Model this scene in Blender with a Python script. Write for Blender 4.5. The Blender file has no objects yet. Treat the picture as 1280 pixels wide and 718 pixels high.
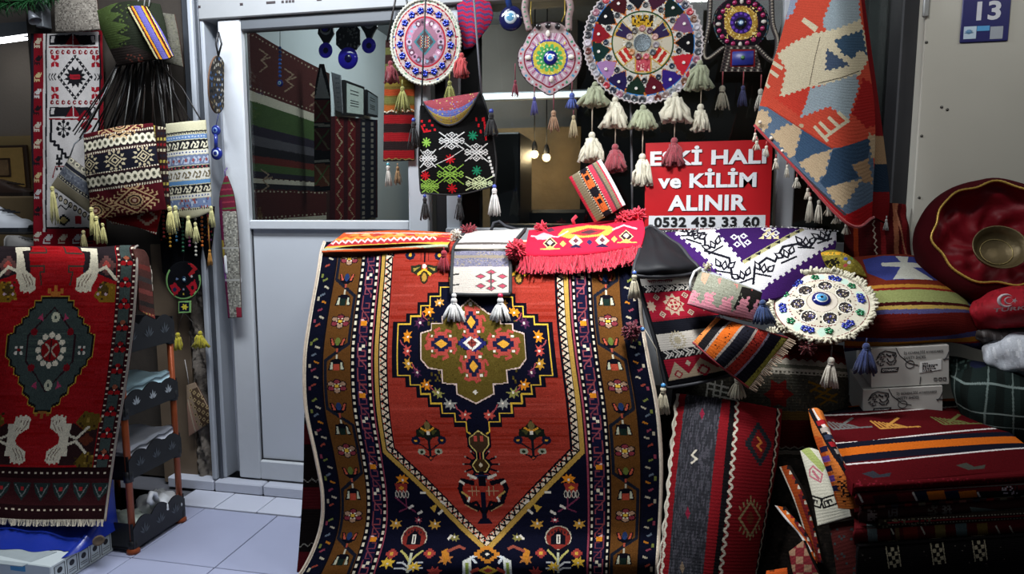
import bpy, bmesh, math, random
import numpy as np
from mathutils import Vector, Matrix
from math import sin, cos, pi, radians, atan2, hypot
random.seed(7)
rng = np.random.default_rng(7)
SC = bpy.context.scene
COL = SC.collection

# ---------------------------------------------------------------- camera
F, HC, YAW, PITCH = 820.0, 1.30, radians(11.5), math.atan(94 / 820.0)
cam = bpy.data.cameras.new('camera')
camo = bpy.data.objects.new('camera', cam)
COL.objects.link(camo)
camo.location = (0, 0, HC)
camo.rotation_euler = (pi / 2 - PITCH, 0, YAW)
cam.sensor_fit = 'HORIZONTAL'
cam.sensor_width = 36
cam.lens = F / 1280 * 36
cam.clip_start = 0.05
SC.camera = camo
# ---------------------------------------------------------------- world
w = bpy.data.worlds.new('arcade_ambience')
SC.world = w
w.use_nodes = True
bg = w.node_tree.nodes['Background']
bg.inputs[0].default_value = (0.62, 0.72, 0.86, 1)
bg.inputs[1].default_value = 0.062
SC.view_settings.view_transform = 'Standard'
SC.view_settings.look = 'None'
SC.view_settings.gamma = 1
SC.view_settings.exposure = 0.0
SC.view_settings.use_curve_mapping = False


# ---------------------------------------------------------------- lamps
def lamp(name, kind, loc, energy, color=(1, 1, 1), size=.3, size_y=None, target=None, spot=None, blend=.5):
    l = bpy.data.lights.new(name, kind)
    l.energy = energy
    l.color = color
    if kind == 'AREA':
        l.size = size
        if size_y:
            l.shape = 'RECTANGLE'
            l.size_y = size_y
    else:
        l.shadow_soft_size = size
    if spot:
        l.spot_size = radians(spot)
        l.spot_blend = blend
    o = bpy.data.objects.new(name, l)
    COL.objects.link(o)
    o.location = loc
    if target:
        o.rotation_euler = (Vector(target) - Vector(loc)).to_track_quat('-Z', 'Y').to_euler()
    return o


lamp('awning_lamp', 'SPOT', (-.1, 1.72, 2.14), 125, (.98, .99, 1), .1, None, (-.1, 2.1, 1.15), 92, 1.)
lamp('window_fill', 'AREA', (.1, 1.3, 2.6), 15, (.97, .98, 1), .5, .2, (.2, 2.6, 1.6))  # added fill for mandalas, sign and hanging kilim; no lamp seen there
lamp('arcade_lamp', 'AREA', (-1.5, 1.84, 2.75), 58, (.88, .93, 1), 1.0, .3, (-1.5, 2.1, .2))
lamp('rear_fill', 'AREA', (.5, -.6, 2.9), 3, (.95, .97, 1), 1.2, .4, (.5, 2.0, .5))  # unseen fill added behind the camera for the stack and wall
lamp('right_wall_fill', 'AREA', (1.9, 1.5, 2.7), 5.5, (1, .98, .92), .8, .3, (1.3, 2.5, 1.7))  # added fill that brightens the right wall, without a visible source
lamp('doorway_lamp', 'AREA', (-.95, 2.15, 2.7), 3, (.9, .95, 1), .4, .2, (-.95, 2.4, 0))
lamp('interior_ceiling_lamp', 'AREA', (-.9, 3.7, 2.45), 14, (.9, .97, 1), .5, .5, (-1.7, 3.9, 1.9))

# ---------------------------------------------------------------- picture geometry -> world
_cy, _sy, _cp, _sp = cos(YAW), sin(YAW), cos(PITCH), sin(PITCH)
R_ = np.array([_cy, _sy, 0])
A_ = np.array([-_sy * _cp, _cy * _cp, -_sp])
U_ = np.array([-_sy * _sp, _cy * _sp, _cp])
CAMP = np.array([0, 0, HC])


def ray(px, py):
    return A_ + (px - 640) / F * R_ + (359 - py) / F * U_


def P(px, py, Y):
    d = ray(px, py)
    return CAMP + d * (Y / d[1])


def PXp(px, py, X):
    d = ray(px, py)
    return CAMP + d * (X / d[0])


def PZ(px, py, Z):
    d = ray(px, py)
    return CAMP + d * ((Z - HC) / d[2])


def proj(p):
    q = np.asarray(p) - CAMP
    d = q @ A_
    return 640 + F * (q @ R_) / d, 359 - F * (q @ U_) / d


def mpp(px, py, Y):
    """metres per picture pixel at a point"""
    return (P(px, py, Y) - CAMP) @ A_ / F


# ---------------------------------------------------------------- colour + materials
def lin(c):
    c = np.asarray(c, dtype=float) / 255.0
    return np.where(c <= .04045, c / 12.92, ((c + .055) / 1.055) ** 2.4)


def hx(s):
    return tuple(int(s[i:i + 2], 16) for i in (0, 2, 4))


def rgb(c):
    return hx(c) if isinstance(c, str) else c


_M = {}


def mat(color, rough=.6, metal=0., var=.15, scale=30., bump=0., bscale=150., key=None, emit=0., trans=0., spec=.5, sheen=0., alpha=1.):
    color = rgb(color)
    k = (color, rough, metal, var, scale, bump, bscale, emit, trans, spec, sheen, alpha)
    if k in _M:
        return _M[k]
    m = bpy.data.materials.new('mat_%d' % len(_M))
    m.use_nodes = True
    nt = m.node_tree
    b = nt.nodes['Principled BSDF']
    L = nt.links
    tc = nt.nodes.new('ShaderNodeTexCoord')
    nz = nt.nodes.new('ShaderNodeTexNoise')
    nz.inputs['Scale'].default_value = scale
    nz.inputs['Detail'].default_value = 5
    L.new(tc.outputs['Object'], nz.inputs['Vector'])
    rp = nt.nodes.new('ShaderNodeMix')
    rp.data_type = 'RGBA'
    c = lin(color)
    rp.inputs[6].default_value = (*np.clip(c * (1 - var), 0, 1), 1)
    rp.inputs[7].default_value = (*np.clip(c * (1 + var), 0, 1), 1)
    L.new(nz.outputs['Fac'], rp.inputs[0])
    L.new(rp.outputs[2], b.inputs['Base Color'])
    b.inputs['Roughness'].default_value = rough
    b.inputs['Metallic'].default_value = metal
    b.inputs['Specular IOR Level'].default_value = spec
    b.inputs['Transmission Weight'].default_value = trans
    b.inputs['Alpha'].default_value = alpha
    if sheen:
        b.inputs['Sheen Weight'].default_value = sheen
    if emit:
        L.new(rp.outputs[2], b.inputs['Emission Color'])
        b.inputs['Emission Strength'].default_value = emit
    if bump:
        n2 = nt.nodes.new('ShaderNodeTexNoise')
        n2.inputs['Scale'].default_value = bscale
        n2.inputs['Detail'].default_value = 4
        L.new(tc.outputs['Object'], n2.inputs['Vector'])
        bp = nt.nodes.new('ShaderNodeBump')
        bp.inputs['Strength'].default_value = bump
        bp.inputs['Distance'].default_value = .01
        L.new(n2.outputs['Fac'], bp.inputs['Height'])
        L.new(bp.outputs[0], b.inputs['Normal'])
    _M[k] = m
    return m


def cloth_mat(name, ribs=.5, pitch=260., rough=.9, spec=.2, var=.3, bump=.35, nscale=420.):
    if name in _M:
        return _M[name]
    m = bpy.data.materials.new('woven_' + name)
    m.use_nodes = True
    nt = m.node_tree
    L = nt.links
    b = nt.nodes['Principled BSDF']
    at = nt.nodes.new('ShaderNodeAttribute')
    at.attribute_name = 'Col'
    tc = nt.nodes.new('ShaderNodeTexCoord')
    nz = nt.nodes.new('ShaderNodeTexNoise')
    nz.inputs['Scale'].default_value = nscale
    nz.inputs['Detail'].default_value = 3
    L.new(tc.outputs['Object'], nz.inputs['Vector'])
    mr = nt.nodes.new('ShaderNodeMapRange')
    mr.inputs['From Min'].default_value = .3
    mr.inputs['From Max'].default_value = .7
    mr.inputs['To Min'].default_value = 1 - var
    mr.inputs['To Max'].default_value = 1 + var
    L.new(nz.outputs['Fac'], mr.inputs['Value'])
    mx = nt.nodes.new('ShaderNodeMix')
    mx.data_type = 'RGBA'
    mx.blend_type = 'MULTIPLY'
    mx.inputs[0].default_value = 1
    L.new(at.outputs['Color'], mx.inputs[6])
    L.new(mr.outputs[0], mx.inputs[7])
    L.new(mx.outputs[2], b.inputs['Base Color'])
    b.inputs['Roughness'].default_value = rough
    b.inputs['Specular IOR Level'].default_value = spec
    uv = nt.nodes.new('ShaderNodeUVMap')
    wv = nt.nodes.new('ShaderNodeTexWave')
    wv.bands_direction = 'Y'
    wv.inputs['Scale'].default_value = pitch / 6.28 / 5
    wv.inputs['Distortion'].default_value = 1.5
    wv.inputs['Detail Scale'].default_value = 3
    L.new(uv.outputs[0], wv.inputs['Vector'])
    ad = nt.nodes.new('ShaderNodeMath')
    ad.operation = 'MULTIPLY_ADD'
    ad.inputs[1].default_value = ribs
    L.new(wv.outputs['Fac'], ad.inputs[0])
    L.new(nz.outputs['Fac'], ad.inputs[2])
    bp = nt.nodes.new('ShaderNodeBump')
    bp.inputs['Strength'].default_value = bump
    bp.inputs['Distance'].default_value = .004
    L.new(ad.outputs[0], bp.inputs['Height'])
    L.new(bp.outputs[0], b.inputs['Normal'])
    _M[name] = m
    return m


PILE = cloth_mat('pile', .15, 300, 1., .03, .28, .4, 500)
KILIM = cloth_mat('kilim', .35, 1100, 1., .04, .22, .3, 420)
FINE = cloth_mat('fine', .3, 1500, .9, .08, .12, .2, 600)
SATIN = cloth_mat('satin', .1, 1500, .62, .2, .08, .1, 300)
GLOSS = cloth_mat('print', .0, 100, .45, .4, .03, .02, 100)
VELVET = cloth_mat('velvet', .0, 100, .5, .3, .35, .25, 60)

# ---------------------------------------------------------------- scene graph helpers
WB = {}


def link(name, verts, faces, m, parent=None, smooth=True, label=None, cat=None, group=None, kind=None, origin=None):
    """faces: list of tuples or an (n,k) int array; verts in world metres"""
    v = np.asarray(verts, dtype=float).reshape(-1, 3)
    if parent is None:
        base = np.array([v[:, 0].mean(), v[:, 1].mean(), v[:, 2].min()]) if origin is None else np.asarray(origin, float)
    else:
        base = WB[parent.name]
    me = bpy.data.meshes.new(name)
    vv = v - base
    me.vertices.add(len(vv))
    me.vertices.foreach_set('co', vv.ravel())
    if isinstance(faces, np.ndarray):
        n, k = faces.shape
        tot = np.full(n, k)
        idx = faces.ravel()
    else:
        tot = np.array([len(f) for f in faces])
        idx = np.array([i for f in faces for i in f])
        n = len(faces)
    me.loops.add(len(idx))
    me.loops.foreach_set('vertex_index', idx.astype(np.int32))
    me.polygons.add(n)
    me.polygons.foreach_set('loop_start', np.concatenate([[0], np.cumsum(tot)[:-1]]).astype(np.int32))
    me.polygons.foreach_set('loop_total', tot.astype(np.int32))
    me.polygons.foreach_set('use_smooth', np.full(n, bool(smooth)))
    me.update(calc_edges=True)
    o = bpy.data.objects.new(name, me)
    COL.objects.link(o)
    if m is not None:
        me.materials.append(m)
    if parent is None:
        o.location = base
    else:
        o.parent = parent
    WB[o.name] = base
    tag(o, label, cat, group, kind)
    return o


def tag(o, label=None, cat=None, group=None, kind=None):
    for k, v in (('label', label), ('category', cat), ('group', group), ('kind', kind)):
        if v:
            o[k] = v
    return o


def empty(name, loc, label=None, cat=None, group=None, kind=None):
    o = bpy.data.objects.new(name, None)
    o.empty_display_size = .03
    COL.objects.link(o)
    o.location = loc
    WB[o.name] = np.asarray(loc, float)
    return tag(o, label, cat, group, kind)


def dup(o, delta, parent=None, label=None, group=None):
    """copy a thing with its parts and sub-parts, moved by delta"""
    c = o.copy()
    COL.objects.link(c)
    if parent is None:
        c.location = Vector(o.location) + Vector(delta)
        WB[c.name] = WB[o.name] + np.asarray(delta, float)
        if label:
            c['label'] = label
        if group:
            c['group'] = group
    else:
        c.parent = parent
        WB[c.name] = WB[parent.name]
    for ch in list(o.children):
        dup(ch, delta, c)
    return c


def share(o, name, parent, delta):
    """another part with the same mesh, moved by delta (world)"""
    c = bpy.data.objects.new(name, o.data)
    COL.objects.link(c)
    c.parent = parent
    c.location = Vector(o.location) + Vector(delta)
    WB[c.name] = WB[parent.name]
    return c


class MB:
    def __init__(s):
        s.v, s.f, s.n = [], [], 0

    def add(s, v, f):
        s.v.append(np.asarray(v, float).reshape(-1, 3))
        s.f += [tuple(i + s.n for i in q) for q in f]
        s.n += len(s.v[-1])

    def box(s, a, b):
        (x0, y0, z0), (x1, y1, z1) = a, b
        s.hexa([(x0, y0, z0), (x1, y0, z0), (x1, y1, z0), (x0, y1, z0), (x0, y0, z1), (x1, y0, z1), (x1, y1, z1), (x0, y1, z1)])

    def hexa(s, p):
        s.add(p, [(0, 3, 2, 1), (4, 5, 6, 7), (0, 1, 5, 4), (1, 2, 6, 5), (2, 3, 7, 6), (3, 0, 4, 7)])

    def bbox(s, a, b, r=.004):
        """box with chamfered edges"""
        a, b = np.asarray(a, float), np.asarray(b, float)
        bm = bmesh.new()
        bmesh.ops.create_cube(bm, size=1)
        for vv in bm.verts:
            vv.co = Vector([(a[i] + b[i]) / 2 + vv.co[i] * (b[i] - a[i]) for i in range(3)])
        bmesh.ops.bevel(bm, geom=bm.edges[:], offset=r, segments=1, affect='EDGES')
        bm.verts.index_update()
        s.add([tuple(q.co) for q in bm.verts], [[q.index for q in f.verts] for f in bm.faces])
        bm.free()

    def tube(s, pts, r, seg=6, cap=True, closed=False):
        pts = np.asarray(pts, float)
        n = len(pts)
        rr = np.full(n, r) if np.isscalar(r) else np.asarray(r, float)
        tg = np.gradient(pts, axis=0) if n > 1 else np.array([[0, 0, 1.]])
        if closed:
            tg = np.roll(pts, -1, 0) - np.roll(pts, 1, 0)
        tg /= np.linalg.norm(tg, axis=1)[:, None] + 1e-12
        ref = np.array([0, 0, 1.]) if abs(tg[0][2]) < .9 else np.array([1., 0, 0])
        V = []
        nprev = np.cross(tg[0], ref)
        nprev /= np.linalg.norm(nprev)
        for i in range(n):
            nn = nprev - tg[i] * (nprev @ tg[i])
            nn /= np.linalg.norm(nn) + 1e-12
            bb = np.cross(tg[i], nn)
            nprev = nn
            for k in range(seg):
                a = 2 * pi * k / seg
                V.append(pts[i] + rr[i] * (cos(a) * nn + sin(a) * bb))
        f = []
        m = n if closed else n - 1
        for i in range(m):
            j = (i + 1) % n
            for k in range(seg):
                l = (k + 1) % seg
                f.append((i * seg + k, i * seg + l, j * seg + l, j * seg + k))
        if cap and not closed:
            f.append(tuple(range(seg))[::-1])
            f.append(tuple((n - 1) * seg + k for k in range(seg)))
        s.add(V, f)

    def ball(s, c, r, seg=8, rings=6, sc=(1, 1, 1)):
        V, f = [], []
        for i in range(rings + 1):
            t = pi * i / rings
            for k in range(seg):
                a = 2 * pi * k / seg
                V.append((c[0] + r * sc[0] * sin(t) * cos(a), c[1] + r * sc[1] * sin(t) * sin(a), c[2] + r * sc[2] * cos(t)))
        for i in range(rings):
            for k in range(seg):
                l = (k + 1) % seg
                f.append((i * seg + k, (i + 1) * seg + k, (i + 1) * seg + l, i * seg + l))
        s.add(V, f)

    def lathe(s, c, prof, seg=24, ax=None):
        """prof: (radius, height) along axis ax (default +z)"""
        ez = np.array([0, 0, 1.]) if ax is None else np.asarray(ax, float) / np.linalg.norm(ax)
        ex = np.cross(ez, [0, 1., 0])
        if np.linalg.norm(ex) < .1:
            ex = np.cross(ez, [1., 0, 0])
        ex /= np.linalg.norm(ex)
        ey = np.cross(ez, ex)
        V, f = [], []
        for r, h in prof:
            for k in range(seg):
                a = 2 * pi * k / seg
                V.append(np.asarray(c) + ez * h + r * (cos(a) * ex + sin(a) * ey))
        for i in range(len(prof) - 1):
            for k in range(seg):
                l = (k + 1) % seg
                f.append((i * seg + k, i * seg + l, (i + 1) * seg + l, (i + 1) * seg + k))
        s.add(V, f)

    def prism(s, pts, d):
        """closed outline (3-D points) extruded by vector d"""
        p = np.asarray(pts, float)
        n = len(p)
        s.add(np.vstack([p, p + np.asarray(d)]), [tuple(range(n))[::-1], tuple(range(n, 2 * n))] + [(i, (i + 1) % n, n + (i + 1) % n, n + i) for i in range(n)])

    def build(s, name, m, parent=None, smooth=True, **k):
        return link(name, np.vstack(s.v), s.f, m, parent, smooth, **k)


# ---------------------------------------------------------------- pattern canvas
class Canvas:
    def __init__(s, x0, y0, x1, y1, sc, bgc):
        s.x0, s.y0, s.sc = x0, y0, sc
        s.w, s.h = int(math.ceil((x1 - x0) * sc)) + 1, int(math.ceil((y1 - y0) * sc)) + 1
        s.a = np.zeros((s.h, s.w, 3), np.float32)
        s.a[:] = rgb(bgc)
        s.T = np.array([[1, 0, 0], [0, 1, 0]], float)
        s.st = []
        s.wp = None

    def warp(s, tl=None, tr=None, br=None, bl=None, W=100., H=100.):
        """draw in a W x H rectangle laid over a picture quad"""
        s.wp = None if tl is None else (np.array([tl, tr, br, bl], float), W, H)
        return s

    def push(s, cx, cy, sx=1, sy=None, rot=0):
        sy = sx if sy is None else sy
        s.st.append(s.T)
        r = radians(rot)
        M = np.array([[cos(r) * sx, -sin(r) * sy, cx], [sin(r) * sx, cos(r) * sy, cy], [0, 0, 1]])
        s.T = s.T @ M
        return s

    def pop(s):
        s.T = s.st.pop()

    def px(s, pts):
        p = np.asarray(pts, float).reshape(-1, 2)
        p = p @ s.T[:, :2].T + s.T[:, 2]
        if s.wp is not None:
            q, W, H = s.wp
            a, b = p[:, :1] / W, p[:, 1:] / H
            p = (1 - b) * ((1 - a) * q[0] + a * q[1]) + b * ((1 - a) * q[3] + a * q[2])
        return (p - (s.x0, s.y0)) * s.sc

    def poly(s, pts, c):
        p = s.px(pts)
        xa, ya = np.floor(p.min(0)).astype(int)
        xb, yb = np.ceil(p.max(0)).astype(int) + 1
        xa, ya, xb, yb = max(xa, 0), max(ya, 0), min(xb, s.w), min(yb, s.h)
        if xa >= xb or ya >= yb:
            return s
        gx, gy = np.meshgrid(np.arange(xa, xb) + .5, np.arange(ya, yb) + .5)
        ins = np.zeros(gx.shape, bool)
        q = np.roll(p, -1, 0)
        for (ax, ay), (bx, by) in zip(p, q):
            if ay == by:
                continue
            ins ^= ((ay > gy) != (by > gy)) & (gx < (bx - ax) * (gy - ay) / (by - ay) + ax)
        s.a[ya:yb, xa:xb][ins] = rgb(c)
        return s

    def rect(s, x0, y0, x1, y1, c):
        return s.poly([(x0, y0), (x1, y0), (x1, y1), (x0, y1)], c)

    def line(s, pts, c, w=1., closed=False):
        pts = [tuple(q) for q in pts]
        if closed:
            pts = pts + [pts[0]]
        for (ax, ay), (bx, by) in zip(pts[:-1], pts[1:]):
            dx, dy = bx - ax, by - ay
            l = hypot(dx, dy)
            if l < 1e-6:
                continue
            nx, ny = -dy / l * w / 2, dx / l * w / 2
            ex, ey = dx / l * w * .3, dy / l * w * .3
            s.poly([(ax + nx - ex, ay + ny - ey), (bx + nx + ex, by + ny + ey), (bx - nx + ex, by - ny + ey), (ax - nx - ex, ay - ny - ey)], c)
        return s

    def ell(s, x, y, rx, ry=None, c='000000', n=20, rot=0):
        ry = rx if ry is None else ry
        r = radians(rot)
        return s.poly([(x + rx * cos(t) * cos(r) - ry * sin(t) * sin(r), y + rx * cos(t) * sin(r) + ry * sin(t) * cos(r)) for t in np.linspace(0, 2 * pi, n, endpoint=False)], c)

    def jag(s, pts, c, amp=1.5, step=3.):
        """polygon with serrated (slit-woven) edges"""
        p = np.asarray(pts, float)
        o = []
        for a, b in zip(p, np.roll(p, -1, 0)):
            d = b - a
            l = np.linalg.norm(d)
            n = np.array([-d[1], d[0]]) / (l + 1e-9)
            k = max(int(l / step), 1)
            for i in range(k):
                o.append(a + d * i / k + n * amp * (1 if i % 2 else -1))
                o.append(a + d * (i + .85) / k + n * amp * (1 if i % 2 else -1))
        return s.poly(o, c)

    def dia(s, x, y, rx, ry, c):
        return s.poly([(x - rx, y), (x, y - ry), (x + rx, y), (x, y + ry)], c)

    def sdia(s, x, y, rx, ry, n, c):
        """diamond with stepped edge"""
        pts = []
        for i in range(n):
            pts += [(rx * (1 - i / n), ry * i / n), (rx * (1 - i / n), ry * (i + 1) / n)]
        full = [(x + a, y + b) for a, b in pts] + [(x - a, y + b) for a, b in pts[::-1]] + [(x - a, y - b) for a, b in pts] + [(x + a, y - b) for a, b in pts[::-1]]
        return s.poly(full, c)

    def dots(s, pts, step, rx, ry, c, square=True, off=0.):
        pts = np.asarray(pts, float)
        seg = np.linalg.norm(np.diff(pts, axis=0), axis=1)
        cum = np.concatenate([[0], np.cumsum(seg)])
        for i, d in enumerate(np.arange(step / 2 + off, cum[-1], step)):
            k = min(np.searchsorted(cum, d) - 1, len(seg) - 1)
            k = max(k, 0)
            q = pts[k] + (pts[k + 1] - pts[k]) * (d - cum[k]) / seg[k]
            cc = c[i % len(c)] if isinstance(c, list) else c
            if square:
                s.rect(q[0] - rx, q[1] - ry, q[0] + rx, q[1] + ry, cc)
            else:
                s.ell(q[0], q[1], rx, ry, cc, 10)
        return s

    def zig(s, a, b, amp, step, c, w=1.):
        a, b = np.asarray(a, float), np.asarray(b, float)
        d = b - a
        l = np.linalg.norm(d)
        d /= l
        n = np.array([-d[1], d[0]])
        k = max(int(l / step), 1)
        return s.line([a + d * l * i / k + n * amp * (1 if i % 2 else -1) for i in range(k + 1)], c, w)

    def stamp(s, rows, x, y, cw, ch, pal):
        """rows of characters, centred on x, y"""
        h, wd = len(rows), max(len(r) for r in rows)
        for j, r in enumerate(rows):
            for i, q in enumerate(r):
                if q in pal:
                    X, Y = x + (i - wd / 2) * cw, y + (j - h / 2) * ch
                    s.rect(X, Y, X + cw * 1.02, Y + ch * 1.02, pal[q])
        return s

    def star(s, x, y, r1, r2, n, c, rot=0):
        return s.poly([(x + (r1 if i % 2 == 0 else r2) * cos(pi * i / n + radians(rot)), y + (r1 if i % 2 == 0 else r2) * sin(pi * i / n + radians(rot))) for i in range(2 * n)], c)

    def noise(s, x0, y0, x1, y1, cols, k=1., step=2.):
        for yy in np.arange(y0, y1, step):
            for xx in np.arange(x0, x1, step):
                if random.random() < k:
                    s.rect(xx, yy, xx + step, yy + step, random.choice(cols))

    def get(s, x, y):
        i = np.clip(((x - s.x0) * s.sc).astype(int), 0, s.w - 1)
        j = np.clip(((y - s.y0) * s.sc).astype(int), 0, s.h - 1)
        return s.a[j, i]


def wts(n, t):
    """interpolation weights (Catmull-Rom) of n evenly spaced nodes at t in 0..1"""
    W = np.zeros((len(t), n))
    if n == 2:
        W[:, 0], W[:, 1] = 1 - t, t
        return W
    x = t * (n - 1)
    k = np.minimum(x.astype(int), n - 2)
    f = x - k
    cs = [(-f + 2 * f ** 2 - f ** 3) / 2, (2 - 5 * f ** 2 + 3 * f ** 3) / 2, (f + 4 * f ** 2 - 3 * f ** 3) / 2, (-f ** 2 + f ** 3) / 2]
    r = np.arange(len(t))
    for j, c in zip((-1, 0, 1, 2), cs):
        q = k + j
        lo, hi = q < 0, q > n - 1
        ok = ~(lo | hi)
        np.add.at(W, (r[ok], q[ok]), c[ok])
        if lo.any():   # mirror: p[-1] = 2 p0 - p1
            np.add.at(W, (r[lo], np.zeros(lo.sum(), int)), 2 * c[lo])
            np.add.at(W, (r[lo], np.ones(lo.sum(), int)), -c[lo])
        if hi.any():
            np.add.at(W, (r[hi], np.full(hi.sum(), n - 1)), 2 * c[hi])
            np.add.at(W, (r[hi], np.full(hi.sum(), n - 2)), -c[hi])
    return W


def grid_faces(nv, nu, off=0):
    i, j = np.meshgrid(np.arange(nv), np.arange(nu), indexing='ij')
    a = (i * (nu + 1) + j).ravel() + off
    return np.stack([a, a + 1, a + nu + 2, a + nu + 1], 1)


def set_cols(me, cols):
    at = me.attributes.new('Col', 'FLOAT_COLOR', 'FACE')
    at.data.foreach_set('color', np.hstack([cols, np.ones((len(cols), 1))]).astype(np.float32).ravel())


def cloth(name, ctrl, draw, cell=1.0, bgc='808080', mode='px', thick=.004, puff=0., pexp=.45, m=None, parent=None,
          back='402820', xr=None, wrinkle=0., jit=.05, sc=2., nu=None, nv=None, wseed=0, hook=None, **tags):
    """a woven sheet or cushion.  ctrl: rows (top to bottom) of nodes (px, py, Y).  The pattern is drawn on a canvas in the
    picture's pixel units ('px') or in rectified units ('uv': x over xr, y = height of the middle column)."""
    m = m or KILIM
    C = np.array([[P(*q) for q in r] for r in ctrl])
    Q = np.array([[q[:2] for q in r] for r in ctrl], float)
    a, b = C.shape[:2]
    wpx = np.linalg.norm(np.diff(Q, axis=1), axis=2).sum(1).max()
    hpx = np.linalg.norm(np.diff(Q, axis=0), axis=2).sum(0).max()
    nu = nu or max(int(wpx / cell), 8)
    nv = nv or max(int(hpx / cell), 8)
    tu, tv = np.linspace(0, 1, nu + 1), np.linspace(0, 1, nv + 1)
    Wu, Wv = wts(b, tu), wts(a, tv)
    pts = np.einsum('va,abk,ub->vuk', Wv, C, Wu)
    qp = np.einsum('va,abk,ub->vuk', Wv, Q, Wu)
    gu, gv = np.gradient(pts, axis=1), np.gradient(pts, axis=0)
    nrm = np.cross(gu, gv)
    nrm /= np.linalg.norm(nrm, axis=2)[:, :, None] + 1e-12
    mid = nrm[nv // 2, nu // 2] @ (CAMP - pts[nv // 2, nu // 2])
    if mid < 0:
        nrm = -nrm
    U, V = np.meshgrid(tu, tv)
    if wrinkle:
        r2 = np.random.default_rng(wseed)
        h = np.zeros_like(U)
        for k in range(7):
            fu, fv, ph = r2.uniform(-4, 4), r2.uniform(-4, 4), r2.uniform(0, 6.28)
            h += np.sin(2 * pi * (fu * U + fv * V) + ph) / (1 + .6 * hypot(fu, fv))
        pts = pts + nrm * (h * wrinkle)[:, :, None]
    prof = (np.abs(np.sin(pi * U) * np.sin(pi * V)) ** pexp * puff)
    front = pts + nrm * prof[:, :, None]
    back_ = pts - nrm * (prof + thick)[:, :, None]
    nV = (nu + 1) * (nv + 1)
    ff = grid_faces(nv, nu)
    # back: coarse
    ki, kj = max(nv // 24, 1), max(nu // 24, 1)
    ri = np.unique(np.append(np.arange(0, nv, ki), nv))
    rj = np.unique(np.append(np.arange(0, nu, kj), nu))
    bk = back_[np.ix_(ri, rj)].reshape(-1, 3)
    bf = grid_faces(len(ri) - 1, len(rj) - 1, nV)[:, ::-1]
    # rim
    loop = [(0, j) for j in range(nu)] + [(i, nu) for i in range(nv)] + [(nv, j) for j in range(nu, 0, -1)] + [(i, 0) for i in range(nv, 0, -1)]
    li = np.array([i * (nu + 1) + j for i, j in loop])
    rb = back_.reshape(-1, 3)[li]
    n0 = nV + len(bk)
    ar = np.arange(len(li))
    nx = (ar + 1) % len(li)
    rf = np.stack([li, n0 + ar, n0 + nx, li[nx]], 1)
    verts = np.vstack([front.reshape(-1, 3), bk, rb])
    faces = np.vstack([ff, bf, rf])
    o = link(name, verts, faces, m, parent, True, **tags)
    # colours
    cq = (qp[:-1, :-1] + qp[1:, 1:]) / 2
    cu, cv = (tu[:-1] + tu[1:]) / 2, (tv[:-1] + tv[1:]) / 2
    if mode == 'px':
        X, Y = cq[:, :, 0], cq[:, :, 1]
    else:
        ym = Wv @ Q[:, b // 2, 1] if b % 2 else Wv @ Q.mean(1)[:, 1]
        yc = (ym[:-1] + ym[1:]) / 2
        X, Y = np.meshgrid(xr[0] + cu * (xr[1] - xr[0]), yc)
    c = Canvas(X.min() - 2, Y.min() - 2, X.max() + 2, Y.max() + 2, sc, bgc)
    draw(c)
    col = lin(c.get(X, Y)).reshape(-1, 3)
    col *= 1 + rng.normal(0, jit, (len(col), 1))
    allc = np.vstack([np.clip(col, 0, 1), np.tile(lin(rgb(back)), (len(bf) + len(rf), 1))])
    set_cols(o.data, allc)
    # uv in metres
    uvl = o.data.uv_layers.new(name='UVMap')
    su = np.linalg.norm(np.diff(pts[nv // 2], axis=0), axis=1).sum()
    sv = np.linalg.norm(np.diff(pts[:, nu // 2], axis=0), axis=1).sum()
    uvv = np.zeros((len(verts), 2))
    uvv[:nV, 0], uvv[:nV, 1] = (U * su).ravel(), (V * sv).ravel()
    uvl.data.foreach_set('uv', uvv[faces.ravel()].astype(np.float32).ravel())
    S = dict(o=o, front=front, pts=pts, nrm=nrm, qp=qp, tu=tu, tv=tv, back=back_)
    return S


def edge(S, side, n=30, lift=.0, out=0.):
    """points along an edge of a cloth: 't','b','l','r' or 'all'"""
    f, b = S['pts'], S['nrm']
    g = f + b * lift
    k = {'t': g[0], 'b': g[-1], 'l': g[:, 0], 'r': g[:, -1]}
    if side == 'all':
        p = np.vstack([g[0], g[1:, -1], g[-1][::-1][1:], g[::-1, 0][1:-1]])
    else:
        p = k[side]
    i = np.linspace(0, len(p) - 1, n, endpoint=side != 'all').astype(int)
    return p[i]


def piping(S, name, side, r, m, parent, n=40, lift=0., **k):
    b = MB()
    b.tube(edge(S, side, n, lift), r, 6, closed=(side == 'all'))
    return b.build(name, m, parent, **k)


def strand_mb(b, p, d, ln, r, curl=.2, seg=4, n=4):
    """one yarn hanging from p along d"""
    d = np.asarray(d, float)
    s = np.array([random.uniform(-1, 1), random.uniform(-1, 1), 0]) * curl * ln
    q = [np.asarray(p) + d * ln * t + s * t * t for t in np.linspace(0, 1, n)]
    b.tube(q, r, seg, cap=False)


def fringe(S, name, side, n, ln, r, m, parent, d=(0, -.1, -1), curl=.15, lift=.002):
    b = MB()
    pp = edge(S, side, n, lift)
    for p in pp:
        strand_mb(b, p, np.asarray(d) + np.random.default_rng(int(abs(p[0]) * 1e5)).uniform(-.12, .12, 3), ln * random.uniform(.8, 1.1), r, curl)
    return b.build(name, m, parent, kind='stuff')


YARN = {}


def yarn(c, rough=.9):
    return mat(c, rough, 0, .25, 90, .3, 400, sheen=.2)


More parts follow.
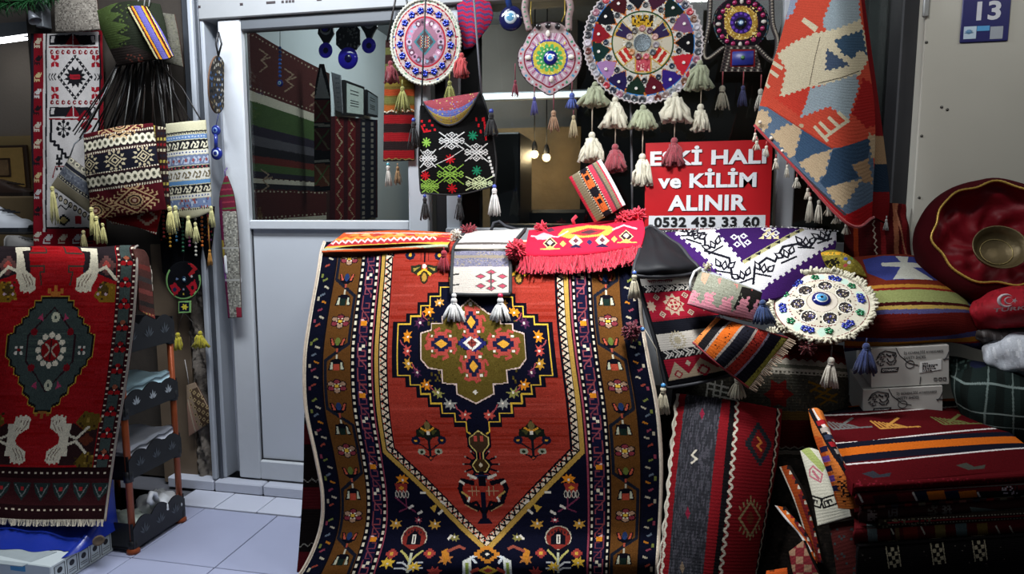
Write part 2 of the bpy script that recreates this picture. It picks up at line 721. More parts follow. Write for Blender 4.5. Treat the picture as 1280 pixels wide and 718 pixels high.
def tassel(parent, px, py, Y, L, Wd, color, cord=0., cordc=None, head=None, fluffy=False, n=26, name='tassel', tilt=0., bead=None, **tags):
    """hanging tassel: top of head at (px,py), skirt length L and width Wd in picture pixels; cord upward in pixels"""
    u = mpp(px, py, Y)
    top = P(px, py, Y)
    rd = random.Random(int(px * 31 + py * 17))
    b = MB()
    hr = (head or Wd * .2) * u
    ax = np.array([sin(tilt), 0, -cos(tilt)])
    hc = top + ax * hr
    b.ball(hc, hr, 8, 6, (1, 1, 1.1))
    b.tube([hc + ax * hr * .55, hc + ax * hr * 1.05], hr * .85, 8)
    s0 = hc + ax * hr * .9
    ll, ww = L * u - hr * 1.8, Wd * u / 2
    r0 = max(ww * .17, .6 * u) if fluffy else max(ww * .085, .38 * u)
    for k in range(n):
        a = 2 * pi * k / n + rd.uniform(-.2, .2)
        q = math.sqrt(rd.uniform(.05, 1))
        lo = ll * rd.uniform(.82, 1.05)
        pts = []
        for t in (0, .25, .6, 1):
            sp = (hr * .6 + (ww - hr * .6) * (t ** .7)) * q
            if fluffy:
                sp += rd.uniform(-.32, .26) * ww
            pts.append(s0 + ax * lo * t + np.array([cos(a) * sp, sin(a) * sp * .6, rd.uniform(-.02, .02) * lo]))
        b.tube(pts, r0 * rd.uniform(.8, 1.2), 5)
    t = b.build(name, yarn(color), parent, **tags)
    if cord:
        b = MB()
        b.tube([top + np.array([0, 0, cord * u]), top], max(.8 * u, .0008), 5)
        b.build('cord', yarn(cordc or color), t if parent is not None else t)
    if bead:
        b = MB()
        b.ball(top + np.array([0, 0, hr * .5]), hr * .8, 8, 6)
        b.build('bead', mat(bead, .25), t)
    return t


def disc(name, cx, cy, ax, ay, Y, draw, tilt=(0, 0), n=(60, 180), thick=.006, dome=0., m=None, parent=None, back='604838', outline=None, bgc='c0b0a0', sc=3., **tags):
    """round flat piece. ax, ay: half axes in picture pixels; tilt: change of Y along +x and +y(px down) half axis. canvas in pixel units."""
    m = m or FINE
    c0 = P(cx, cy, Y)
    ex = P(cx + ax, cy, Y + tilt[0]) - c0
    ey = P(cx, cy + ay, Y + tilt[1]) - c0
    nn = np.cross(ex, ey)
    nn /= np.linalg.norm(nn)
    if nn @ (CAMP - c0) < 0:
        nn = -nn
    nr, ns = n
    rad = np.linspace(0, 1, nr + 1)[1:]
    th = np.linspace(0, 2 * pi, ns, endpoint=False)
    out = np.ones(ns) if outline is None else np.array([outline(t) for t in th])
    Rr, Th = np.meshgrid(rad, th, indexing='ij')
    Ro = Rr * out[None, :]
    pts = c0 + ex * (Ro * np.cos(Th))[..., None] + ey * (Ro * np.sin(Th))[..., None] + nn * (dome * (1 - Rr ** 2))[..., None]
    v = np.vstack([[c0 + nn * dome], pts.reshape(-1, 3), pts[-1] - nn * thick, [c0 - nn * thick]])
    f = []
    idx = lambda i, k: 1 + i * ns + k % ns
    F4 = [(idx(i, k), idx(i, k + 1), idx(i + 1, k + 1), idx(i + 1, k)) for i in range(nr - 1) for k in range(ns)]
    F3 = [(0, idx(0, k + 1), idx(0, k)) for k in range(ns)]
    nb = 1 + nr * ns
    rim = [(idx(nr - 1, k), idx(nr - 1, k + 1), nb + (k + 1) % ns, nb + k) for k in range(ns)]
    bkf = [(nb + k, nb + (k + 1) % ns, nb + ns) for k in range(ns)]
    o = link(name, v, F3 + F4 + rim + bkf, m, parent, True, **tags)
    c = Canvas(cx - ax * 1.6, cy - ay * 1.6, cx + ax * 1.6, cy + ay * 1.6, sc, bgc)
    draw(c)
    Rc = (Rr[:-1] + Rr[1:]) / 2
    Tc = Th[:-1] + pi / ns
    oc = (out + np.roll(out, -1)) / 2
    X = cx + ax * Rc * oc[None] * np.cos(Tc)
    Yp = cy + ay * Rc * oc[None] * np.sin(Tc)
    col = lin(c.get(X.ravel(), Yp.ravel()))
    c1 = lin(c.get(np.full(ns, cx), np.full(ns, cy)))
    allc = np.vstack([c1, col, np.tile(lin(rgb(back)), (2 * ns, 1))])
    set_cols(o.data, allc)
    o.data.uv_layers.new(name='UVMap')
    return dict(o=o, c0=c0, ex=ex, ey=ey, n=nn)


def on(D, x, y, h=0.):
    """point on a disc at fraction (x,y) of its half axes, h metres proud"""
    return D['c0'] + D['ex'] * x + D['ey'] * y + D['n'] * h


def chip(b, c, n, r, h=.003, seg=8, dome=True):
    """small button / sequin facing along n"""
    b.lathe(np.asarray(c), [(r, 0), (r, h * .6), (r * .7, h), (0, h * (1.15 if dome else .9))], seg, n)


_TXT = {}


def text(name, s, o3, ex, ey, wid, hgt, m, parent=None, bold=0., extrude=.0006, spacing=1., **tags):
    """flat lettering filling wid x hgt metres; o3 = lower left corner, ex/ey unit vectors"""
    cu = bpy.data.curves.new('txt', 'FONT')
    cu.body = s
    cu.offset = bold
    cu.space_character = spacing
    cu.resolution_u = 3
    ob = bpy.data.objects.new('txt', cu)
    COL.objects.link(ob)
    dg = bpy.context.evaluated_depsgraph_get()
    me = bpy.data.meshes.new_from_object(ob.evaluated_get(dg))
    v = np.zeros(len(me.vertices) * 3)
    me.vertices.foreach_get('co', v)
    v = v.reshape(-1, 3)
    fc = [tuple(p.vertices) for p in me.polygons]
    bpy.data.objects.remove(ob)
    mn, mxx = v.min(0), v.max(0)
    q = (v - mn) / np.maximum(mxx - mn, 1e-9)
    ex, ey = np.asarray(ex, float), np.asarray(ey, float)
    n = np.cross(ex, ey)
    W = np.asarray(o3) + np.outer(q[:, 0] * wid, ex) + np.outer(q[:, 1] * hgt, ey) + n * extrude
    return link(name, W, fc, m, parent, False, **tags)


def unit(v):
    v = np.asarray(v, float)
    return v / np.linalg.norm(v)


def ctr(l, r, Yl, Yr=None, rows=None, mid=None):
    """two-column control grid from left and right outlines"""
    Yr = Yl if Yr is None else Yr
    Yl = [Yl] * len(l) if np.isscalar(Yl) else Yl
    Yr = [Yr] * len(r) if np.isscalar(Yr) else Yr
    return [[(a[0], a[1], y0), (b[0], b[1], y1)] for a, b, y0, y1 in zip(l, r, Yl, Yr)]


def quad(tl, tr, br, bl, Yt, Yb, nx=3, ny=3, bul=0.):
    """control grid over a picture quad, Y from Yt (top edge) to Yb (bottom edge); bul moves the middle towards the camera"""
    g = []
    for j in range(ny):
        t = j / (ny - 1)
        row = []
        for i in range(nx):
            s = i / (nx - 1)
            p = [(1 - t) * ((1 - s) * tl[k] + s * tr[k]) + t * ((1 - s) * bl[k] + s * br[k]) for k in (0, 1)]
            row.append((p[0], p[1], Yt + (Yb - Yt) * t - bul * sin(pi * s) * sin(pi * t)))
        g.append(row)
    return g
# ================================================================ SETTING
D = 2.68                      # plane of the shop front
WHITE_ALU = mat('c2c6ca', .4, .0, .06, 20, .05, 60)
GREY_ALU = mat('8d9299', .35, .3, .08, 20)
DARK = mat('15151a', .6, 0, .3, 12)
BLACK = mat('0c0c0f', .5, 0, .3, 30)


def yx(px, py, X):
    return PXp(px, py, X)[1]


def yz(px, py, Z):
    return PZ(px, py, Z)[1]


# ---- floor: slab and single tiles
fl = MB()
fl.box((-6, -4, -.06), (5, 7.5, -.012))
floor = fl.build('floor', mat('55565c', .8), None, False, kind='structure', origin=(0, 0, 0))
TILE = [mat('a4a9c2', .22, 0, .05, 6, .02, 30), mat('9fa5be', .25, 0, .06, 5, .02, 30), mat('a8adc6', .2, 0, .05, 7, .02, 30)]
tm = None
xs = [-1.88 + .3535 * k for k in range(-3, 4)]
ys = [2.44 - .425 * k for k in range(0, 4)]
for i, x in enumerate(xs):
    for j, y in enumerate(ys):
        b = MB()
        g = .0022
        b.bbox((x + g, y - .425 + g, -.012), (x + .3535 - g, y - g, random.uniform(-.0008, .0006)), .002)
        b.build('tile', TILE[(i * 3 + j * 5) % 3], floor, False)
# cut tiles of the threshold strip and its riser
for k in range(-1, 9):
    x = -1.84 + .208 * k
    b = MB()
    b.bbox((x + .002, 2.446, -.012), (x + .206, 2.6, .002 + .001 * (k % 2)), .002)
    b.build('threshold_tile', mat('c4c8d6', .25, 0, .04, 6), floor, False)
for k in range(-1, 8):
    x = -1.95 + .25 * k
    b = MB()
    b.bbox((x + .003, 2.6, 0), (x + .247, 2.66, .052), .006)
    b.build('riser_tile', mat('bcc0cc', .3, 0, .05, 6), floor, False)

# ---- left pillar with boarded side and crumbling plaster edge
xl, xr_ = P(40, 200, D)[0], P(256, 300, D)[0]
b = MB()
b.box((xl - .0, D + .03, 0), (xr_ - .08, D + .35, 2.6))
wall_left = b.build('wall_left', mat('3a332c', .85, 0, .3, 9, .2, 30), None, False, kind='structure')
b = MB()
xb0, xb1 = P(205, 560, D - .02)[0], P(247, 560, D - .02)[0]
b.bbox((xb0, D - .03, 0), (xb1, D + .03, 1.15), .003)
b.build('skirting_board', mat('6a5a48', .7, 0, .2, 10, .1, 20), wall_left, False)
# rough plaster strip: lumps of broken render
v = []
nz_, nxs = 90, 10
x0, x1 = xb1 - .005, P(270, 560, D)[0]
for i in range(nz_ + 1):
    for j in range(nxs + 1):
        z = 1.45 * i / nz_
        v.append((x0 + (x1 - x0) * j / nxs + rng.normal(0, .004), D - .01 - .03 * sin(pi * j / nxs) + rng.normal(0, .006) + .012 * sin(z * 23 + j), z))
link('plaster_edge', v, grid_faces(nz_, nxs), mat('70685f', .95, 0, .55, 25, .5, 60), wall_left, True)
# dark metal post between the bags and the door
b = MB()
xp0, xp1 = P(236, 120, D)[0], P(262, 120, D)[0]
b.bbox((xp0, D - .02, 1.0), (xp1 - .05, D + .1, 2.5), .004)
b.bbox((xp1 - .045, D - .05, 0.03), (xp1, D + .06, 2.5), .004)
b.build('trim_1', mat('4c5056', .35, .4, .15, 10), None, False, kind='structure')

# ---- neighbour's niche at the far left
b = MB()
b.box((-6, 3.5, -.01), (-2.95, 3.6, 2.6))
b.build('wall_back', mat('93887d', .9, 0, .1, 4, .15, 60), None, False, kind='structure')
b = MB()
b.bbox((-6, 3.1, 0), (-3.05, 3.5, P(10, 246, 3.2)[2]), .01)
b.build('trim_2', mat('8a7452', .7, 0, .15, 8), None, False, kind='structure')
b = MB()
b.box((-4.6, 3.47, P(0, 250, 3.47)[2]), (-3.2, 3.5, P(20, 170, 3.47)[2]))
b.build('trim_3', mat('b59a66', .8, 0, .15, 8), None, False, kind='structure')

# ---- door: jamb, reveal, leaf
door = empty('door_1', (-1.5, D, .05), kind='structure')
xa, xb = P(262, 300, D)[0], P(297, 300, D)[0]
b = MB()
b.bbox((xa - .005, D + .05, .05), (xb + .03, D + .075, 2.5), .002)
b.build('reveal', mat('9a9ea8', .5, 0, .06, 10), door, False)
b = MB()
xj = P(277, 500, D - .03)[0]
b.bbox((xj - .045, D - .07, .052), (xj - .02, D + .06, 2.45), .006)
b.bbox((xj - .02, D - .04, .052), (xj + .012, D + .06, 2.45), .006)
b.build('jamb', mat('9fa4ab', .4, 0, .06, 12), door, False)
xs0, xs1 = P(290, 290, D)[0], P(319, 330, D)[0]
xd1 = P(530, 200, D)[0]
z_s = P(420, 284, D)[2]
zt = P(300, 26, D)[2]
b = MB()
b.bbox((xs0, D - .035, .06), (xs1, D + .02, zt), .006)
b.build('stile', WHITE_ALU, door, False)
b = MB()
b.bbox((xd1 - .06, D - .035, .06), (xd1 + .03, D + .02, zt), .006)
b.build('stile', WHITE_ALU, door, False)
b = MB()
b.bbox((xs1, D - .033, .06), (xd1 - .06, D + .02, .15), .005)
b.build('rail', WHITE_ALU, door, False)
b = MB()
b.bbox((xs1, D - .033, z_s - .012), (xd1 - .06, D + .02, z_s + .03), .005)
b.build('rail', WHITE_ALU, door, False)
b = MB()
b.bbox((xs1, D - .033, zt - .05), (xd1 - .06, D + .02, zt), .005)
b.build('rail', mat('54585c', .4, 0, .1, 10), door, False)
b = MB()
b.bbox((xs1 - .004, D - .012, .148), (xd1 - .05, D + .005, z_s), .002)
b.build('lower_panel', mat('c4c9cf', .35, 0, .05, 4, .03, 20), door, False)
b = MB()
for q0, q1 in (((xs1 + .001, D - .017, .15), (xs1 + .006, D - .011, z_s - .01)), ((xs1, D - .017, .148), (xd1 - .06, D - .011, .156))):
    b.box(q0, q1)
b.build('gasket', mat('2a2c30', .7), door, False)
GLASS = bpy.data.materials.new('window_glass')
GLASS.use_nodes = True
nt = GLASS.node_tree
nt.nodes.clear()
out = nt.nodes.new('ShaderNodeOutputMaterial')
mxs = nt.nodes.new('ShaderNodeMixShader')
fr = nt.nodes.new('ShaderNodeFresnel')
fr.inputs[0].default_value = 1.5
tr = nt.nodes.new('ShaderNodeBsdfTransparent')
tr.inputs[0].default_value = (.86, .9, .89, 1)
gl = nt.nodes.new('ShaderNodeBsdfGlossy')
gl.inputs['Roughness'].default_value = .02
for a, c in ((fr.outputs[0], mxs.inputs[0]), (tr.outputs[0], mxs.inputs[1]), (gl.outputs[0], mxs.inputs[2]), (mxs.outputs[0], out.inputs[0])):
    nt.links.new(a, c)
b = MB()
b.box((xs1 - .005, D - .004, z_s + .02), (xd1 - .05, D + .002, zt - .04))
b.build('pane', GLASS, door, False)
b = MB()
h0, h1 = P(296, 312, D - .035), P(300, 347, D - .035)
hx0 = (xs0 + xs1) / 2 - .02
b.tube([(hx0 + .012, D - .03, h0[2]), (hx0, D - .075, h0[2] - .008), (hx0 - .012, D - .082, h0[2] - .03), (hx0 - .012, D - .082, h1[2] + .03), (hx0, D - .075, h1[2] + .008), (hx0 + .012, D - .03, h1[2])], .011, 10)
for hz in (h0[2] + .014, h1[2] - .014):
    b.ball((hx0 + .012, D - .036, hz), .016, 10, 6, (1, .3, 1.2))
hd = b.build('door_handle', mat('dfe1e4', .3, 0, .03), door)
# ---- header above the door with printed strip
b = MB()
zh0 = zt + .0
b.bbox((xp1 - .0, D - .05, zh0), (1.2, D + .1, zh0 + .4), .004)
header = b.build('trim_4', mat('8d8f90', .5, 0, .1, 10), None, False, kind='structure')
b = MB()
for px, wd in ((248, 3), (300, 4), (333, 12), (352, 3), (357, 3), (361, 3), (365, 3), (396, 6), (430, 9)):
    p = P(px, 8 - (px - 300) * .06, D - .051)
    u = mpp(px, 8, D)
    b.box((p[0], D - .052, p[2] + .004), (p[0] + wd * u, D - .0505, p[2] + .004 + 2.6 * u))
b.build('printed_marks', mat('2b1f22', .6), header, False)

# ---- shop window: mullions, sill, panes
win = empty('window_1', (0, D, 1.2), kind='structure')


def mull(pa, pb, py, y0, y1, m, z0=0.9, z1=None):
    a_, b_ = P(pa, py, D)[0], P(pb, py, D)[0]
    q = MB()
    q.bbox((a_, y0, z0), (b_, y1, z1 or zt), .004)
    q.build('mullion', m, win, False)
    return a_, b_


mull(545, 560, 220, D - .005, D + .05, BLACK)
m2 = mull(560, 577, 260, D - .02, D + .04, mat('aeb3b8', .4, 0, .05))
mull(577, 600, 240, D + .0, D + .05, BLACK)
m3 = mull(968, 990, 250, D - .03, D + .04, mat('a9adb2', .4, 0, .05))
xw1 = P(1105, 150, D)[0]
sl0 = P(640, 291, D)[2]
b = MB()
b.bbox((m2[0], D - .04, sl0 - .04), (m3[1], D + .05, sl0 + .02), .005)
b.build('sill', mat('a4a8ad', .45, 0, .06), win, False)
b = MB()
b.box((m2[1] - .01, D + .0, sl0), (m3[0] + .01, D + .005, zt))
b.build('pane', GLASS, win, False)
b = MB()
b.box((m3[1] - .01, D + .0, sl0), (xw1, D + .005, zt))
b.build('pane', GLASS, win, False)
b = MB()
b.bbox((xd1 + .03, D + .0, .05), (xw1, D + .04, sl0 - .03), .003)
b.build('wall_under_window', mat('9c9fa3', .6, 0, .1, 6), win, False)
# ---- dark post and right wall
b = MB()
b.bbox((xw1, D - .12, 0), (P(1160, 150, 2.5)[0] + .05, D + .1, 2.6), .005)
b.build('trim_5', mat('17171a', .6, 0, .35, 6, .1, 20), None, False, kind='structure')
b = MB()
b.bbox((P(1082, 120, D)[0], D + .02, 0), (xw1, D + .3, 2.6), .005)
b.build('trim_6', mat('4a4a4a', .9, 0, .4, 10, .4, 40), None, False, kind='structure')
YW = 2.5
xwl = P(1145, 200, YW)[0]
b = MB()
b.bbox((xwl, YW, 0), (3.5, YW + .1, 2.7), .004)
wall_right = b.build('wall_right', mat('b3b0a4', .55, 0, .1, 3, .06, 6), None, False, kind='structure')
for px, py in ((1158, 53), (1152, 170), (1149, 247), (1177, 134), (1184, 137), (1157, 8)):
    b = MB()
    b.lathe(P(px, py, YW), [(.005, 0), (.004, .003), (0, .004)], 8, (0, -1, 0))
    b.build('rivet', mat('5b5a55', .4, .6), wall_right)
b = MB()
q = P(1157, 22, YW)
b.bbox((q[0] - .012, YW - .012, q[2]), (q[0] + .006, YW, q[2] + .12), .003)
b.build('hinge', mat('8b8c8a', .4, .3), wall_right, False)
# number plate
pl = empty('number_plate', P(1230, 52, YW - .004), 'small navy blue house number plate reading 13 on the pale right wall', 'sign')
u = mpp(1230, 30, YW)
p0 = P(1199, 54, YW - .002)
ex_, ez_ = np.array([1., 0, 0]), np.array([0, 0, 1.])
pw = P(1259, 50, YW)[0] - p0[0]
b = MB()
b.bbox((p0[0], YW - .006, p0[2]), (p0[0] + pw, YW - .001, p0[2] + .24), .002)
b.build('plate', mat('1c1d5c', .35, 0, .06), pl, False)
o3 = p0 + np.array([.2 * pw * 1.6, -.0065, 0])
text('lettering', '13', P(1220, 26, YW - .0065), ex_, ez_, 27 * u, 23 * u, mat('c9cad0', .5), pl, bold=.03)
for k, (px, c, hh) in enumerate(((1204, 'b9cbd9', 15), (1221, '4f9bd0', 6), (1237, '9aa0a8', 15))):
    b = MB()
    q = P(px, 49 if k != 1 else 39, YW - .0065)
    b.box((q[0], YW - .0072, q[2]), (q[0] + (14 if k != 1 else 14) * u, YW - .006, q[2] + hh * u))
    b.build('emblem_panel', mat(c, .5), pl, False)
b = MB()
q = P(1211, 42, YW - .0075)
for k in range(7):
    a = pi * (k + .5) / 7
    b.tube([q, q + np.array([cos(a) * 5 * u, 0, sin(a) * 5 * u])], .0012, 4)
b.ball(q + np.array([0, 0, 2 * u]), 3.4 * u, 8, 6, (1, .1, .8))
b.build('tree_emblem', mat('5b86a8', .5), pl)

# ---- inside the shop
b = MB()
XI = -1.86
b.box((XI - .06, D + .12, 0), (XI, 5.2, 2.6))
b.build('wall_interior_left', mat('c9d0d4', .8, 0, .05, 3), None, False, kind='structure')
b = MB()
b.box((XI, 5.2, 0), (2.0, 5.3, 2.6))
b.build('wall_interior_back', mat('4a4641', .85, 0, .12, 4), None, False, kind='structure')
b = MB()
b.box((2.0, D + .3, 0), (2.1, 5.3, 2.6))
b.build('wall_interior_right', mat('5a544c', .85), None, False, kind='structure')
b = MB()
b.box((XI, D + .12, 2.56), (2.1, 5.3, 2.62))
b.build('ceiling', mat('8f9498', .8), None, False, kind='structure')


def stripes(c, pts_l, pts_r, bands):
    """bands between two slanted sides: (t0,t1,colour)"""
    for t0, t1, col in bands:
        A = [(pts_l[0][0] + (pts_l[1][0] - pts_l[0][0]) * t, pts_l[0][1] + (pts_l[1][1] - pts_l[0][1]) * t) for t in (t0, t1)]
        B = [(pts_r[0][0] + (pts_r[1][0] - pts_r[0][0]) * t, pts_r[0][1] + (pts_r[1][1] - pts_r[0][1]) * t) for t in (t0, t1)]
        c.poly([A[0], B[0], B[1], A[1]], col)


def d_inkilim(c):
    L_, Rr_ = ((300, 30), (308, 290)), ((408, 92), (408, 278))
    stripes(c, L_, Rr_, [(0, .3, '4a2826'), (.3, .35, 'b8b0a0'), (.35, .47, '3f5230'), (.47, .52, '2a2530'), (.52, .57, '4d4a50'), (.57, .62, '1e1c20'), (.62, .66, '5a2420'), (.66, .7, '3f5230'),
                         (.7, .73, '2a2530'), (.735, .76, 'b8b0a0'), (.76, .79, '202024'), (.79, .95, '47211f'), (.95, .98, 'b0a898'), (.98, 1, '30402a')])
    for cx, cy in ((330, 75), (362, 100), (392, 118), (332, 225)):
        for k in (-1, 1):
            c.line([(cx - 6, cy + 14 * k), (cx + 4, cy + 7 * k), (cx - 4, cy), (cx + 8, cy - 4)], '8a7462', 1.6)
    for y in (.02, .28, .8, .94):
        c.dots([(L_[0][0], L_[0][1] + 260 * y), (Rr_[0][0], Rr_[0][1] + 186 * y)], 5, .8, .8, 'a89c88')


cloth('wall_kilim', [[(302, 30, yx(302, 30, XI + .02)), (355, 62, yx(355, 62, XI + .02)), (412, 92, yx(412, 92, XI + .02))],
                     [(306, 292, yx(306, 292, XI + .02)), (355, 286, yx(355, 286, XI + .02)), (412, 280, yx(412, 280, XI + .02))]],
      d_inkilim, 1.2, '3a2522', label='large striped kilim in maroon, green and black hung inside behind the door glass', cat='rug')


def d_inred(c):
    c.rect(300, 0, 500, 400, '35161a')
    for x0 in (418, 432):
        c.rect(x0, 130, x0 + 10, 280, '581a1c')
        c.zig((x0 + 5, 140), (x0 + 5, 280), 3, 9, '9a8a70', 1)
    c.rect(448, 120, 470, 285, '1c1c26')
    c.dots([(452, 130), (452, 285)], 7, 1.5, 2, '77716a')
    c.dots([(464, 130), (464, 285)], 7, 1.5, 2, '77716a')


cloth('wall_kilim', [[(412, 145, yx(412, 145, XI + .02)), (472, 150, yx(472, 150, XI + .02))], [(412, 280, yx(412, 280, XI + .02)), (472, 272, yx(472, 272, XI + .02))]],
      d_inred, 1.2, '35161a', label='dark red prayer kilim hung inside below the framed certificate', cat='rug')


def d_inbag(c):
    c.rect(380, 60, 420, 260, '15151a')
    for k, y in enumerate((125, 160, 205)):
        c.rect(393, y, 412, y + 28, ['6a2a22', '5a2020', '6a3a28'][k])
        c.line([(394, y + 2), (411, y + 26)], '8a7a5a', 2)
        c.line([(411, y + 2), (394, y + 26)], '506a3a', 2)
        c.rect(393, y - 5, 412, y - 2, 'b0aaa0')
    c.poly([(401, 84), (394, 123), (412, 123)], 'b8bcbc')


yb = yx(402, 150, XI + .12)
bg_ = cloth('heybe_bag', [[(399, 80, yb), (405, 80, yb)], [(393, 125, yb), (413, 125, yb)], [(393, 240, yb), (413, 238, yb)]], d_inbag, 1, '15151a',
            label='narrow black shoulder bag with three red panels hung inside the door', cat='bag')
# framed certificates
for (x0_, y0_, x1_, y1_, c_, nm) in ((427, 100, 452, 146, 'aab3ae', 'pale certificate in a black frame hung inside the shop'), (455, 112, 469, 146, '6a7276', 'small dark framed photograph beside the certificate inside')):
    A = [PXp(x, y, XI + .05) for x, y in ((x0_, y0_), (x1_, y0_ + 9), (x1_, y1_ + 1), (x0_, y1_ - 2))]
    f = empty('picture_frame', A[3], nm, 'picture')
    b = MB()
    b.prism(A, (.02, 0, 0))
    b.build('frame', BLACK, f, False)
    cen = sum(A) / 4
    b = MB()
    b.prism([cen + (a - cen) * .84 + np.array([.021, 0, 0]) for a in A], (.002, 0, 0))
    b.build('print', mat(c_, .4), f, False)
    b = MB()
    for t in (.25, .35, .55, .62, .7):
        q0, q1 = A[0] * (1 - t) + A[3] * t, A[1] * (1 - t) + A[2] * t
        l0, l1 = q0 * .75 + q1 * .25, q0 * .35 + q1 * .65
        b.tube([l0 + np.array([.024, 0, 0]), l1 + np.array([.024, 0, 0])], .003, 4)
    b.build('printed_marks', mat('4a5050', .6), f, False)
# white cloth strip beside the bag
ys_ = yx(418, 120, XI + .06)
cloth('price_scarf', [[(414, 90, ys_), (426, 94, ys_)], [(419, 138, ys_), (429, 142, ys_)]], lambda c: c.dots([(421, 95), (424, 140)], 6, 2, .7, '8a96a4'), 1, 'b4bcc4',
      label='narrow pale blue white cloth strip hung inside beside the certificate', cat='scarf')

# dark cabinet, warm back corner, two bulbs and tube, added to imitate window reflections
Yc = 3.7
b = MB()
c0, c1 = P(612, 280, Yc), P(650, 165, Yc)
b.bbox((c0[0], Yc, 0), (c1[0], Yc + .4, c1[2]), .01)
b.build('silhouette', mat('121216', .5, 0, .2), None, False, label='tall black cabinet added inside for a reflected figure behind the middle window', cat='silhouette')  # dark block added to imitate a figure reflected in the pane
b = MB()
q0, q1 = P(655, 300, 4.4), P(726, 158, 4.4)
b.box((q0[0] - .3, 4.4, 0), (q1[0], 4.45, q1[2]))
b.build('reflection_wall', mat('8d7656', .85, 0, .25, 14, .4, 30), None, False, kind='structure')  # warm wall added to imitate the lit shop reflected in the glass
for px, py in ((668, 193), (683, 197)):  # bulbs added to imitate lights reflected in the pane
    q = P(px, py, 4.2)
    lt = empty('standin_bulb', q, 'bare warm bulb added inside as a reflection, %s of the two' % ('left' if px < 675 else 'right'), 'lamp', 'warm bulbs added as reflection')
    b = MB()
    b.tube([q + np.array([0, 0, .03]), (q[0], q[1], 2.56)], .004, 5)
    b.build('cable', BLACK, lt)
    b = MB()
    b.lathe(q + np.array([0, 0, .02]), [(.018, 0), (.02, .03), (.01, .06)], 10)
    b.build('socket', BLACK, lt)
    b = MB()
    b.ball(q, .026, 10, 8)
    b.build('bulb', mat('ffd9a0', .4, emit=9.), lt)
    lamp('standin_bulb_light', 'POINT', q + np.array([0, -.05, 0]), 1.6, (1, .72, .42), .03)  # light added along with the imitated bulbs
b = MB()
ta, tb = P(545, 123, 4.0), P(742, 117, 4.0)
b.tube([ta, tb], .017, 8)
tf = b.build('tube', mat('eef6ff', .4, emit=1.6), tag(empty('fluorescent_lamp', (ta + tb) / 2), 'long white glowing tube added for a bright bar in the glass behind the hanging mandalas', 'lamp'))  # glowing tube added inside for the bright bar in the pane
b = MB()
b.box(ta + np.array([0, .02, -.02]), tb + np.array([0, .06, .03]))
for q in (.15, .85):
    p = ta + (tb - ta) * q
    b.tube([p + np.array([0, .04, .02]), (p[0], p[1] + .04, 2.565)], .004, 5)
b.build('housing', mat('9ba1a6', .5), tf.parent, False)
# visible tube at the far left and its fitting
ta, tb = P(-60, 58, 3.2), P(42, 44, 3.2)
fl2 = empty('fluorescent_lamp', (ta + tb) / 2, 'bright white tube light at the top left above the framed picture', 'lamp')
b = MB()
b.tube([ta, tb], .022, 8)
b.build('tube', mat('f4faff', .4, emit=6.), fl2)
b = MB()
b.box(ta + np.array([0, -.02, .02]), tb + np.array([0, .05, .07]))
b.build('housing', mat('6f7375', .5), fl2, False)
b = MB()
q0, q1 = P(661, 300, 4.0), P(735, 262, 4.0)
b.bbox((q0[0], 4.0, 0), (q1[0], 4.35, q1[2]), .02)
b.build('counter', mat('15100f', .6, 0, .3), None, False, label='dark low box added to darken the imitated reflection below the two warm bulbs', cat='counter')  # dark box added to keep the lower part of the reflection dark
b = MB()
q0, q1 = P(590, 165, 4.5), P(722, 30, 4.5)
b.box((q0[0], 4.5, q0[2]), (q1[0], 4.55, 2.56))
b.build('reflection_panel', mat('77706a', .85, 0, .2, 5), None, False, kind='structure')  # paler panel added to imitate a grey-brown reflection in the window
b = MB()
b.tube([P(791, 292, D - .05), P(789, 160, D - .05), P(788, 60, D - .05)], .005, 6)
b.build('rod', mat('6c6c70', .5), win)
# concealed rear counter inside so that the window bottom is not empty
b = MB()
b.bbox((-.7, D + .25, 0), (.75, D + .6, P(700, 281, D + .3)[2]), .01)
b.build('counter', mat('17171b', .5, 0, .3), None, False, label='black counter inside behind the shop window glass', cat='counter')
# ================================================================ DISPLAY STANDS
b = MB()
s0, s1 = P(414, 310, 2.06), P(806, 310, 2.06)
b.bbox((s0[0] + .03, 2.27, 0.02), (s1[0] - .02, 2.56, 1.14), .03)
b.build('display_stand', mat('241a16', .9, 0, .3), None, False, label='dark display stand hidden under the big red medallion carpet', cat='stand')
b = MB()
b.bbox((s1[0] + .02, 2.18, 0), (1.25, 2.5, P(1100, 537, 2.09)[2] - .002), .02)
b.build('display_bench', mat('17120f', .9, 0, .3), None, False, label='low dark bench under the cushions right of the big carpet', cat='bench')

# ================================================================ BIG MEDALLION CARPET
RED, NAVY, BRN, OCH, OLV = '8f3025', '0d0e1e', '5c3a1a', 'a8863c', '57491d'
BK, CRM, PNK, YEL, ORG, GRY = '0d0c14', 'd8cdb4', 'b8505a', 'd0a83a', 'd2801f', '97958c'


def leaf(c, x, y, col, s=1., rot=0):
    c.push(x, y, s, s, rot)
    c.poly([(0, 7), (-2, 2), (-9, 4), (-5, 0), (-9, -4), (-4, -4), (-3, -8), (0, -4), (4, -8), (4, -4), (9, -3), (5, 0), (8, 5), (2, 2)], col)
    c.pop()


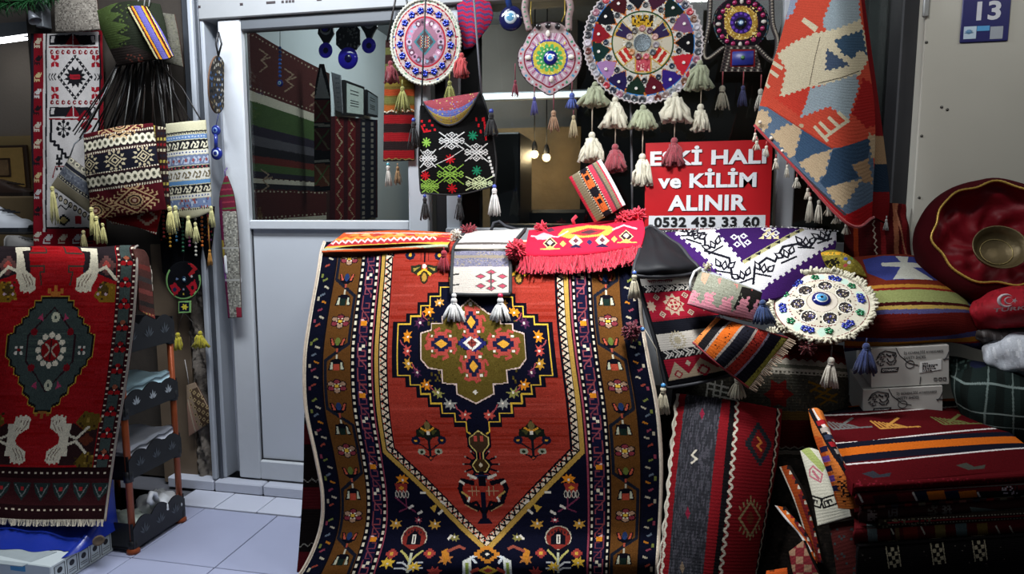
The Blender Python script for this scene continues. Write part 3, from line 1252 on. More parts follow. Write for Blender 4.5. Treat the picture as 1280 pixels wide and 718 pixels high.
def crab(c, x, y, s=1., rot=0):
    """red hooked ring"""
    c.push(x, y, s, s, rot)
    for a in range(0, 360, 45):
        q = radians(a + 22)
        c.line([(9 * cos(q), 8 * sin(q)), (15 * cos(q), 13 * sin(q)), (15 * cos(q + .3), 14 * sin(q + .3))], 'a8453c', 2.6)
    c.sdia(0, 0, 14, 11, 4, 'a8453c')
    c.sdia(0, 0, 10, 7.5, 3, '1c1d38')
    c.dia(0, 0, 6, 4.2, 'd59a35')
    for a, q in ((-9, -7), (9, -7), (-9, 7), (9, 7)):
        c.rect(a - 1.2, q - 1.2, a + 1.2, q + 1.2, 'e0d6c4')
    c.pop()


def palm(c, x, y, s=1.):
    c.push(x, y, s)
    c.ell(0, -4, 17, 16, 'b8b09a', 14)
    c.ell(0, -4, 15.5, 14.5, '7a2a24', 14)
    for t in range(-3, 4):
        c.rect(t * 4 - .8, -16 + abs(t) * 1.8, t * 4 + .8, -13 + abs(t) * 1.8, '1c1c24')
    c.poly([(-9, 4), (-9, -6), (0, -14), (9, -6), (9, 4)], '101018')
    c.rect(-2.5, -9, 2.5, 3, 'd8d0c0')
    c.rect(-.7, -7, .7, 2, '101018')
    c.poly([(-16, 2), (0, 12), (16, 2), (14, 8), (0, 16), (-14, 8)], '101018')
    for k in (-1, 1):
        c.line([(0, 26), (k * 6, 18), (k * 13, 12)], 'b0a860', 2.6)
        c.line([(0, 32), (k * 8, 26), (k * 15, 26)], 'b8b8b8', 2.2)
        c.line([(0, 36), (k * 6, 33), (k * 16, 33)], 'b8b8b8', 2.2)
    c.rect(-1.5, 14, 1.5, 38, 'b8b8a0')
    c.pop()


def d_big(c):
    c.rect(-240, 280, 240, 800, NAVY)
    # field
    fx = 110
    field = [(-fx, 322), (-86, 302), (86, 302), (fx, 322), (fx, 560), (0, 672), (-fx, 560)]
    band = [(-129, 318), (-92, 290), (92, 290), (129, 318), (129, 566), (0, 694), (-129, 566)]
    midb = [(-122, 320), (-90, 294), (90, 294), (122, 320), (122, 563), (0, 685), (-122, 563)]
    c.poly(band, BK)
    c.poly([(x * .985, y) for x, y in band], 'a8853e')
    c.poly(midb, BK)
    c.poly([(x * .988, y - 1) for x, y in midb], 'cbb9a0')
    for a, q in (((-116, 322), (-116, 562)), ((116, 322), (116, 562)), ((-116, 562), (0, 678)), ((116, 562), (0, 678)), ((-116, 321), (-88, 299)), ((116, 321), (88, 299))):
        c.zig(a, q, 3.6, 4.6, BK, 2.3)
        n = 40 if abs(a[1] - q[1]) > 100 else 5
        for i in range(n):
            t = (i + .5) / n
            c.rect(a[0] + (q[0] - a[0]) * t - 3.6, a[1] + (q[1] - a[1]) * t - .8, a[0] + (q[0] - a[0]) * t - 2, a[1] + (q[1] - a[1]) * t + .8, 'b0503c')
    c.poly([(x * 1.02, y + 1.5) for x, y in field], BK)
    c.poly(field, RED)
    # abrash
    for y in np.arange(300, 680, 2.2):
        k = random.uniform(-9, 9) + 6 * sin(y * .09)
        col = tuple(int(np.clip(v + k, 0, 255)) for v in hx(RED))
        w = min(fx, (672 - y) * fx / 112) - 1
        x = -w
        while x < w:
            l = random.uniform(8, 60)
            if random.random() < .5:
                c.rect(x, y, min(x + l, w), y + 2.3, col)
            x += l
    # medallion
    prof = [(28, 345), (28, 357), (42, 357), (42, 369), (57, 369), (57, 381), (70, 381), (70, 394), (84, 394), (84, 404), (101, 404), (101, 471), (85, 471), (85, 483), (72, 483), (72, 495), (59, 495), (59, 507), (45, 507), (45, 520),
            (29, 520), (29, 531), (15, 531), (15, 544), (0, 553)]
    top = [(0, 334), (14, 334), (14, 345)]
    full = top + prof
    full = full + [(-x, y) for x, y in full[::-1]]
    cx, cy = 0, 440
    ex = [(x * 1.035, cy + (y - cy) * 1.035) for x, y in full]
    c.poly(ex, BK)
    c.poly(full, NAVY)
    c.line([(x * .965, cy + (y - cy) * .965) for x, y in full], YEL, 1.6, True)
    inner = [(0, 375), (22, 392), (38, 397), (38, 405), (53, 405), (53, 413), (67, 417), (67, 449), (58, 460), (41, 463), (41, 479), (23, 481), (23, 493), (0, 505)]
    inner = inner + [(-x, y) for x, y in inner[::-1]]
    c.poly([(x * 1.04, cy + (y - cy) * 1.04) for x, y in inner], BK)
    c.poly(inner, OLV)
    c.noise(-60, 395, 60, 480, ['5f5122', '4c4018'], .12, 2.5)
    c.line(inner, 'd2b8ae', 1.5, True)
    # rosettes of the medallion
    c.sdia(0, 429, 19, 15, 5, BK)
    c.sdia(0, 429, 17.5, 13.5, 5, '23265e')
    c.dia(0, 429, 12, 10, 'ded8cc')
    c.dia(0, 429, 7, 6, '8a3b33')
    c.line([(-6, 429), (6, 429)], BK, 1.2)
    c.line([(0, 421), (0, 437)], BK, 1.2)
    for k in (-1, 1):
        crab(c, 40 * k, 430, 1.35)
    crab(c, 0, 403, 1.3, 90)
    crab(c, 0, 458, 1.3, 90)
    for x, y in ((0, 381), (0, 491)):
        c.dia(x, y, 3, 3.5, 'd8cfc0')
    for k in (-1, 1):
        for x, y, col, s, r in ((56, 391, ORG, .95, 20), (68, 404, '4a2340', .9, 50), (84, 421, ORG, .95, 80), (84, 439, 'b0453c', .9, 90), (83, 455, 'b8862f', .9, 110), (72, 466, '4a2340', .8, 120), (61, 481, ORG, .9, 140),
                                (47, 491, '8f8a4a', .95, 150), (33, 505, '97958c', .95, 160), (15, 519, 'b0453c', .95, 170), (42, 380, 'c08a40', .8, 10), (20, 360, ORG, .8, 0)):
            leaf(c, k * x, y, col, s, r * k)
            c.ell(k * x, y, 1.6, 1.6, 'e8dcc8', 6)
        for x, y in ((63, 397), (92, 430), (76, 460), (55, 486), (24, 512)):
            c.line([(k * (x - 5), y + 4), (k * x, y), (k * (x + 2), y - 5)], 'a0484e', 1.3)
    # pendants
    for k in (-1, 1):
        c.line([(0, 540), (k * 12, 548), (k * 12, 558), (k * 4, 566), (k * 4, 574), (k * 11, 580), (k * 7, 590), (0, 590)], BK, 6)
    c.poly([(0, 538), (13, 548), (13, 557), (4, 566), (-4, 566), (-13, 557), (-13, 548)], '3a2a1c')
    c.ell(0, 582, 11, 9, '382714', 6)
    for k in (-1, 1):
        c.line([(0, 539), (k * 12, 548), (k * 12, 557), (k * 4, 566), (k * 4, 574), (k * 11, 582), (k * 6, 590), (0, 590)], 'c9b46a', 1.2)
        c.rect(k * 4 - 2, 545, k * 4 + 2, 552, 'b0453c')
        for a in range(-60, 90, 28):
            q = radians(a)
            c.line([(k * 12 * cos(q), 582 + 11 * sin(q)), (k * 21 * cos(q), 582 + 18 * sin(q))], BK, 2.5)
            c.rect(k * 23 * cos(q) - 1.2, 582 + 20 * sin(q) - 1.2, k * 23 * cos(q) + 1.2, 582 + 20 * sin(q) + 1.2, '8d8074')
    c.dia(0, 582, 3, 3, 'c8b89a')
    # cross and bottom tree
    c.rect(-3, 590, 3, 604, BK)
    c.rect(-9, 594, 9, 598, '1a2440')
    c.rect(-3, 615, 3, 652, '0e1020')
    c.poly([(-10, 655), (-5, 648), (5, 648), (10, 655)], '0e1020')
    c.rect(-5, 596, 5, 608, BK)
    for k in (-1, 1):
        c.line([(k * 12, 604), (k * 26, 601), (k * 30, 611), (k * 24, 627), (k * 8, 637)], BK, 6)
        c.line([(k * 8, 598), (k * 18, 594)], 'cfc6b4', 3.4)
        c.line([(k * 24, 605), (k * 29, 602)], 'cfc6b4', 3)
        c.line([(k * 28, 615), (k * 20, 621)], 'a88a4a', 2.4)
        c.line([(k * 24, 631), (k * 9, 639)], 'a88a60', 1.2)
        c.line([(k * 18, 622), (k * 20, 627)], 'd8cfc0', 2.6)
        for q in (8, 14):
            c.line([(k * q, 608), (k * q, 620)], 'a08a68', 1.)
        c.line([(k * 4, 614), (k * 20, 614)], 'a08a68', 1.)
        c.line([(k * 2, 641), (k * 9, 628), (k * 16, 630)], BK, 3.5)
    # flower trees left and right of the pendant
    for k in (-1, 1):
        c.push(k * 65, 548)
        c.poly([(0, -23), (5, -16), (15, -10), (16, -2), (5, 0), (0, 6), (-5, 0), (-16, -2), (-15, -10), (-5, -16)], '161a14')
        c.ell(0, -15, 4, 6, '6a5a34', 8)
        c.poly([(-12, -9), (-3, -11), (-6, -3)], '3f4020')
        c.poly([(12, -9), (3, -11), (6, -3)], '3f4020')
        c.line([(-8, -12), (0, -8), (8, -12)], 'c98a2a', 2.4)
        c.rect(-2, -9, 2, -4, 'd8cfc0')
        c.rect(-1.6, 0, 1.6, 22, '14161c')
        for q in (-1, 1):
            c.line([(0, 16), (q * 9, 10), (q * 15, 6)], '14161c', 1.8)
            c.ell(q * 17, 3, 6, 5.5, '15182c', 8)
            c.ell(q * 17, 3, 2, 1.6, 'c98a2a', 8)
            c.ell(q * 11, 17, 5.5, 4, '8f917c', 8)
            c.ell(q * 11, 17, 2.5, 1.8, '1d2418', 8)
            c.line([(0, 24), (q * 9, 21)], '14161c', 1.6)
        c.poly([(-6, 22), (6, 22), (0, 29)], '14161c')
        c.dia(0, 25, 2, 1.6, 'b0502c')
        c.pop()
    # upper flowers of the field
    for k in (-1, 1):
        c.push(k * 64, 334, 1.25)
        c.rect(-1, -24, 1, -4, BK)
        c.rect(-5, -22, -4, -6, BK)
        c.rect(4, -22, 5, -6, BK)
        for q in (-1, 1):
            c.ell(q * 17, -11, 6, 5, '15182c', 8)
            c.ell(q * 17, -11, 2, 2, 'c98a2a', 8)
            c.poly([(q * 3, -2), (q * 16, 0), (q * 15, 6), (q * 4, 10)], '23261a')
            c.poly([(q * 5, 1), (q * 13, 2), (q * 12, 5)], '8a7a3a')
            c.line([(0, 3), (q * 7, 8)], 'd2a02f', 2.4)
        c.ell(0, 11, 5, 7, '2a2418', 8)
        c.ell(0, 11, 3, 4.6, 'a07a34', 8)
        c.ell(0, 0, 2.6, 2.4, 'dccfc0', 8)
        c.pop()
    # lower spandrels
    for k in (-1, 1):
        palm(c, k * 92, 677)
        for x, y, col, s in ((106, 600, ORG, 1.), (118, 655, 'b98a3a', .9), (66, 655, 'b98a3a', .95), (88, 650, '8a3a44', .6), (40, 672, '7c7440', .8), (118, 704, YEL, 1.), (86, 709, YEL, .9), (50, 700, 'b0703a', 1.)):
            leaf(c, k * x, y, col, s, 180 if y > 640 and y < 680 else 0)
            c.rect(k * x - 1.3, y - 1.3, k * x + 1.3, y + 1.3, 'd8d0c8')
        c.push(k * 109, 612)
        c.poly([(-9, -8), (9, -8), (6, 6), (0, 9), (-6, 6)], '8c2f28')
        for q in (-7, -2.5, 2.5, 7):
            c.ell(q, 6, 2.4, 5, 'b8b0a0', 8)
            c.ell(q, 6, 1.4, 3.6, '141420', 8)
        c.dia(0, -2, 4, 3, 'c98a2a')
        c.pop()
        c.line([(k * 118, 622), (k * 106, 632), (k * 92, 640)], '6a2c44', 2)
        c.line([(k * 104, 622), (k * 104, 636), (k * 114, 640)], '6a2c44', 2)
        for x, y, r in ((98, 634, 30), (86, 641, 30), (80, 616, 0), (58, 640, 40), (54, 628, -30), (46, 672, 50)):
            c.push(k * x, y, 1, 1, r * k)
            c.rect(-4, -1.5, 4, 1.5, 'cfc7b8')
            c.pop()
        c.poly([(k * 72, 634), (k * 62, 630), (k * 66, 641)], 'b8923a')
        for x in (116, 70):
            c.sdia(k * x, 692, 7, 6, 3, '9a3b34')
            c.rect(k * x - 2, 690, k * x + 2, 694, 'c99a40')
        c.poly([(k * 56, 690), (k * 48, 686), (k * 46, 700), (k * 52, 706)], 'b8762a')
        c.line([(k * 48, 690), (k * 34, 684), (k * 28, 687)], '8a4638', 3.5)
        # white hooks around the bottom diamond
        c.line([(k * 8, 694), (k * 20, 698), (k * 14, 704)], 'ccd0d2', 3)
        c.poly([(k * 20, 697), (k * 30, 702), (k * 30, 724), (k * 20, 724)], 'd5d6cc')
        c.rect(k * 25 - 2, 704, k * 25 + 2, 722, '8a9a48')
        c.line([(k * 12, 712), (k * 20, 716)], 'b04a3a', 4)
        leaf(c, k * 62, 716, 'a03a34', 1.)
        leaf(c, k * 104, 728, YEL, 1.)
        leaf(c, k * 74, 734, ORG, 1.)
        leaf(c, k * 30, 738, 'b0453c', 1.)
    c.sdia(0, 694, 16, 11, 4, 'b8752a')
    c.sdia(0, 694, 9, 6, 3, '14161c')
    c.dia(0, 694, 3, 2.2, 'd0c8b8')
    c.dia(0, 714, 12, 6, 'd0a83a')
    c.dia(0, 714, 6, 3, 'b0453c')
    for i in range(40):
        x, y = random.uniform(-125, 125), random.uniform(722, 790)
        leaf(c, x, y, random.choice([YEL, ORG, 'b0453c', CRM, '7c7440']), .7, random.uniform(0, 360))
    # side borders
    for k in (-1, 1):
        X = lambda a, q: (min(k * a, k * q), max(k * a, k * q))

        def vb(a, q, col):
            x0, x1 = X(a, q)
            c.rect(x0, 280, x1, 800, col)
        vb(129, 131, '8a3b4a')
        vb(131, 136.5, BK)
        vb(136.5, 151, '14142c')
        vb(151, 158, BK)
        vb(158, 194, BRN)
        vb(194, 196, BK)
        vb(196, 217, '0c0e1c')
        vb(217, 218.5, 'd8ccb8')
        vb(218.5, 240, '9a5040')
        c.dots([(k * 133.7, 282), (k * 133.7, 798)], 8.4, 1.5, 2.2, CRM, off=2)
        c.dots([(k * 154.5, 282), (k * 154.5, 798)], 8.4, 1.5, 2.2, CRM)
        # running hook meander between the dotted lines
        for i, y in enumerate(np.arange(286, 800, 30)):
            pc = ['7c3a40', '6e3440', '84404a'][i % 3]
            c.line([(k * 149, y - 6), (k * 149, y + 10), (k * 139, y + 10), (k * 139, y + 3), (k * 144, y + 3)], pc, 1.7)
            c.line([(k * 149, y + 10), (k * 138, y + 22), (k * 138, y + 26)], pc, 1.5)
            c.line([(k * 138, y + 15), (k * 147, y + 15), (k * 147, y + 22), (k * 142, y + 22)], pc, 1.5)
            if i % 3 == 1:
                c.rect(*X(140, 148)[:1], y - 5, X(140, 148)[1], y + 1, ORG)
            elif i % 3 == 2:
                c.rect(X(140, 144)[0], y - 5, X(140, 144)[1], y - 1, CRM)
                c.rect(X(144, 148)[0], y - 1, X(144, 148)[1], y + 3, CRM)
            else:
                c.line([(k * 140, y + 28), (k * 147, y + 24)], 'd8b0b0', 2.6)
        # brown border with vine and tulips
        pts = []
        for i, y in enumerate(np.arange(238, 820, 81)):
            s = 1 if i % 2 else -1
            pts += [(k * (176 + s * 15), y - 30), (k * (176 + s * 15), y + 30)]
        c.line(pts, '171a24', 4)
        for i, y in enumerate(np.arange(294, 820, 27)):
            c.push(k * 176, y, k, .86)
            m_ = i % 3
            if m_ == 0:
                c.line([(0, -14), (0, -6)], 'b8b09a', 2)
                c.poly([(-11, 8), (-8, -6), (-3, -8), (3, -8), (8, -6), (11, 8), (6, 8), (4, -1), (-4, -1), (-6, 8)], BK)
                c.poly([(-9, 7), (-7, -4), (-5, -4), (-5, 7)], 'b3b39a')
                c.poly([(9, 7), (7, -4), (5, -4), (5, 7)], 'b3b39a')
                c.rect(-4, -1, 4, 8, '16241e' if i % 2 else 'a04030')
            elif m_ == 1:
                for a in range(0, 360, 60):
                    q = radians(a + 30)
                    c.ell(9 * cos(q), 6.5 * sin(q), 5.4, 4.4, BK, 8)
                    c.ell(9 * cos(q), 6.5 * sin(q), 4, 3.1, '9a7a62' if a % 120 else '7a3038', 8)
                c.rect(-2.4, -2, 2.4, 2, YEL)
                for a in range(0, 360, 60):
                    q = radians(a)
                    c.rect(5 * cos(q) - .9, 4 * sin(q) - .9, 5 * cos(q) + .9, 4 * sin(q) + .9, CRM)
            else:
                c.poly([(-11, -7), (-7, -7), (-4, 0), (4, 0), (7, -7), (11, -7), (9, 4), (3, 8), (-3, 8), (-9, 4)], BK)
                c.poly([(-9.5, -6), (-7.5, -6), (-4, 3), (-7, 3)], 'b0503c')
                c.poly([(9.5, -6), (7.5, -6), (4, 3), (7, 3)], 'b0503c')
                c.ell(0, -2, 3.6, 6, '5c6a30' if i % 2 else '22345a', 8)
                c.rect(-1, 8, 1, 14, 'a04838')
            c.pop()
        # outer navy guard with slanted leaves
        for i, y in enumerate(np.arange(284, 800, 9.4)):
            col = ['a89e88', '8a3c30', 'a8681f', '6a7038', 'a89e88', '5e6874', NAVY, '7a3444'][(i * 5) % 8]
            c.push(k * (203 + 4 * (i % 2)), y, k, 1, -25 if i % 2 else 20)
            c.rect(-3.4, -1.2, 3.4, 1.2, col)
            c.pop()
            if i % 3 == 0:
                c.rect(k * 212 - 1.5, y + 2, k * 212 + 1.5, y + 7, ['a89e88', '7a3444', '6a7038'][(i // 3) % 3])


def yb_(px, py):
    return yz(px, py, .012)


rows = [(300, 405, 586, 797, 2.3), (312, 401, 586.5, 797, 2.21), (340, 397, 587, 799, 2.125), (400, 386, 589, 803, 2.03), (450, 380, 591, 811, 1.98), (510, 382, 595, 822, 1.955), (570, 394, 600, 827, 1.945),
        (620, 402, 604, 827, 1.94), (665, 398, 607, 825, 1.93)]
ctrl = []
for y, a, q, e, Yv in rows:
    ctrl.append([(a, y + (2 if y < 320 else 0), Yv), ((a + q) / 2 - 1, y, Yv - .012), (q, y, Yv), ((q + e) / 2, y, Yv - .012), (e, y, Yv)])
# foot of the carpet spread on the floor
ctrl.append([(376, 716, 1.89), (490, 716, 1.87), (610, 715, 1.87), (715, 716, 1.88), (822, 716, 1.9)])
ctrl.append([(345, 752, yb_(345, 752)), (478, 758, yb_(478, 758)), (612, 760, yb_(612, 760)), (720, 762, yb_(720, 762)), (822, 768, yb_(822, 768))])
ctrl.append([(300, 800, yb_(300, 800)), (466, 812, yb_(466, 812)), (614, 816, yb_(614, 816)), (725, 820, yb_(725, 820)), (826, 830, yb_(826, 830))])
big = empty('medallion_carpet', (P(600, 450, 2.0)[0], 2.0, 0), 'large red wool carpet with stepped navy medallion hung over the front of the display stand', 'carpet')
S = cloth('pile', ctrl, d_big, .95, NAVY, 'uv', .008, 0, .45, PILE, big, '5a2e28', (-220, 220), .004, .09, 2.)
piping(S, 'binding', 'l', .005, yarn('cbb9a4'), big, 60)
piping(S, 'binding', 'r', .004, yarn('b9a894'), big, 60)


# dark kilim peeking out behind the left edge
def d_dk(c):
    c.rect(350, 380, 420, 800, '16100f')
    for y in (420, 530, 610, 690):
        c.rect(350, y, 420, y + 26, '4a1216')
        c.zig((360, y - 6), (420, y - 12), 2, 5, '8a8478', 1.2)


cloth('dark_kilim', [[(388, 420, 2.03), (430, 420, 2.03)], [(381, 500, 2.02), (430, 500, 2.03)], [(379, 600, 2.02), (430, 600, 2.02)], [(374, 680, 2.015), (430, 680, 2.0)], [(371, 716, 2.0), (430, 716, 1.985)]],
      d_dk, 1.2, '16100f', label='black and maroon kilim peeking out behind the left edge of the big carpet', cat='kilim')

# ================================================================ RED RUNNER AT LEFT ON BLUE WRAPPED BOX
R2, GN = '8f1519', '3a4440'


def hook(c, x, y, k, up):
    """cream ram-horn figure"""
    c.push(x, y, k, up)
    c.poly([(-3, -30), (5, -32), (4, -2), (3, 6), (-2, 14), (-3, 23), (-7, 21), (-8, 25), (-13, 22), (-15, 25), (-19, 22), (-22, 20), (-21, 6), (-8, -4)], 'cfc5ab')
    for q in (0, 5, 10):
        c.line([(-4 - q * .9, 1 + q * .2), (-10 - q * .8, 12), (-11 - q * .8, 18)], '4a1a1a', .8)
    c.line([(3, -3), (14, -8), (28, 8)], 'cfc5ab', 3.6)
    c.poly([(-14, -32), (5, -32), (5, -27), (-14, -28)], 'cfc5ab')
    c.pop()


def d_red(c):
    c.rect(-110, 290, 110, 680, '2c1416')
    # borders
    for k in (-1, 1):
        x0, x1 = (74, 94)
        c.rect(min(k * x0, k * 104), 290, max(k * x0, k * 104), 680, '341215')
        c.rect(min(k * 79, k * 92), 290, max(k * 79, k * 92), 680, GN)
        c.dots([(k * 76.5, 300), (k * 76.5, 680)], 7, 1.1, 1.1, 'c8b8a0')
        c.dots([(k * 94.8, 300), (k * 94.8, 680)], 7, 1.1, 1.1, 'c8b8a0')
        for i, y in enumerate(np.arange(326, 620, 27)):
            c.push(k * 85.5, y)
            c.sdia(0, 0, 8, 7, 3, '20181a')
            for q in (-1, 1):
                c.ell(q * 4, 3, 3.6, 3.4, R2, 8)
            c.ell(0, -4, 3.4, 3, '8a4a34' if i % 3 == 0 else R2, 8)
            c.rect(-1, -1, 1, 1, 'd8c8b0')
            c.pop()
    c.rect(-74, 308, 74, 585, R2)
    for y in np.arange(308, 585, 2.4):
        x = -74
        while x < 74:
            l = random.uniform(6, 40)
            if random.random() < .45:
                k = random.uniform(-9, 8)
                c.rect(x, y, min(x + l, 74), y + 2.4, tuple(int(np.clip(v + k, 0, 255)) for v in hx(R2)))
            x += l
    # lower border
    c.rect(-98, 585, 98, 660, '221012')
    c.rect(-98, 598, 98, 632, '38181a')
    c.dots([(-98, 592), (98, 592)], 8, 1.6, 1, 'c8b8a0')
    c.dots([(-98, 638), (98, 638)], 8, 1.6, 1, 'c8b8a0')
    for i, x in enumerate(np.arange(-88, 96, 25)):
        c.poly([(x - 11, 604), (x + 11, 604), (x + 8, 616), (x, 627), (x - 8, 616)], '24302e')
        c.line([(x - 8, 607), (x, 622), (x + 8, 607)], '6d7470', 1.3)
        c.rect(x - 2, 609, x + 2, 614, '9a2a2c')
    # medallion
    c.push(0, 0, 1.08, 1)
    st = [(14, 374), (14, 380), (20, 380), (20, 386), (26, 390), (26, 397), (32, 400), (32, 406), (39, 410), (39, 417), (46, 420), (46, 445), (41, 450), (41, 456), (35, 460), (35, 466), (30, 470), (30, 477), (24, 482), (24, 490), (17, 495), (17, 502), (9, 506), (9, 512)]
    full = st + [(-x, y) for x, y in st[::-1]]
    c.poly([(x * 1.06, 440 + (y - 440) * 1.05) for x, y in full], '1a1616')
    c.line([(x * 1.07, 440 + (y - 440) * 1.055) for x, y in full], 'a8862e', 1, True)
    c.poly(full, GN)
    for y in np.arange(374, 512, 2.4):
        c.line([(random.uniform(-40, 0), y), (random.uniform(0, 40), y)], random.choice(['445048', '333c3a']), 1) if 410 < y < 455 else None
    c.line([(0, 385), (26, 420), (26, 452), (0, 490), (-26, 452), (-26, 420)], '2c1a1e', 2, True)
    for a in range(0, 360, 30):
        q = radians(a)
        c.ell(14 * cos(q), 438 + 19 * sin(q), 3.4, 4, 'd6cbb2', 8)
    c.ell(0, 438, 10.5, 14.5, '7d1518', 16)
    c.line([(-6, 430), (6, 446)], 'a89a84', 2)
    c.line([(6, 430), (-6, 446)], 'a89a84', 2)
    c.line([(0, 426), (0, 450)], '3a1a1c', 1.6)
    for y in (397, 482):
        c.ell(2, y, 4.6, 7, 'b8b69a', 10)
        c.ell(2, y, 1.6, 2.4, '3a4440', 6)
        for k in (-1, 1):
            c.poly([(k * 12, y - 5), (k * 17, y + 1), (k * 11, y + 5)], 'a03a58')
    for k in (-1, 1):
        for y in (415, 460):
            c.ell(k * 20, y, 4, 5, '74141c', 8)
        c.push(k * 35, 438)
        for a in (45, 135, 225, 315):
            q = radians(a)
            c.ell(4 * cos(q), 5 * sin(q), 2, 2.4, 'd0c8b8', 6)
        c.rect(-1.4, -1.4, 1.4, 1.4, '7d1518')
        c.pop()
    c.stamp(['..x..', 'x.x.x', 'xxxxx', '.xxx.'], 0, 364, 3.4, 3.4, {'x': 'a8642a'})
    c.stamp(['.xxx.', 'x.x.x', '..x..'], 0, 519, 3.4, 3, {'x': '8a5a2a'})
    c.pop()
    # corner figures
    for k in (-1, 1):
        kk = k * 1.22
        # upper
        c.poly([(kk * 22, 308), (kk * 60, 308), (kk * 60, 352), (kk * 40, 342), (kk * 34, 350), (kk * 26, 340), (kk * 28, 318)], '231c1e')
        c.sdia(kk * 50, 332, 11, 12, 4, '5a3c38')
        c.sdia(kk * 50, 332, 5, 6, 3, 'a0443c')
        c.poly([(kk * 38, 370), (kk * 46, 352), (kk * 60, 356), (kk * 60, 378), (kk * 44, 378)], '7c5c1a')
        c.sdia(kk * 47, 362, 7, 8, 3, '4a3a1a')
        for q, r in ((44, 358), (50, 368), (42, 368)):
            c.dia(kk * q, r, 2, 2.4, 'b89aa0')
        hook(c, k * 46, 342, k, 1)
        c.line([(kk * 10, 308), (kk * 10, 317), (kk * 26, 317)], '3c3028', 2)
        c.line([(kk * 26, 333), (kk * 12, 333), (kk * 12, 340), (kk * 16, 340), (kk * 14, 356)], '3c3028', 2)
        # lower
        c.poly([(kk * 24, 582), (kk * 60, 582), (kk * 60, 530), (kk * 44, 536), (kk * 34, 528), (kk * 26, 545), (kk * 30, 560)], '2c1a1a')
        c.poly([(kk * 36, 528), (kk * 44, 514), (kk * 60, 518), (kk * 60, 536), (kk * 48, 540)], '5e4a1a')
        c.poly([(kk * 40, 580), (kk * 48, 566), (kk * 60, 570), (kk * 60, 584), (kk * 44, 584)], '5e4a1a')
        c.sdia(kk * 50, 550, 9, 8, 4, '5a2a1c')
        hook(c, k * 34, 541, k, -.9)
        hook(c, k * 34, 559, k, .9)
        c.noise(min(kk * 40, kk * 60), 516, max(kk * 40, kk * 60), 536, ['8a7030', '3a2a16'], .16, 3)
        c.noise(min(kk * 40, kk * 60), 352, max(kk * 40, kk * 60), 376, ['a07a28', '3f2a18'], .13, 3)
        c.noise(min(kk * 40, kk * 60), 566, max(kk * 40, kk * 60), 584, ['8a7030', '3a2a16'], .16, 3)


rows = [(308, -22, 62, 172, 2.1), (313, -26, 70, 168, 2.05), (335, -28, 71, 171, 2.01), (400, -36, 66, 168, 1.995), (480, -42, 58, 157, 1.99), (560, -52, 46, 143, 1.985), (620, -60, 39, 135, 1.965), (652, -64, 36, 131, 1.925)]
ctrl = [[(a, y - 6 if y > 600 else y, Yv), ((a + q) / 2, y - 3 if y > 600 else y, Yv), (q, y, Yv), ((q + e) / 2, y, Yv), (e, y, Yv)] for y, a, q, e, Yv in rows]
run = empty('red_rug', (P(60, 500, 2.0)[0], 2.0, 0), 'red wool rug with grey green medallion hung over the blue wrapped box at left', 'rug')
S = cloth('pile', ctrl, d_red, .95, '2c1416', 'uv', .008, 0, .45, PILE, run, '4a2420', (-98, 98), .003, .1, 2.)
piping(S, 'binding', 'r', .004, yarn('8a7f72'), run, 50)
b = MB()
for p in edge(S, 'b', 170, .003):
    strand_mb(b, p + np.array([0, -.003, .008]), (random.uniform(-.3, .3), -.2, -1), .022, .0025, .3)
b.build('fringe', yarn('cfc4ae'), run, kind='stuff')


# corner of the rug that folds over the side of the box
def d_fold(c):
    c.rect(140, 300, 210, 420, '5a3a34')
    for i, y in enumerate((330, 345, 360, 375, 388)):
        c.poly([(150, y - 8), (200, y + 8), (200, y + 14), (150, y - 2)], ['7a3a34', '4a4442', '8a4a44', '3a3432', '9a4a44'][i])
    c.dots([(166, 388), (198, 396)], 4, 1, 1, 'c8a860')


S = cloth('folded_corner', [[(166, 311, 2.02), (180, 313, 2.06), (186, 322, 2.1)], [(172, 335, 2.02), (183, 345, 2.06), (189, 345, 2.1)], [(174, 388, 2.03), (184, 394, 2.06), (194, 399, 2.1)]], d_fold, 1., '5a3a34', thick=.006, parent=run, m=PILE)
S2 = cloth('folded_flap', [[(150, 309, 2.07), (163, 312, 2.1), (178, 318, 2.13)], [(156, 316, 2.07), (176, 322, 2.1), (188, 335, 2.13)], [(168, 322, 2.07), (184, 332, 2.1), (190, 362, 2.13)]], lambda c: c.dots([(150, 312), (188, 340)], 5, 1, 1, 'b8a8a0'), 1., '3a2a28', thick=.006, parent=run, m=PILE)
fringe(S2, 'fringe', 'r', 12, .02, .002, yarn('b9ad9c'), run)

# blue wrapped box below the rug
bxr = P(131, 670, 2.0)[0]
bz0, bz1 = .088, P(60, 312, 2.05)[2] - .06
BLUE = mat('1c3296', .28, 0, .15, 8, .35, 9)
bw = empty('wrapped_box', ((bxr - .35), 2.02, bz0), 'tall box wrapped in shiny blue plastic under the red rug', 'box')
v, nz_, nx_ = [], 60, 60
for i in range(nz_ + 1):
    for j in range(nx_ + 1):
        t = j / nx_
        dz = (bz1 - bz0 - .012) * (i / nz_) ** 1.6
        if t < .8:
            x, y = bxr - .75 + .75 * t / .8, 2.034
        else:
            x, y = bxr, 2.008 + .05 * (t - .8) / .2
        bl_ = math.exp(-dz / .045)
        cr = min(1, abs(t - .8) / .05)
        if t < .8:
            y -= bl_ * (.185 + .012 * sin(t * 15) + .008 * sin(t * 41 + i * .3)) * (.75 + .25 * cr) + .004 * sin(t * 33 + dz * 40) * (dz < .5)
        else:
            x += bl_ * .012 * cr
            y -= bl_ * .185 * (1 - (t - .8) / .2)
        v.append((x - .014 * (1 - cr) ** 2, y, bz0 + dz))
link('plastic_wrap', v, grid_faces(nz_, nx_), BLUE, bw, True)
b = MB()
b.bbox((bxr - .74, 2.044, bz0 + .002), (bxr - .01, 2.06, bz1 - .016), .006)
b.build('box', mat('22306e', .5), bw, False)
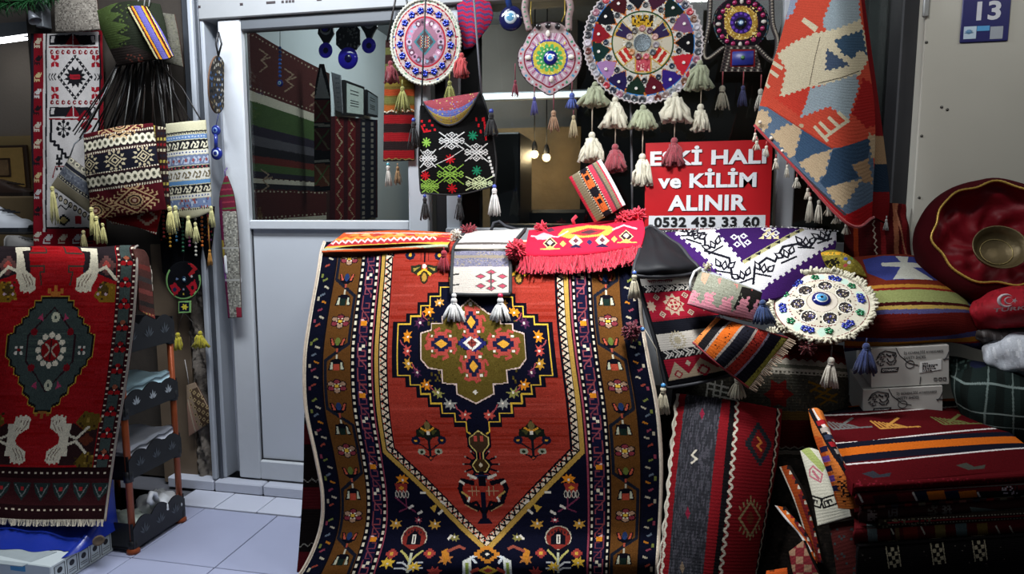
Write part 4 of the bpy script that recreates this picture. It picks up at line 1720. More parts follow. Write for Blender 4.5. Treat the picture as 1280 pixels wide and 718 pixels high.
# torn hole showing cardboard
hp = P(122, 676, 1.9)
b = MB()
b.lathe(hp + np.array([.004, 0, 0]), [(.0, .001), (.012, .002), (.017, .005), (.02, .001)], 12, (.8, -.6, 0))
b.build('torn_hole', mat('6a5a48', .9), bw)
# white printed carton on the floor below
ct = empty('printed_carton', (bxr - .4, 2.1, 0), 'white printed carton on the floor under the blue wrapped box', 'box')
cz, cx_ = .085, -1.985
CAR = mat('c9d3d3', .55, 0, .06, 5)
b = MB()
b.bbox((cx_ - .9, 1.775, .001), (cx_, 2.045, cz), .003)
b.build('carton', CAR, ct, False)
b = MB()
b.hexa([(cx_ - .9, 1.74, cz - .008), (cx_ - .1, 1.76, cz - .004), (cx_ - .06, 1.86, cz + .0005), (cx_ - .9, 1.86, cz + .0005), (cx_ - .9, 1.74, cz - .005), (cx_ - .1, 1.76, cz - .001), (cx_ - .06, 1.86, cz + .003), (cx_ - .9, 1.86, cz + .003)])
b.build('flap', mat('a3adaf', .6), ct, False)
MK = mat('24262c', .6)
for k in range(5):
    b = MB()
    xx, y0, z0, w_, h_ = cx_ + .0006, 1.79 + k * .05, .012, .041, .062
    b.tube([(xx, y0, z0), (xx, y0 + w_, z0), (xx, y0 + w_, z0 + h_), (xx, y0, z0 + h_)], .0014, 4, closed=True)
    for q in (.012, .02):
        b.tube([(xx, y0 + .006, z0 + q), (xx, y0 + w_ - .006, z0 + q)], .0011, 4)
    b.ball((xx, y0 + w_ / 2, z0 + .042), .011, 8, 6, (.08, 1, 1))
    b.build('handling_symbol', MK, ct, False)
b = MB()
q = PZ(14, 708, cz)
b.box((q[0] - .03, 1.773, cz - .03), (q[0] + .03, 1.776, cz - .002))
b.build('tape', mat('2f8fc0', .4), ct, False)

# ================================================================ RED AND WHITE RUG ON THE LEFT PILLAR
W1, D1, R3 = 'cfcac6', '1c1c20', '7f1420'


def d_wall(c):
    c.rect(30, 30, 140, 320, '20202a')
    c.rect(42, 30, 140, 320, R3)
    c.rect(56, 44, 126, 286, '1c1c20')
    c.rect(54, 36, 57, 290, 'd0cbc6')
    c.rect(59, 40, 124, 284, W1)
    c.rect(57.4, 36, 59, 290, D1)
    # red border birds
    for i, y in enumerate(list(range(54, 284, 21)) + [296]):
        col = ['c8b9a0', '20181c', 'c9b484', W1, '20181c', 'c8bfae'][i % 6]
        c.push(47, y)
        c.stamp(['...xx.x', '..xxxxx', '.xxxxx.', 'x.xxx..', 'x......', 'xxxxx..', 'x.x.x..'], 0, 0, 1.4, 1.7, {'x': col})
        c.pop()
    for x in (60, 78, 96, 114):
        c.push(x, 299)
        c.stamp(['...xx.x', '..xxxxx', '.xxxxx.', 'x.xxx..', 'x......', 'xxxxx..'], 0, 0, 1.7, 2., {'x': ['c8b9a0', W1, '20181c', W1][(x // 18) % 4]})
        c.pop()
    # compartment: repeated frames
    for y0 in (44, 134):
        c.poly([(62, y0), (84, y0), (90, y0 - 2), (96, y0), (120, y0), (120, y0 + 12), (62, y0 + 12)], D1)
        for k in (-1, 1):
            c.poly([(91 + k * 27, y0 + 1), (91 + k * 22, y0 + 1), (91 + k * 24, y0 + 9), (91 + k * 28, y0 + 9)], W1)
        c.poly([(91, y0 - 3), (103, y0 + 16), (79, y0 + 16)], R3)
        c.line([(91, y0 - 2), (92, y0 + 18)], W1, 1.2)
        c.rect(62, y0 + 12, 122, y0 + 14, W1)
        c.line([(62, y0 + 15), (122, y0 + 15)], R3, 2)
    for y in (65, 128):
        for x in range(62, 122, 7):
            c.ell(x + 3, y, 2.4, 3, R3, 8)
            c.ell(x + 3.6, y, 1, 1.2, W1, 6)
    # main star
    c.push(94, 96)
    for q, w, col in ((1, 3.4, D1),):
        c.line([(0, -26), (20, 0), (0, 27), (-20, 0)], col, w, True)
    for t in range(6):
        for sx in (-1, 1):
            for sy in (-1, 1):
                f = (t + .5) / 6
                c.rect(sx * 20 * f - 1, sy * 27 * (1 - f) - 1, sx * 20 * f + 1, sy * 27 * (1 - f) + 1, W1)
    c.star(0, 0, 14, 9, 12, D1, 15)
    c.rect(-6, -3, 6, 3, 'a0202c')
    c.line([(-8, 0), (8, 0)], '6a1a22', 1)
    for k in (-1, 1):
        for t in (24, 27.5, 31):
            c.line([(k * t, -4), (k * (t + 2), 0), (k * t, 4)], D1, 1.3)
        for y in (-20, 20):
            c.push(k * 25, y)
            for a in (-1, 1):
                for e in (-1, 1):
                    c.poly([(0, 0), (a * 5, e * 3), (a * 4.5, e * 8), (a * 1, e * 7)], 'a0202c')
            c.line([(0, -8), (0, 8)], W1, .8)
            c.pop()
    c.pop()
    # second compartment
    c.push(79, 161)
    for a in range(0, 360, 45):
        q = radians(a)
        c.ell(7 * cos(q), 9 * sin(q), 2.4, 2.8, D1, 6)
        c.line([(0, 0), (7 * cos(q), 9 * sin(q))], D1, 1)
    c.pop()
    pts = []
    for i in range(7):
        pts += [(64 + i * 4.5, 172 + i * 5), (64 + i * 4.5, 177 + i * 5)]
    c.line(pts, D1, 3)
    c.line([(64, 150), (64, 175)], D1, 3)
    c.line([(98, 150), (106, 140), (112, 150)], R3, 4)
    c.poly([(100, 158), (108, 150), (116, 158), (108, 166)], R3)
    c.stamp(['x.x', 'xxx', '.x.', 'xxx', '.x.', 'x.x'], 74, 203, 2.4, 3.2, {'x': D1})
    c.line([(66, 222), (70, 208), (80, 208)], '8a3a3c', 1.6)
    for i in range(8):
        c.ell(70 + i * 6, 244 + i * 4, 3, 4, D1, 8)
        c.ell(70 + i * 6, 244 + i * 4, 1.8, 2.4, 'b0a48a', 8)
    c.line([(70, 262), (76, 256), (82, 262), (88, 256)], D1, 1.4)
    c.sdia(79, 275, 8, 7, 4, D1)
    c.sdia(79, 275, 5, 4, 3, 'b8a468')
    c.rect(94, 270, 102, 280, 'a0202c')


g = [[(38, 42, D - .01), (66, 42, D - .012), (96, 40, D - .012), (128, 38, D - .01)], [(39, 175, D - .01), (68, 175, D - .016), (98, 174, D - .016), (130, 172, D - .01)], [(43, 311, D - .02), (72, 311, D - .02), (102, 310, D - .02), (133, 309, D - .02)]]
cloth('wall_rug', g, d_wall, .62, '20202a', wrinkle=.002, label='red and white geometric woven rug hung flat on the left pillar', cat='rug', m=FINE)
# ================================================================ LEFT SIDE: BAGS, CHARMS, RACK, SHOES
CORD = mat('1d1714', .5, 0, .3, 40)


def thing(name, px, py, Y, label, cat, group=None):
    return empty(name, P(px, py, Y), label, cat, group)


# ---- plastic rack
XR = -1.9
rack = empty('storage_rack', (-2.05, 2.18, 0), 'black plastic tiered rack with copper coloured poles beside the red rug', 'rack')
COPPER = mat('9a4a26', .35, .35, .15, 20)
BPL = mat('0b0c0f', .45, 0, .2, 30)
ztop = PXp(214, 405, XR)[2]
YA, YB = PZ(160, 690, 0)[1], PZ(228, 652, 0)[1]
for x in (XR, XR - .3):
    for y in (YA, YB):
        b = MB()
        b.tube([(x, y, .012), (x, y, ztop)], .0125, 10)
        b.lathe((x, y, .0), [(0, 0), (.024, 0), (.024, .012), (.014, .022)], 12)
        pole = b.build('pole', COPPER, rack)
zt_ = [(387, 425), (466, 496), (533, 566), (608, 644)]
for k, (pa, pb) in enumerate(zt_):
    px = (215, 218, 224, 229)[k]
    z1 = PXp(px, pa, XR)[2]
    z0 = PXp(px, pb, XR)[2]
    y0, y1 = YA - .012, YB + .012
    hh = z1 - z0
    # scalloped long side
    prof = [(y0, z0)]
    for t in np.linspace(0, 1, 25):
        prof.append((y0 + (y1 - y0) * t, z0 + hh * (.62 + .2 * abs(sin(pi * 3 * t)) + .18 * sin(pi * t))))
    prof.append((y1, z0))
    tr = MB()
    tr.prism([(XR + .016, y, z) for y, z in prof], (-.005, 0, 0))
    tr.prism([(XR - .316, y, z) for y, z in prof], (.005, 0, 0))
    tr.box((XR - .312, y0, z0 - .004), (XR + .012, y1, z0 + .004))
    tr.box((XR - .312, y0, z0), (XR + .012, y0 + .005, z0 + hh * .8))
    tr.box((XR - .312, y1 - .005, z0), (XR + .012, y1, z0 + hh * .8))
    tray = tr.build('tray', BPL, rack, False)
    b = MB()
    for q in (.2, .5, .8):
        for a in (-50, -25, 0, 25, 50):
            yc, zc, r = y0 + (y1 - y0) * q, z0 + hh * .3, hh * .38 * (1 - abs(a) / 160)
            d0 = np.array([0, sin(radians(a)), cos(radians(a))])
            d1 = np.array([0, cos(radians(a)), -sin(radians(a))])
            s = np.array([XR + .0165, yc, zc])
            b.prism([s + d0 * r * .15, s + d0 * r * .55 + d1 * .0035, s + d0 * r, s + d0 * r * .55 - d1 * .0035], (.001, 0, 0))
    b.build('leaf_cutouts', mat('a9b0b4' if k == 1 else '4a5056', .5), tray, False, kind='stuff')
    for y in (YA, YB):
        b = MB()
        b.tube([(XR, y, z0 - .012), (XR, y, z0 + .03)], .0175, 10)
        b.build('pole_joint', BPL, rack)
    if k in (1, 2):
        b = MB()
        v = []
        for i in range(9):
            for j in range(9):
                v.append((XR - .27 + .27 * j / 8, y0 + .012 + (y1 - y0 - .02) * i / 8, z0 + hh * .78 + .02 * (i / 8) + .006 * sin(i * 2.1 + j * 1.3) + .012 * (j / 8)))
        n0 = len(v)
        b.add(v + [(a, q, z - .022) for a, q, z in v], [tuple(x) for x in grid_faces(8, 8)] + [tuple(x)[::-1] for x in grid_faces(8, 8, n0)] + [(j, j + 1, n0 + j + 1, n0 + j) for j in range(8)] + [(72 + j, n0 + 72 + j, n0 + 73 + j, 73 + j) for j in range(8)]
              + [(9 * j, n0 + 9 * j, n0 + 9 * j + 9, 9 * j + 9) for j in range(8)] + [(9 * j + 8, 9 * j + 17, n0 + 9 * j + 17, n0 + 9 * j + 8) for j in range(8)])
        b.build('packet_stack', mat(('b9dbe6', 'c2c6d0')[k - 1], .35, 0, .06, 12), None, True, label=('pale blue plastic packet lying on the second tray of the rack', 'white plastic packet lying on the third tray of the rack')[k - 1], cat='packet')
    if k == 3:
        # crumpled carrier bag and a second bag
        for (cx, cyy, cz, sx, sy, sz, lab, colr) in ((XR - .06, y1 - .075, z0 + .06, .075, .085, .07, 'crumpled white carrier bag with knotted handle on the lowest rack tray', 'dfe2e4'), (XR - .1, y0 + .07, z0 + .05, .1, .075, .055, 'pale green clear bag at the front of the lowest rack tray', 'c4d0c4')):
            v, f = [], []
            n, m_ = 14, 22
            for i in range(n + 1):
                t = pi * i / n
                for j in range(m_):
                    a = 2 * pi * j / m_
                    r = 1 + .16 * sin(5 * a + 3 * t) * sin(t) + .1 * sin(9 * a - 4 * t + cx * 50)
                    v.append((cx + sx * r * sin(t) * cos(a), cyy + sy * r * sin(t) * sin(a), cz + sz * r * cos(t)))
            for i in range(n):
                for j in range(m_):
                    f.append((i * m_ + j, (i + 1) * m_ + j, (i + 1) * m_ + (j + 1) % m_, i * m_ + (j + 1) % m_))
            root = empty('plastic_bag', (cx, cyy, z0 + .004), lab, 'bag')
            link('bag_body', v, f, mat(colr, .3, 0, .1, 20, .5, 40, spec=.6), root, True)
            if sx < .09:
                b = MB()
                b.tube([(cx + .05, cyy - .07, cz + .05), (cx + .055, cyy - .1, cz + .085), (cx + .05, cyy - .08, cz + .105), (cx + .045, cyy - .055, cz + .09), (cx + .05, cyy - .05, cz + .05)], .011, 8)
                b.build('handle', mat(colr, .3, 0, .1, 20), root)

# ---- green kilim bag with striped flap, pouches at the top
YT = 2.52
gb = thing('kilim_bag', 165, 60, YT, 'dark green kilim bag with purple and orange striped flap hung at the top left', 'bag')


def d_green(c):
    c.poly([(115, 0), (240, 0), (240, 95), (115, 95)], '20241b')
    c.poly([(118, 8), (150, 3), (140, 16), (156, 20), (145, 28), (165, 33), (150, 42), (168, 48), (152, 55), (165, 62), (140, 66), (130, 62)], '3e4c28')
    c.noise(120, 8, 165, 62, ['46552e', '38451f'], .1, 2)
    c.poly([(134, 63), (168, 56), (200, 72), (148, 84)], '2b2522')
    c.noise(160, 68, 180, 78, ['6a3a30'], .25, 2)


def d_flap(c):
    c.warp((158, 9), (183, 7), (217, 71), (195, 76), 100, 100)
    x = 0
    for w_, col in ((7, '1a1616'), (9, 'b0a87c'), (6, '1a1616'), (4, '8a2a20'), (9, 'd09028'), (4, '20203a'), (30, '5a5490'), (4, '20203a'), (9, 'd09028'), (5, '8a2a20'), (8, '1a1616'), (5, 'c8a860')):
        c.rect(x, -5, x + w_, 105, col)
        x += w_
    c.warp()


S = cloth('body', [[(121, 13, YT), (145, 4, YT - .03), (172, 1, YT - .02), (200, 5, YT)], [(128, 40, YT), (152, 36, YT - .05), (178, 34, YT - .05), (208, 36, YT)], [(147, 83, YT), (165, 80, YT - .03), (185, 76, YT - .03), (212, 72, YT)]], d_green, .8, '20241b', puff=.02, parent=gb, back='20241b')
S = cloth('flap', [[(158, 9, YT - .07), (171, 7, YT - .075), (183, 8, YT - .07)], [(178, 44, YT - .095), (190, 41, YT - .1), (203, 40, YT - .095)], [(195, 74, YT - .09), (207, 74, YT - .095), (217, 70, YT - .09)]], d_flap, .6, '5a5490', thick=.006, parent=gb, back='20203a')
b = MB()
for a in (172, 180, 186):
    b.tube([P(a, 8, YT - .03), P(a + 3, -14, YT - .01), P(a + 6, -30, YT)], .003, 6)
b.build('strap', mat('8b8b86', .5), gb)
cloth('kilim_bag', [[(190, 14, YT + .05), (218, 18, YT + .05)], [(200, 50, YT + .03), (224, 48, YT + .04)], [(205, 78, YT + .04), (229, 84, YT + .05)]], lambda c: c.noise(188, 10, 232, 90, ['5a584c', '4b4a40'], .4, 2), .8, '55534a', puff=.015,
      label='plain grey olive woven bag peeking out behind the green kilim bag', cat='bag')
cloth('woven_pouch', [[(68, 1, D - .08), (95, -2, D - .09), (121, 0, D - .08)], [(69, 40, D - .06), (96, 40, D - .07), (125, 37, D - .06)]], lambda c: c.noise(66, -4, 128, 42, ['a39c90', '857e74', '6a645c'], .6, 1.6), .8, '8f887d', puff=.012,
      label='grey knitted pouch hung above the red and white rug', cat='pouch')

# ---- bundle of dark leather straps with the bags hanging from it
bs = thing('strap_bundle', 175, 150, 2.56, 'bundle of thin dark leather bag straps fanning down below the green bag', 'straps')
for k in range(44):
    t = (k + .5) / 44
    xt = 148 + 62 * t + random.uniform(-6, 6)
    xb = 92 + 146 * t + random.uniform(-14, 14)
    yb2 = 172 - 14 * t + random.uniform(-8, 4)
    Y0 = 2.6 + random.uniform(-.07, .02)
    b = MB()
    b.tube([P(xt, 72, 2.57), P((xt * .6 + xb * .4) + random.uniform(-3, 3), 115, (2.57 + Y0) / 2), P(xb, yb2, Y0)], random.uniform(.002, .0036), 6)
    b.build('strap', mat(random.choice(['1d1714', '14100e', '2a201a', '1a1a1c', '2a2622'] if k % 5 else ['8a8a86']), .4, 0, .3, 60), bs)


def d_mar(c):
    W1_, DK, MR = 'cfc8b0', '15151f', '4a1018'
    c.poly([(90, 140), (230, 140), (230, 290), (90, 290)], MR)
    c.warp((103, 168), (191, 154), (208, 262), (115, 275), 100, 120)
    for y0 in (9, 59):
        c.rect(-5, y0, 105, y0 + 19, '22181a')
        for i in range(13):
            x = 2 + i * 8.2
            c.ell(x, y0 + 9.5, 4.7, 7, W1_, 10)
            c.ell(x, y0 + 9.5, 2.6, 3.6, '6b6a58', 6)
            c.ell(x, y0 + 9.5, 1.2, 1.8, '2a2420', 6)
        for yy in (y0 - 2, y0 + 21):
            c.rect(-5, yy - 1.8, 105, yy + 1.8, '3a1416')
            c.dots([(-2, yy), (102, yy)], 3.3, .9, 1.4, W1_)
    c.rect(-5, 32, 105, 57, DK)
    for x in (8, 45, 82):
        c.push(x, 44)
        c.star(0, 0, 15, 10, 12, 'b5a888', 0)
        c.star(0, 0, 12.5, 9, 12, DK, 15)
        c.dia(0, 0, 10, 9, 'b5a888')
        c.dia(0, 0, 8, 7, DK)
        c.dia(0, 0, 5.4, 4.8, 'b5a888')
        c.dia(0, 0, 3, 2.6, DK)
        c.pop()
    # large medallion at the bottom and parts of neighbours
    for x, y in ((62, 101), (8, 108), (55, -4)):
        c.push(x, y)
        for a in (0, 1, 2, 3, 4):
            for sx in (-1, 1):
                for sy in (-1, 1):
                    u_, v_ = 26 - a * 5.5, 3 + a * 3.6
                    c.line([(sx * u_, sy * v_), (sx * (u_ + 4.5), sy * (v_ + 1)), (sx * (u_ + 4), sy * (v_ + 4.5))], 'b89a70', 1.8)
        c.line([(-26, 0), (0, -18), (26, 0), (0, 18)], 'b89a70', 2, True)
        c.sdia(0, 0, 17, 12, 5, 'b89a70')
        c.sdia(0, 0, 14.5, 10, 5, MR)
        for r, col in ((12, 'b89a70'), (10, '241418'), (7.6, 'b89a70'), (5.6, '5a2a24'), (3, 'c8a890')):
            c.ell(0, 0, r, r * .8, col, 8)
        for q in (-1, 1):
            c.ell(q * 17.5, 0, 2.4, 2.4, 'b89a70', 6)
        c.pop()
    c.warp()


YM = 2.48
mbg = thing('kilim_bag', 158, 275, YM, 'maroon woven bag with rows of cream rings and eye motifs hung at left', 'bag')
cloth('body', [[(104, 168, YM + .02), (150, 158, YM - .005), (191, 154, YM + .02)], [(107, 215, YM), (155, 208, YM - .03), (199, 207, YM)], [(115, 275, YM + .02), (165, 269, YM - .005), (208, 262, YM + .02)]], d_mar, .55, '4a1018', puff=.018, parent=mbg, m=FINE, wrinkle=.002, back='3a1016')
for px, py, L, Wd in ((114, 259, 34, 13), (120, 270, 34, 13), (128, 279, 25, 10), (212, 258, 34, 14)):
    tassel(mbg, px, py, YM - .02, L, Wd, 'c4bb78', n=18)
cloth('kilim_bag', [[(188, 156, YM + .05), (209, 160, YM + .05)], [(196, 205, YM + .05), (214, 210, YM + .05)], [(203, 262, YM + .05), (219, 266, YM + .05)]],
      lambda c: [c.rect(180, 150, 225, 280, '2a1a1a')] + [c.dots([(197, 160 + k), (216, 160 + k)], 4, 1.2, 1.6, ['b8ae90', '7a1c20', 'a8984a', '20202a'][int(k) % 4]) for k in range(0, 110, 7)] + [c.line([(193, 157), (207, 262)], 'a8984a', 2)], .6, '2a1a1a', puff=.01, m=FINE,
      label='narrow edge of a patterned bag between the maroon bag and the white bag', cat='bag')
cloth('kilim_bag', [[(130, 272, YM + .05), (165, 268, YM + .04), (202, 262, YM + .05)], [(140, 280, YM + .05), (170, 284, YM + .04), (195, 294, YM + .05)]],
      lambda c: [c.poly([(120, 255), (210, 255), (210, 300), (120, 300)], '7d1618'), c.sdia(185, 272, 12, 10, 4, 'a8907a'), c.sdia(185, 272, 8, 6, 3, '7d1618'), c.dots([(138, 277), (196, 292)], 3.2, 1, 1, 'd0c8b0'), c.dots([(131, 273), (140, 279)], 3, 1, 1, 'd0c8b0')], .55, '7d1618', puff=.008, m=FINE,
      label='red woven bag with dotted edge showing below the maroon bag', cat='bag')


def d_leftbag(c):
    c.poly([(50, 180), (130, 180), (130, 280), (50, 280)], '9a9484')
    c.warp((88, 196), (122, 222), (116, 270), (64, 232), 100, 100)
    c.rect(-5, -5, 105, 12, '6a665c')
    for i in range(5):
        c.ell(10 + i * 22, 6, 8, 7, 'b9b29a', 8)
        c.ell(10 + i * 22, 6, 4, 3.4, '4a4a44', 8)
    c.rect(-5, 18, 105, 28, '20222a')
    c.rect(-5, 30, 105, 56, '5c6068')
    c.noise(0, 30, 100, 56, ['484c58', '767a80'], .3, 4)
    c.rect(-5, 58, 105, 66, '20222a')
    c.dots([(0, 62), (100, 62)], 7, 2, 2, 'b9b29a')
    c.rect(-5, 68, 105, 105, '857c66')
    c.warp()


lb = thing('woven_bag', 90, 268, 2.55, 'grey and beige striped woven bag tilted beside the maroon bag', 'bag')
cloth('body', [[(87, 196, 2.55), (104, 209, 2.53), (122, 222, 2.55)], [(76, 214, 2.55), (98, 229, 2.52), (119, 246, 2.55)], [(64, 232, 2.55), (90, 251, 2.53), (116, 270, 2.55)]], d_leftbag, .6, '9a9484', puff=.012, parent=lb, m=FINE)
tassel(lb, 65, 233, 2.54, 46, 13, 'b9b174', n=18)
tassel(lb, 104, 288, 2.54, 24, 11, 'a89c6a', n=18)
b = MB()
b.tube([P(87, 197, 2.55), P(93, 180, 2.55), P(103, 172, 2.55), P(150, 78, 2.58)], .003, 6)
b.build('strap', mat('9aa0a4', .5), lb)


def d_white(c):
    CR = 'b9b496'
    c.poly([(195, 140), (280, 140), (280, 280), (195, 280)], CR)
    c.warp((207, 155), (257, 150), (265, 263), (214, 268), 100, 120)
    y = 15

    def scroll(y0, h, bgc, fg):
        c.rect(-5, y0, 105, y0 + h, bgc)
        for i in range(5):
            x = 6 + i * 22
            c.line([(x - 9, y0 + h * .75), (x - 4, y0 + h * .25), (x + 1, y0 + h * .5), (x - 3, y0 + h * .8), (x + 5, y0 + h * .8), (x + 9, y0 + h * .3)], fg, 2.2)
            c.ell(x + 6, y0 + h * .3, 2.6, 2, fg, 6)
    c.rect(-5, 13, 105, 15, '2a2a2a')
    c.dots([(0, 16), (100, 16)], 5, 1.4, 1, '2a2a2a')
    c.rect(-5, 18, 105, 24, '5a78a0')
    c.dots([(0, 21), (100, 21)], 7, 2, 1, 'a8b4c4')
    scroll(25, 13, '1a1a1e', 'cfc9b0')
    c.rect(-5, 39, 105, 44, 'cfccc0')
    c.dots([(0, 41.5), (100, 41.5)], 7, 1.6, 1, '40507a')
    scroll(45, 13, '6a7690', 'a8b0c0')
    for i in range(7):
        c.ell(6 + i * 15, 52, 3, 2.4, '8a4a4a', 6)
    c.rect(-5, 59, 105, 63, '22242a')
    c.dots([(0, 61), (100, 61)], 10, 2, 1.2, '9a4a4a')
    scroll(64, 13, 'cfccc0', '6a6048')
    c.rect(-5, 78, 105, 83, '5a86b0')
    scroll(84, 11, '1a1a1e', 'cfc9b0')
    c.rect(-5, 96, 105, 101, 'cfccc0')
    c.dots([(0, 98.5), (100, 98.5)], 7, 1.6, 1, '40507a')
    c.rect(-5, 102, 105, 114, '6f7f9e')
    c.noise(0, 102, 100, 114, ['a8b4c4', '8a4a4a', '4a5a80'], .3, 3.4)
    c.dots([(0, 116), (100, 116)], 5, 1.4, 1, '2a2a2a')
    c.warp()


YV = 2.53
wb = thing('woven_bag', 236, 268, YV, 'cream woven bag with blue and black ornament bands hung beside the maroon bag', 'bag')
cloth('body', [[(207, 155, YV), (232, 152, YV - .02), (257, 150, YV)], [(210, 210, YV), (236, 209, YV - .03), (262, 206, YV)], [(214, 269, YV), (240, 273, YV - .02), (265, 264, YV)]], d_white, .55, 'b9b496', puff=.018, parent=wb, m=FINE, back='a8a488')
for px, py, L, Wd in ((219, 257, 30, 13), (235, 270, 27, 12), (244, 278, 25, 11), (264, 258, 26, 10)):
    tassel(wb, px, py, YV - .03, L, Wd, 'c4bf84', n=18)
b = MB()
for a in (210, 255):
    b.tube([P(a, 157, YV), P(200 + (a - 200) * .5, 110, YV + .02), P(196, 76, YV + .03)], .003, 6)
b.build('strap', CORD, wb)

# ---- bead necklaces and dark tasselled things below the bags
dk = [(208, 272, 2.58), (266, 268, 2.58)]
cloth('black_shawl', [[(198, 262, 2.62), (232, 262, 2.6), (268, 258, 2.62)], [(200, 300, 2.62), (234, 310, 2.6), (266, 300, 2.62)], [(203, 340, 2.62), (232, 370, 2.6), (258, 340, 2.62)]],
      lambda c: c.noise(195, 255, 270, 300, ['7a2420', '8a5a20', '2a4a6a', '3a5a3a', '6a3a6a', '14141a', '14141a'], .1, 2), .8, '0e0e12', label='black cloth speckled with coloured stitching under the cream bag', cat='scarf')
cols = ['8a2420', 'b8862a', '2f6a8a', '2f6a4a', 'a84a7a', 'c8c4b4', 'd07028']
for k in range(8):
    x = 204 + k * 8
    nk = thing('bead_string', x, 318, 2.56, 'short string of %s beads dangling below the cream bag, %s from the left' % (('dark red', 'amber', 'blue', 'green', 'pink', 'cream', 'orange', 'dark red')[k], ('first', 'second', 'third', 'fourth', 'fifth', 'sixth', 'seventh', 'last')[k]), 'beads', 'bead strings below the bags')
    b = MB()
    y0, y1 = 262 + (k * 7) % 9, 300 + (k * 13) % 22
    b.tube([P(x, y0, 2.57), P(x + 1, y1, 2.57)], .0012, 5)
    b.build('thread', CORD, nk)
    b = MB()
    for j, y in enumerate(np.arange(y0 + 4, y1, 5)):
        b.ball(P(x + (y - y0) / (y1 - y0), y, 2.57), .0062, 7, 5)
    b.build('beads', mat(cols[k % 7], .3), nk)
tassel(None, 262, 312, 2.56, 20, 8, 'b8802a', 40, n=16, label='orange tassel dangling beside the door post', cat='tassel')

YN = 2.57
nm = thing('felt_charm', 230, 392, YN, 'black felt evil eye charm with red petals and green zigzag rim below the bags', 'charm')


def d_charm(c):
    c.ell(229, 351, 24, 26, '0f1014', 24)
    for a in range(-20, 215, 6):
        q = radians(a)
        c.line([(229 + 20 * cos(q), 352 + 21 * sin(q)), (229 + 22.5 * cos(q + .05), 352 + 23.5 * sin(q + .05)), (229 + 20 * cos(q + .1), 352 + 21 * sin(q + .1))], '7fae6a', 1.2)
    c.poly([(212, 358), (219, 353), (227, 362), (218, 371)], 'a81c2a')
    c.ell(219, 362, 3, 3, '20284a', 8)
    c.poly([(234, 358), (244, 350), (247, 360), (240, 370)], 'a81c2a')
    c.ell(241, 360, 2, 3, '141418', 8)
    c.line([(238, 330), (245, 336), (238, 344)], 'b0242a', 4)
    for x, y, col in ((230, 368, 'c8b040'), (222, 349, '6a7a9a'), (240, 346, 'c8c8c8'), (230, 362, '8a8aa0')):
        c.ell(x, y, 1.6, 1.6, col, 6)


dd = disc('disc', 229, 351, 22, 24, YN, d_charm, n=(20, 60), parent=nm, dome=.004, back='0f1014')
b = MB()
b.ball(P(230, 350, YN - .004), .013, 12, 8, (1, .35, 1.25))
b.build('eye', mat('16283c', .2), nm)
b = MB()
b.ball(P(230, 350, YN - .009), .007, 10, 8, (1, .35, 1))
b.build('iris', mat('a8c4cc', .2), nm)
cloth('square_pendant', [[(223, 377, YN), (239, 376, YN)], [(223, 392, YN), (239, 391, YN)]], lambda c: [c.rect(222, 375, 240, 393, '7fae6a'), c.rect(224.5, 378.5, 237, 390, '14142a'), c.star(231, 384, 5, 2.4, 6, 'd0c040')], .5, '7fae6a', parent=nm)
tassel(nm, 250, 414, YN, 22, 20, 'a89c22', n=18, fluffy=True, head=3)
tassel(nm, 222, 416, YN, 22, 16, 'a89c22', n=16, fluffy=True, head=3)
b = MB()
b.tube([P(231, 392, YN), P(240, 402, YN), P(250, 414, YN)], .0012, 5)
b.tube([P(229, 392, YN), P(224, 405, YN), P(222, 416, YN)], .0012, 5)
b.tube([P(229, 329, YN), P(232, 300, YN + .02), P(234, 272, YN + .03)], .0012, 5)
b.build('cord', CORD, nm)


def d_sp(c):
    c.poly([(225, 470), (275, 470), (275, 560), (225, 560)], '8d7a66')
    c.warp((236, 484), (245, 478), (268, 525), (249, 552), 100, 100)
    c.warp()
    c.poly([(239, 488), (247, 484), (266, 522), (255, 538)], '4a3a2c')
    for i in range(5):
        for j in range(6):
            x, y = 241 + i * 5 + j * .6 - 2, 488 + j * 9 + i * 3
            c.dia(x, y, 2.4, 3, '9c8864')
            c.dia(x, y, 1, 1.3, '3a2a20')
    c.poly([(233, 505), (238, 500), (250, 540), (243, 551), (235, 546)], 'a07e6c')
    c.line([(236, 500), (246, 545)], 'b8a890', 1.6)


sp = thing('small_pouch', 250, 552, 2.62, 'small beige patterned wrist pouch hung low on the pillar beside the rack', 'pouch')
cloth('body', [[(233, 482, 2.62), (244, 478, 2.62)], [(234, 514, 2.61), (257, 502, 2.61)], [(236, 546, 2.62), (268, 525, 2.62)]], d_sp, .5, '8d7a66', puff=.008, parent=sp, m=FINE)
b = MB()
b.tube([P(236, 481, 2.62), P(234, 466, 2.63), P(231, 450, 2.64)], .0018, 5)
b.build('wrist_loop', mat('b8b4b0', .6), sp)


# ---- charms between pillar and door
def bead_eye(name, px, py, r, Y, parent, cols=('1c2a8a', 'dfe6ee', '4a9ad0', '10101a'), flat=.35):
    """glass evil eye: rings of decreasing size, each proud of the last"""
    u = mpp(px, py, Y)
    o = None
    for k, (f, col) in enumerate(zip((1, .52, .38, .17), cols)):
        b = MB()
        b.ball(P(px, py, Y) + np.array([0, -r * u * flat * (0, .75, .95, 1.12)[k], 0]), r * f * u, 16, 10, (1, flat, 1))
        q = b.build(('glass_disc', 'white_ring', 'iris', 'pupil')[k], mat(col, .12, 0, .05, 20, spec=.6), parent if o is None else o)
        if o is None:
            o = q
    return o


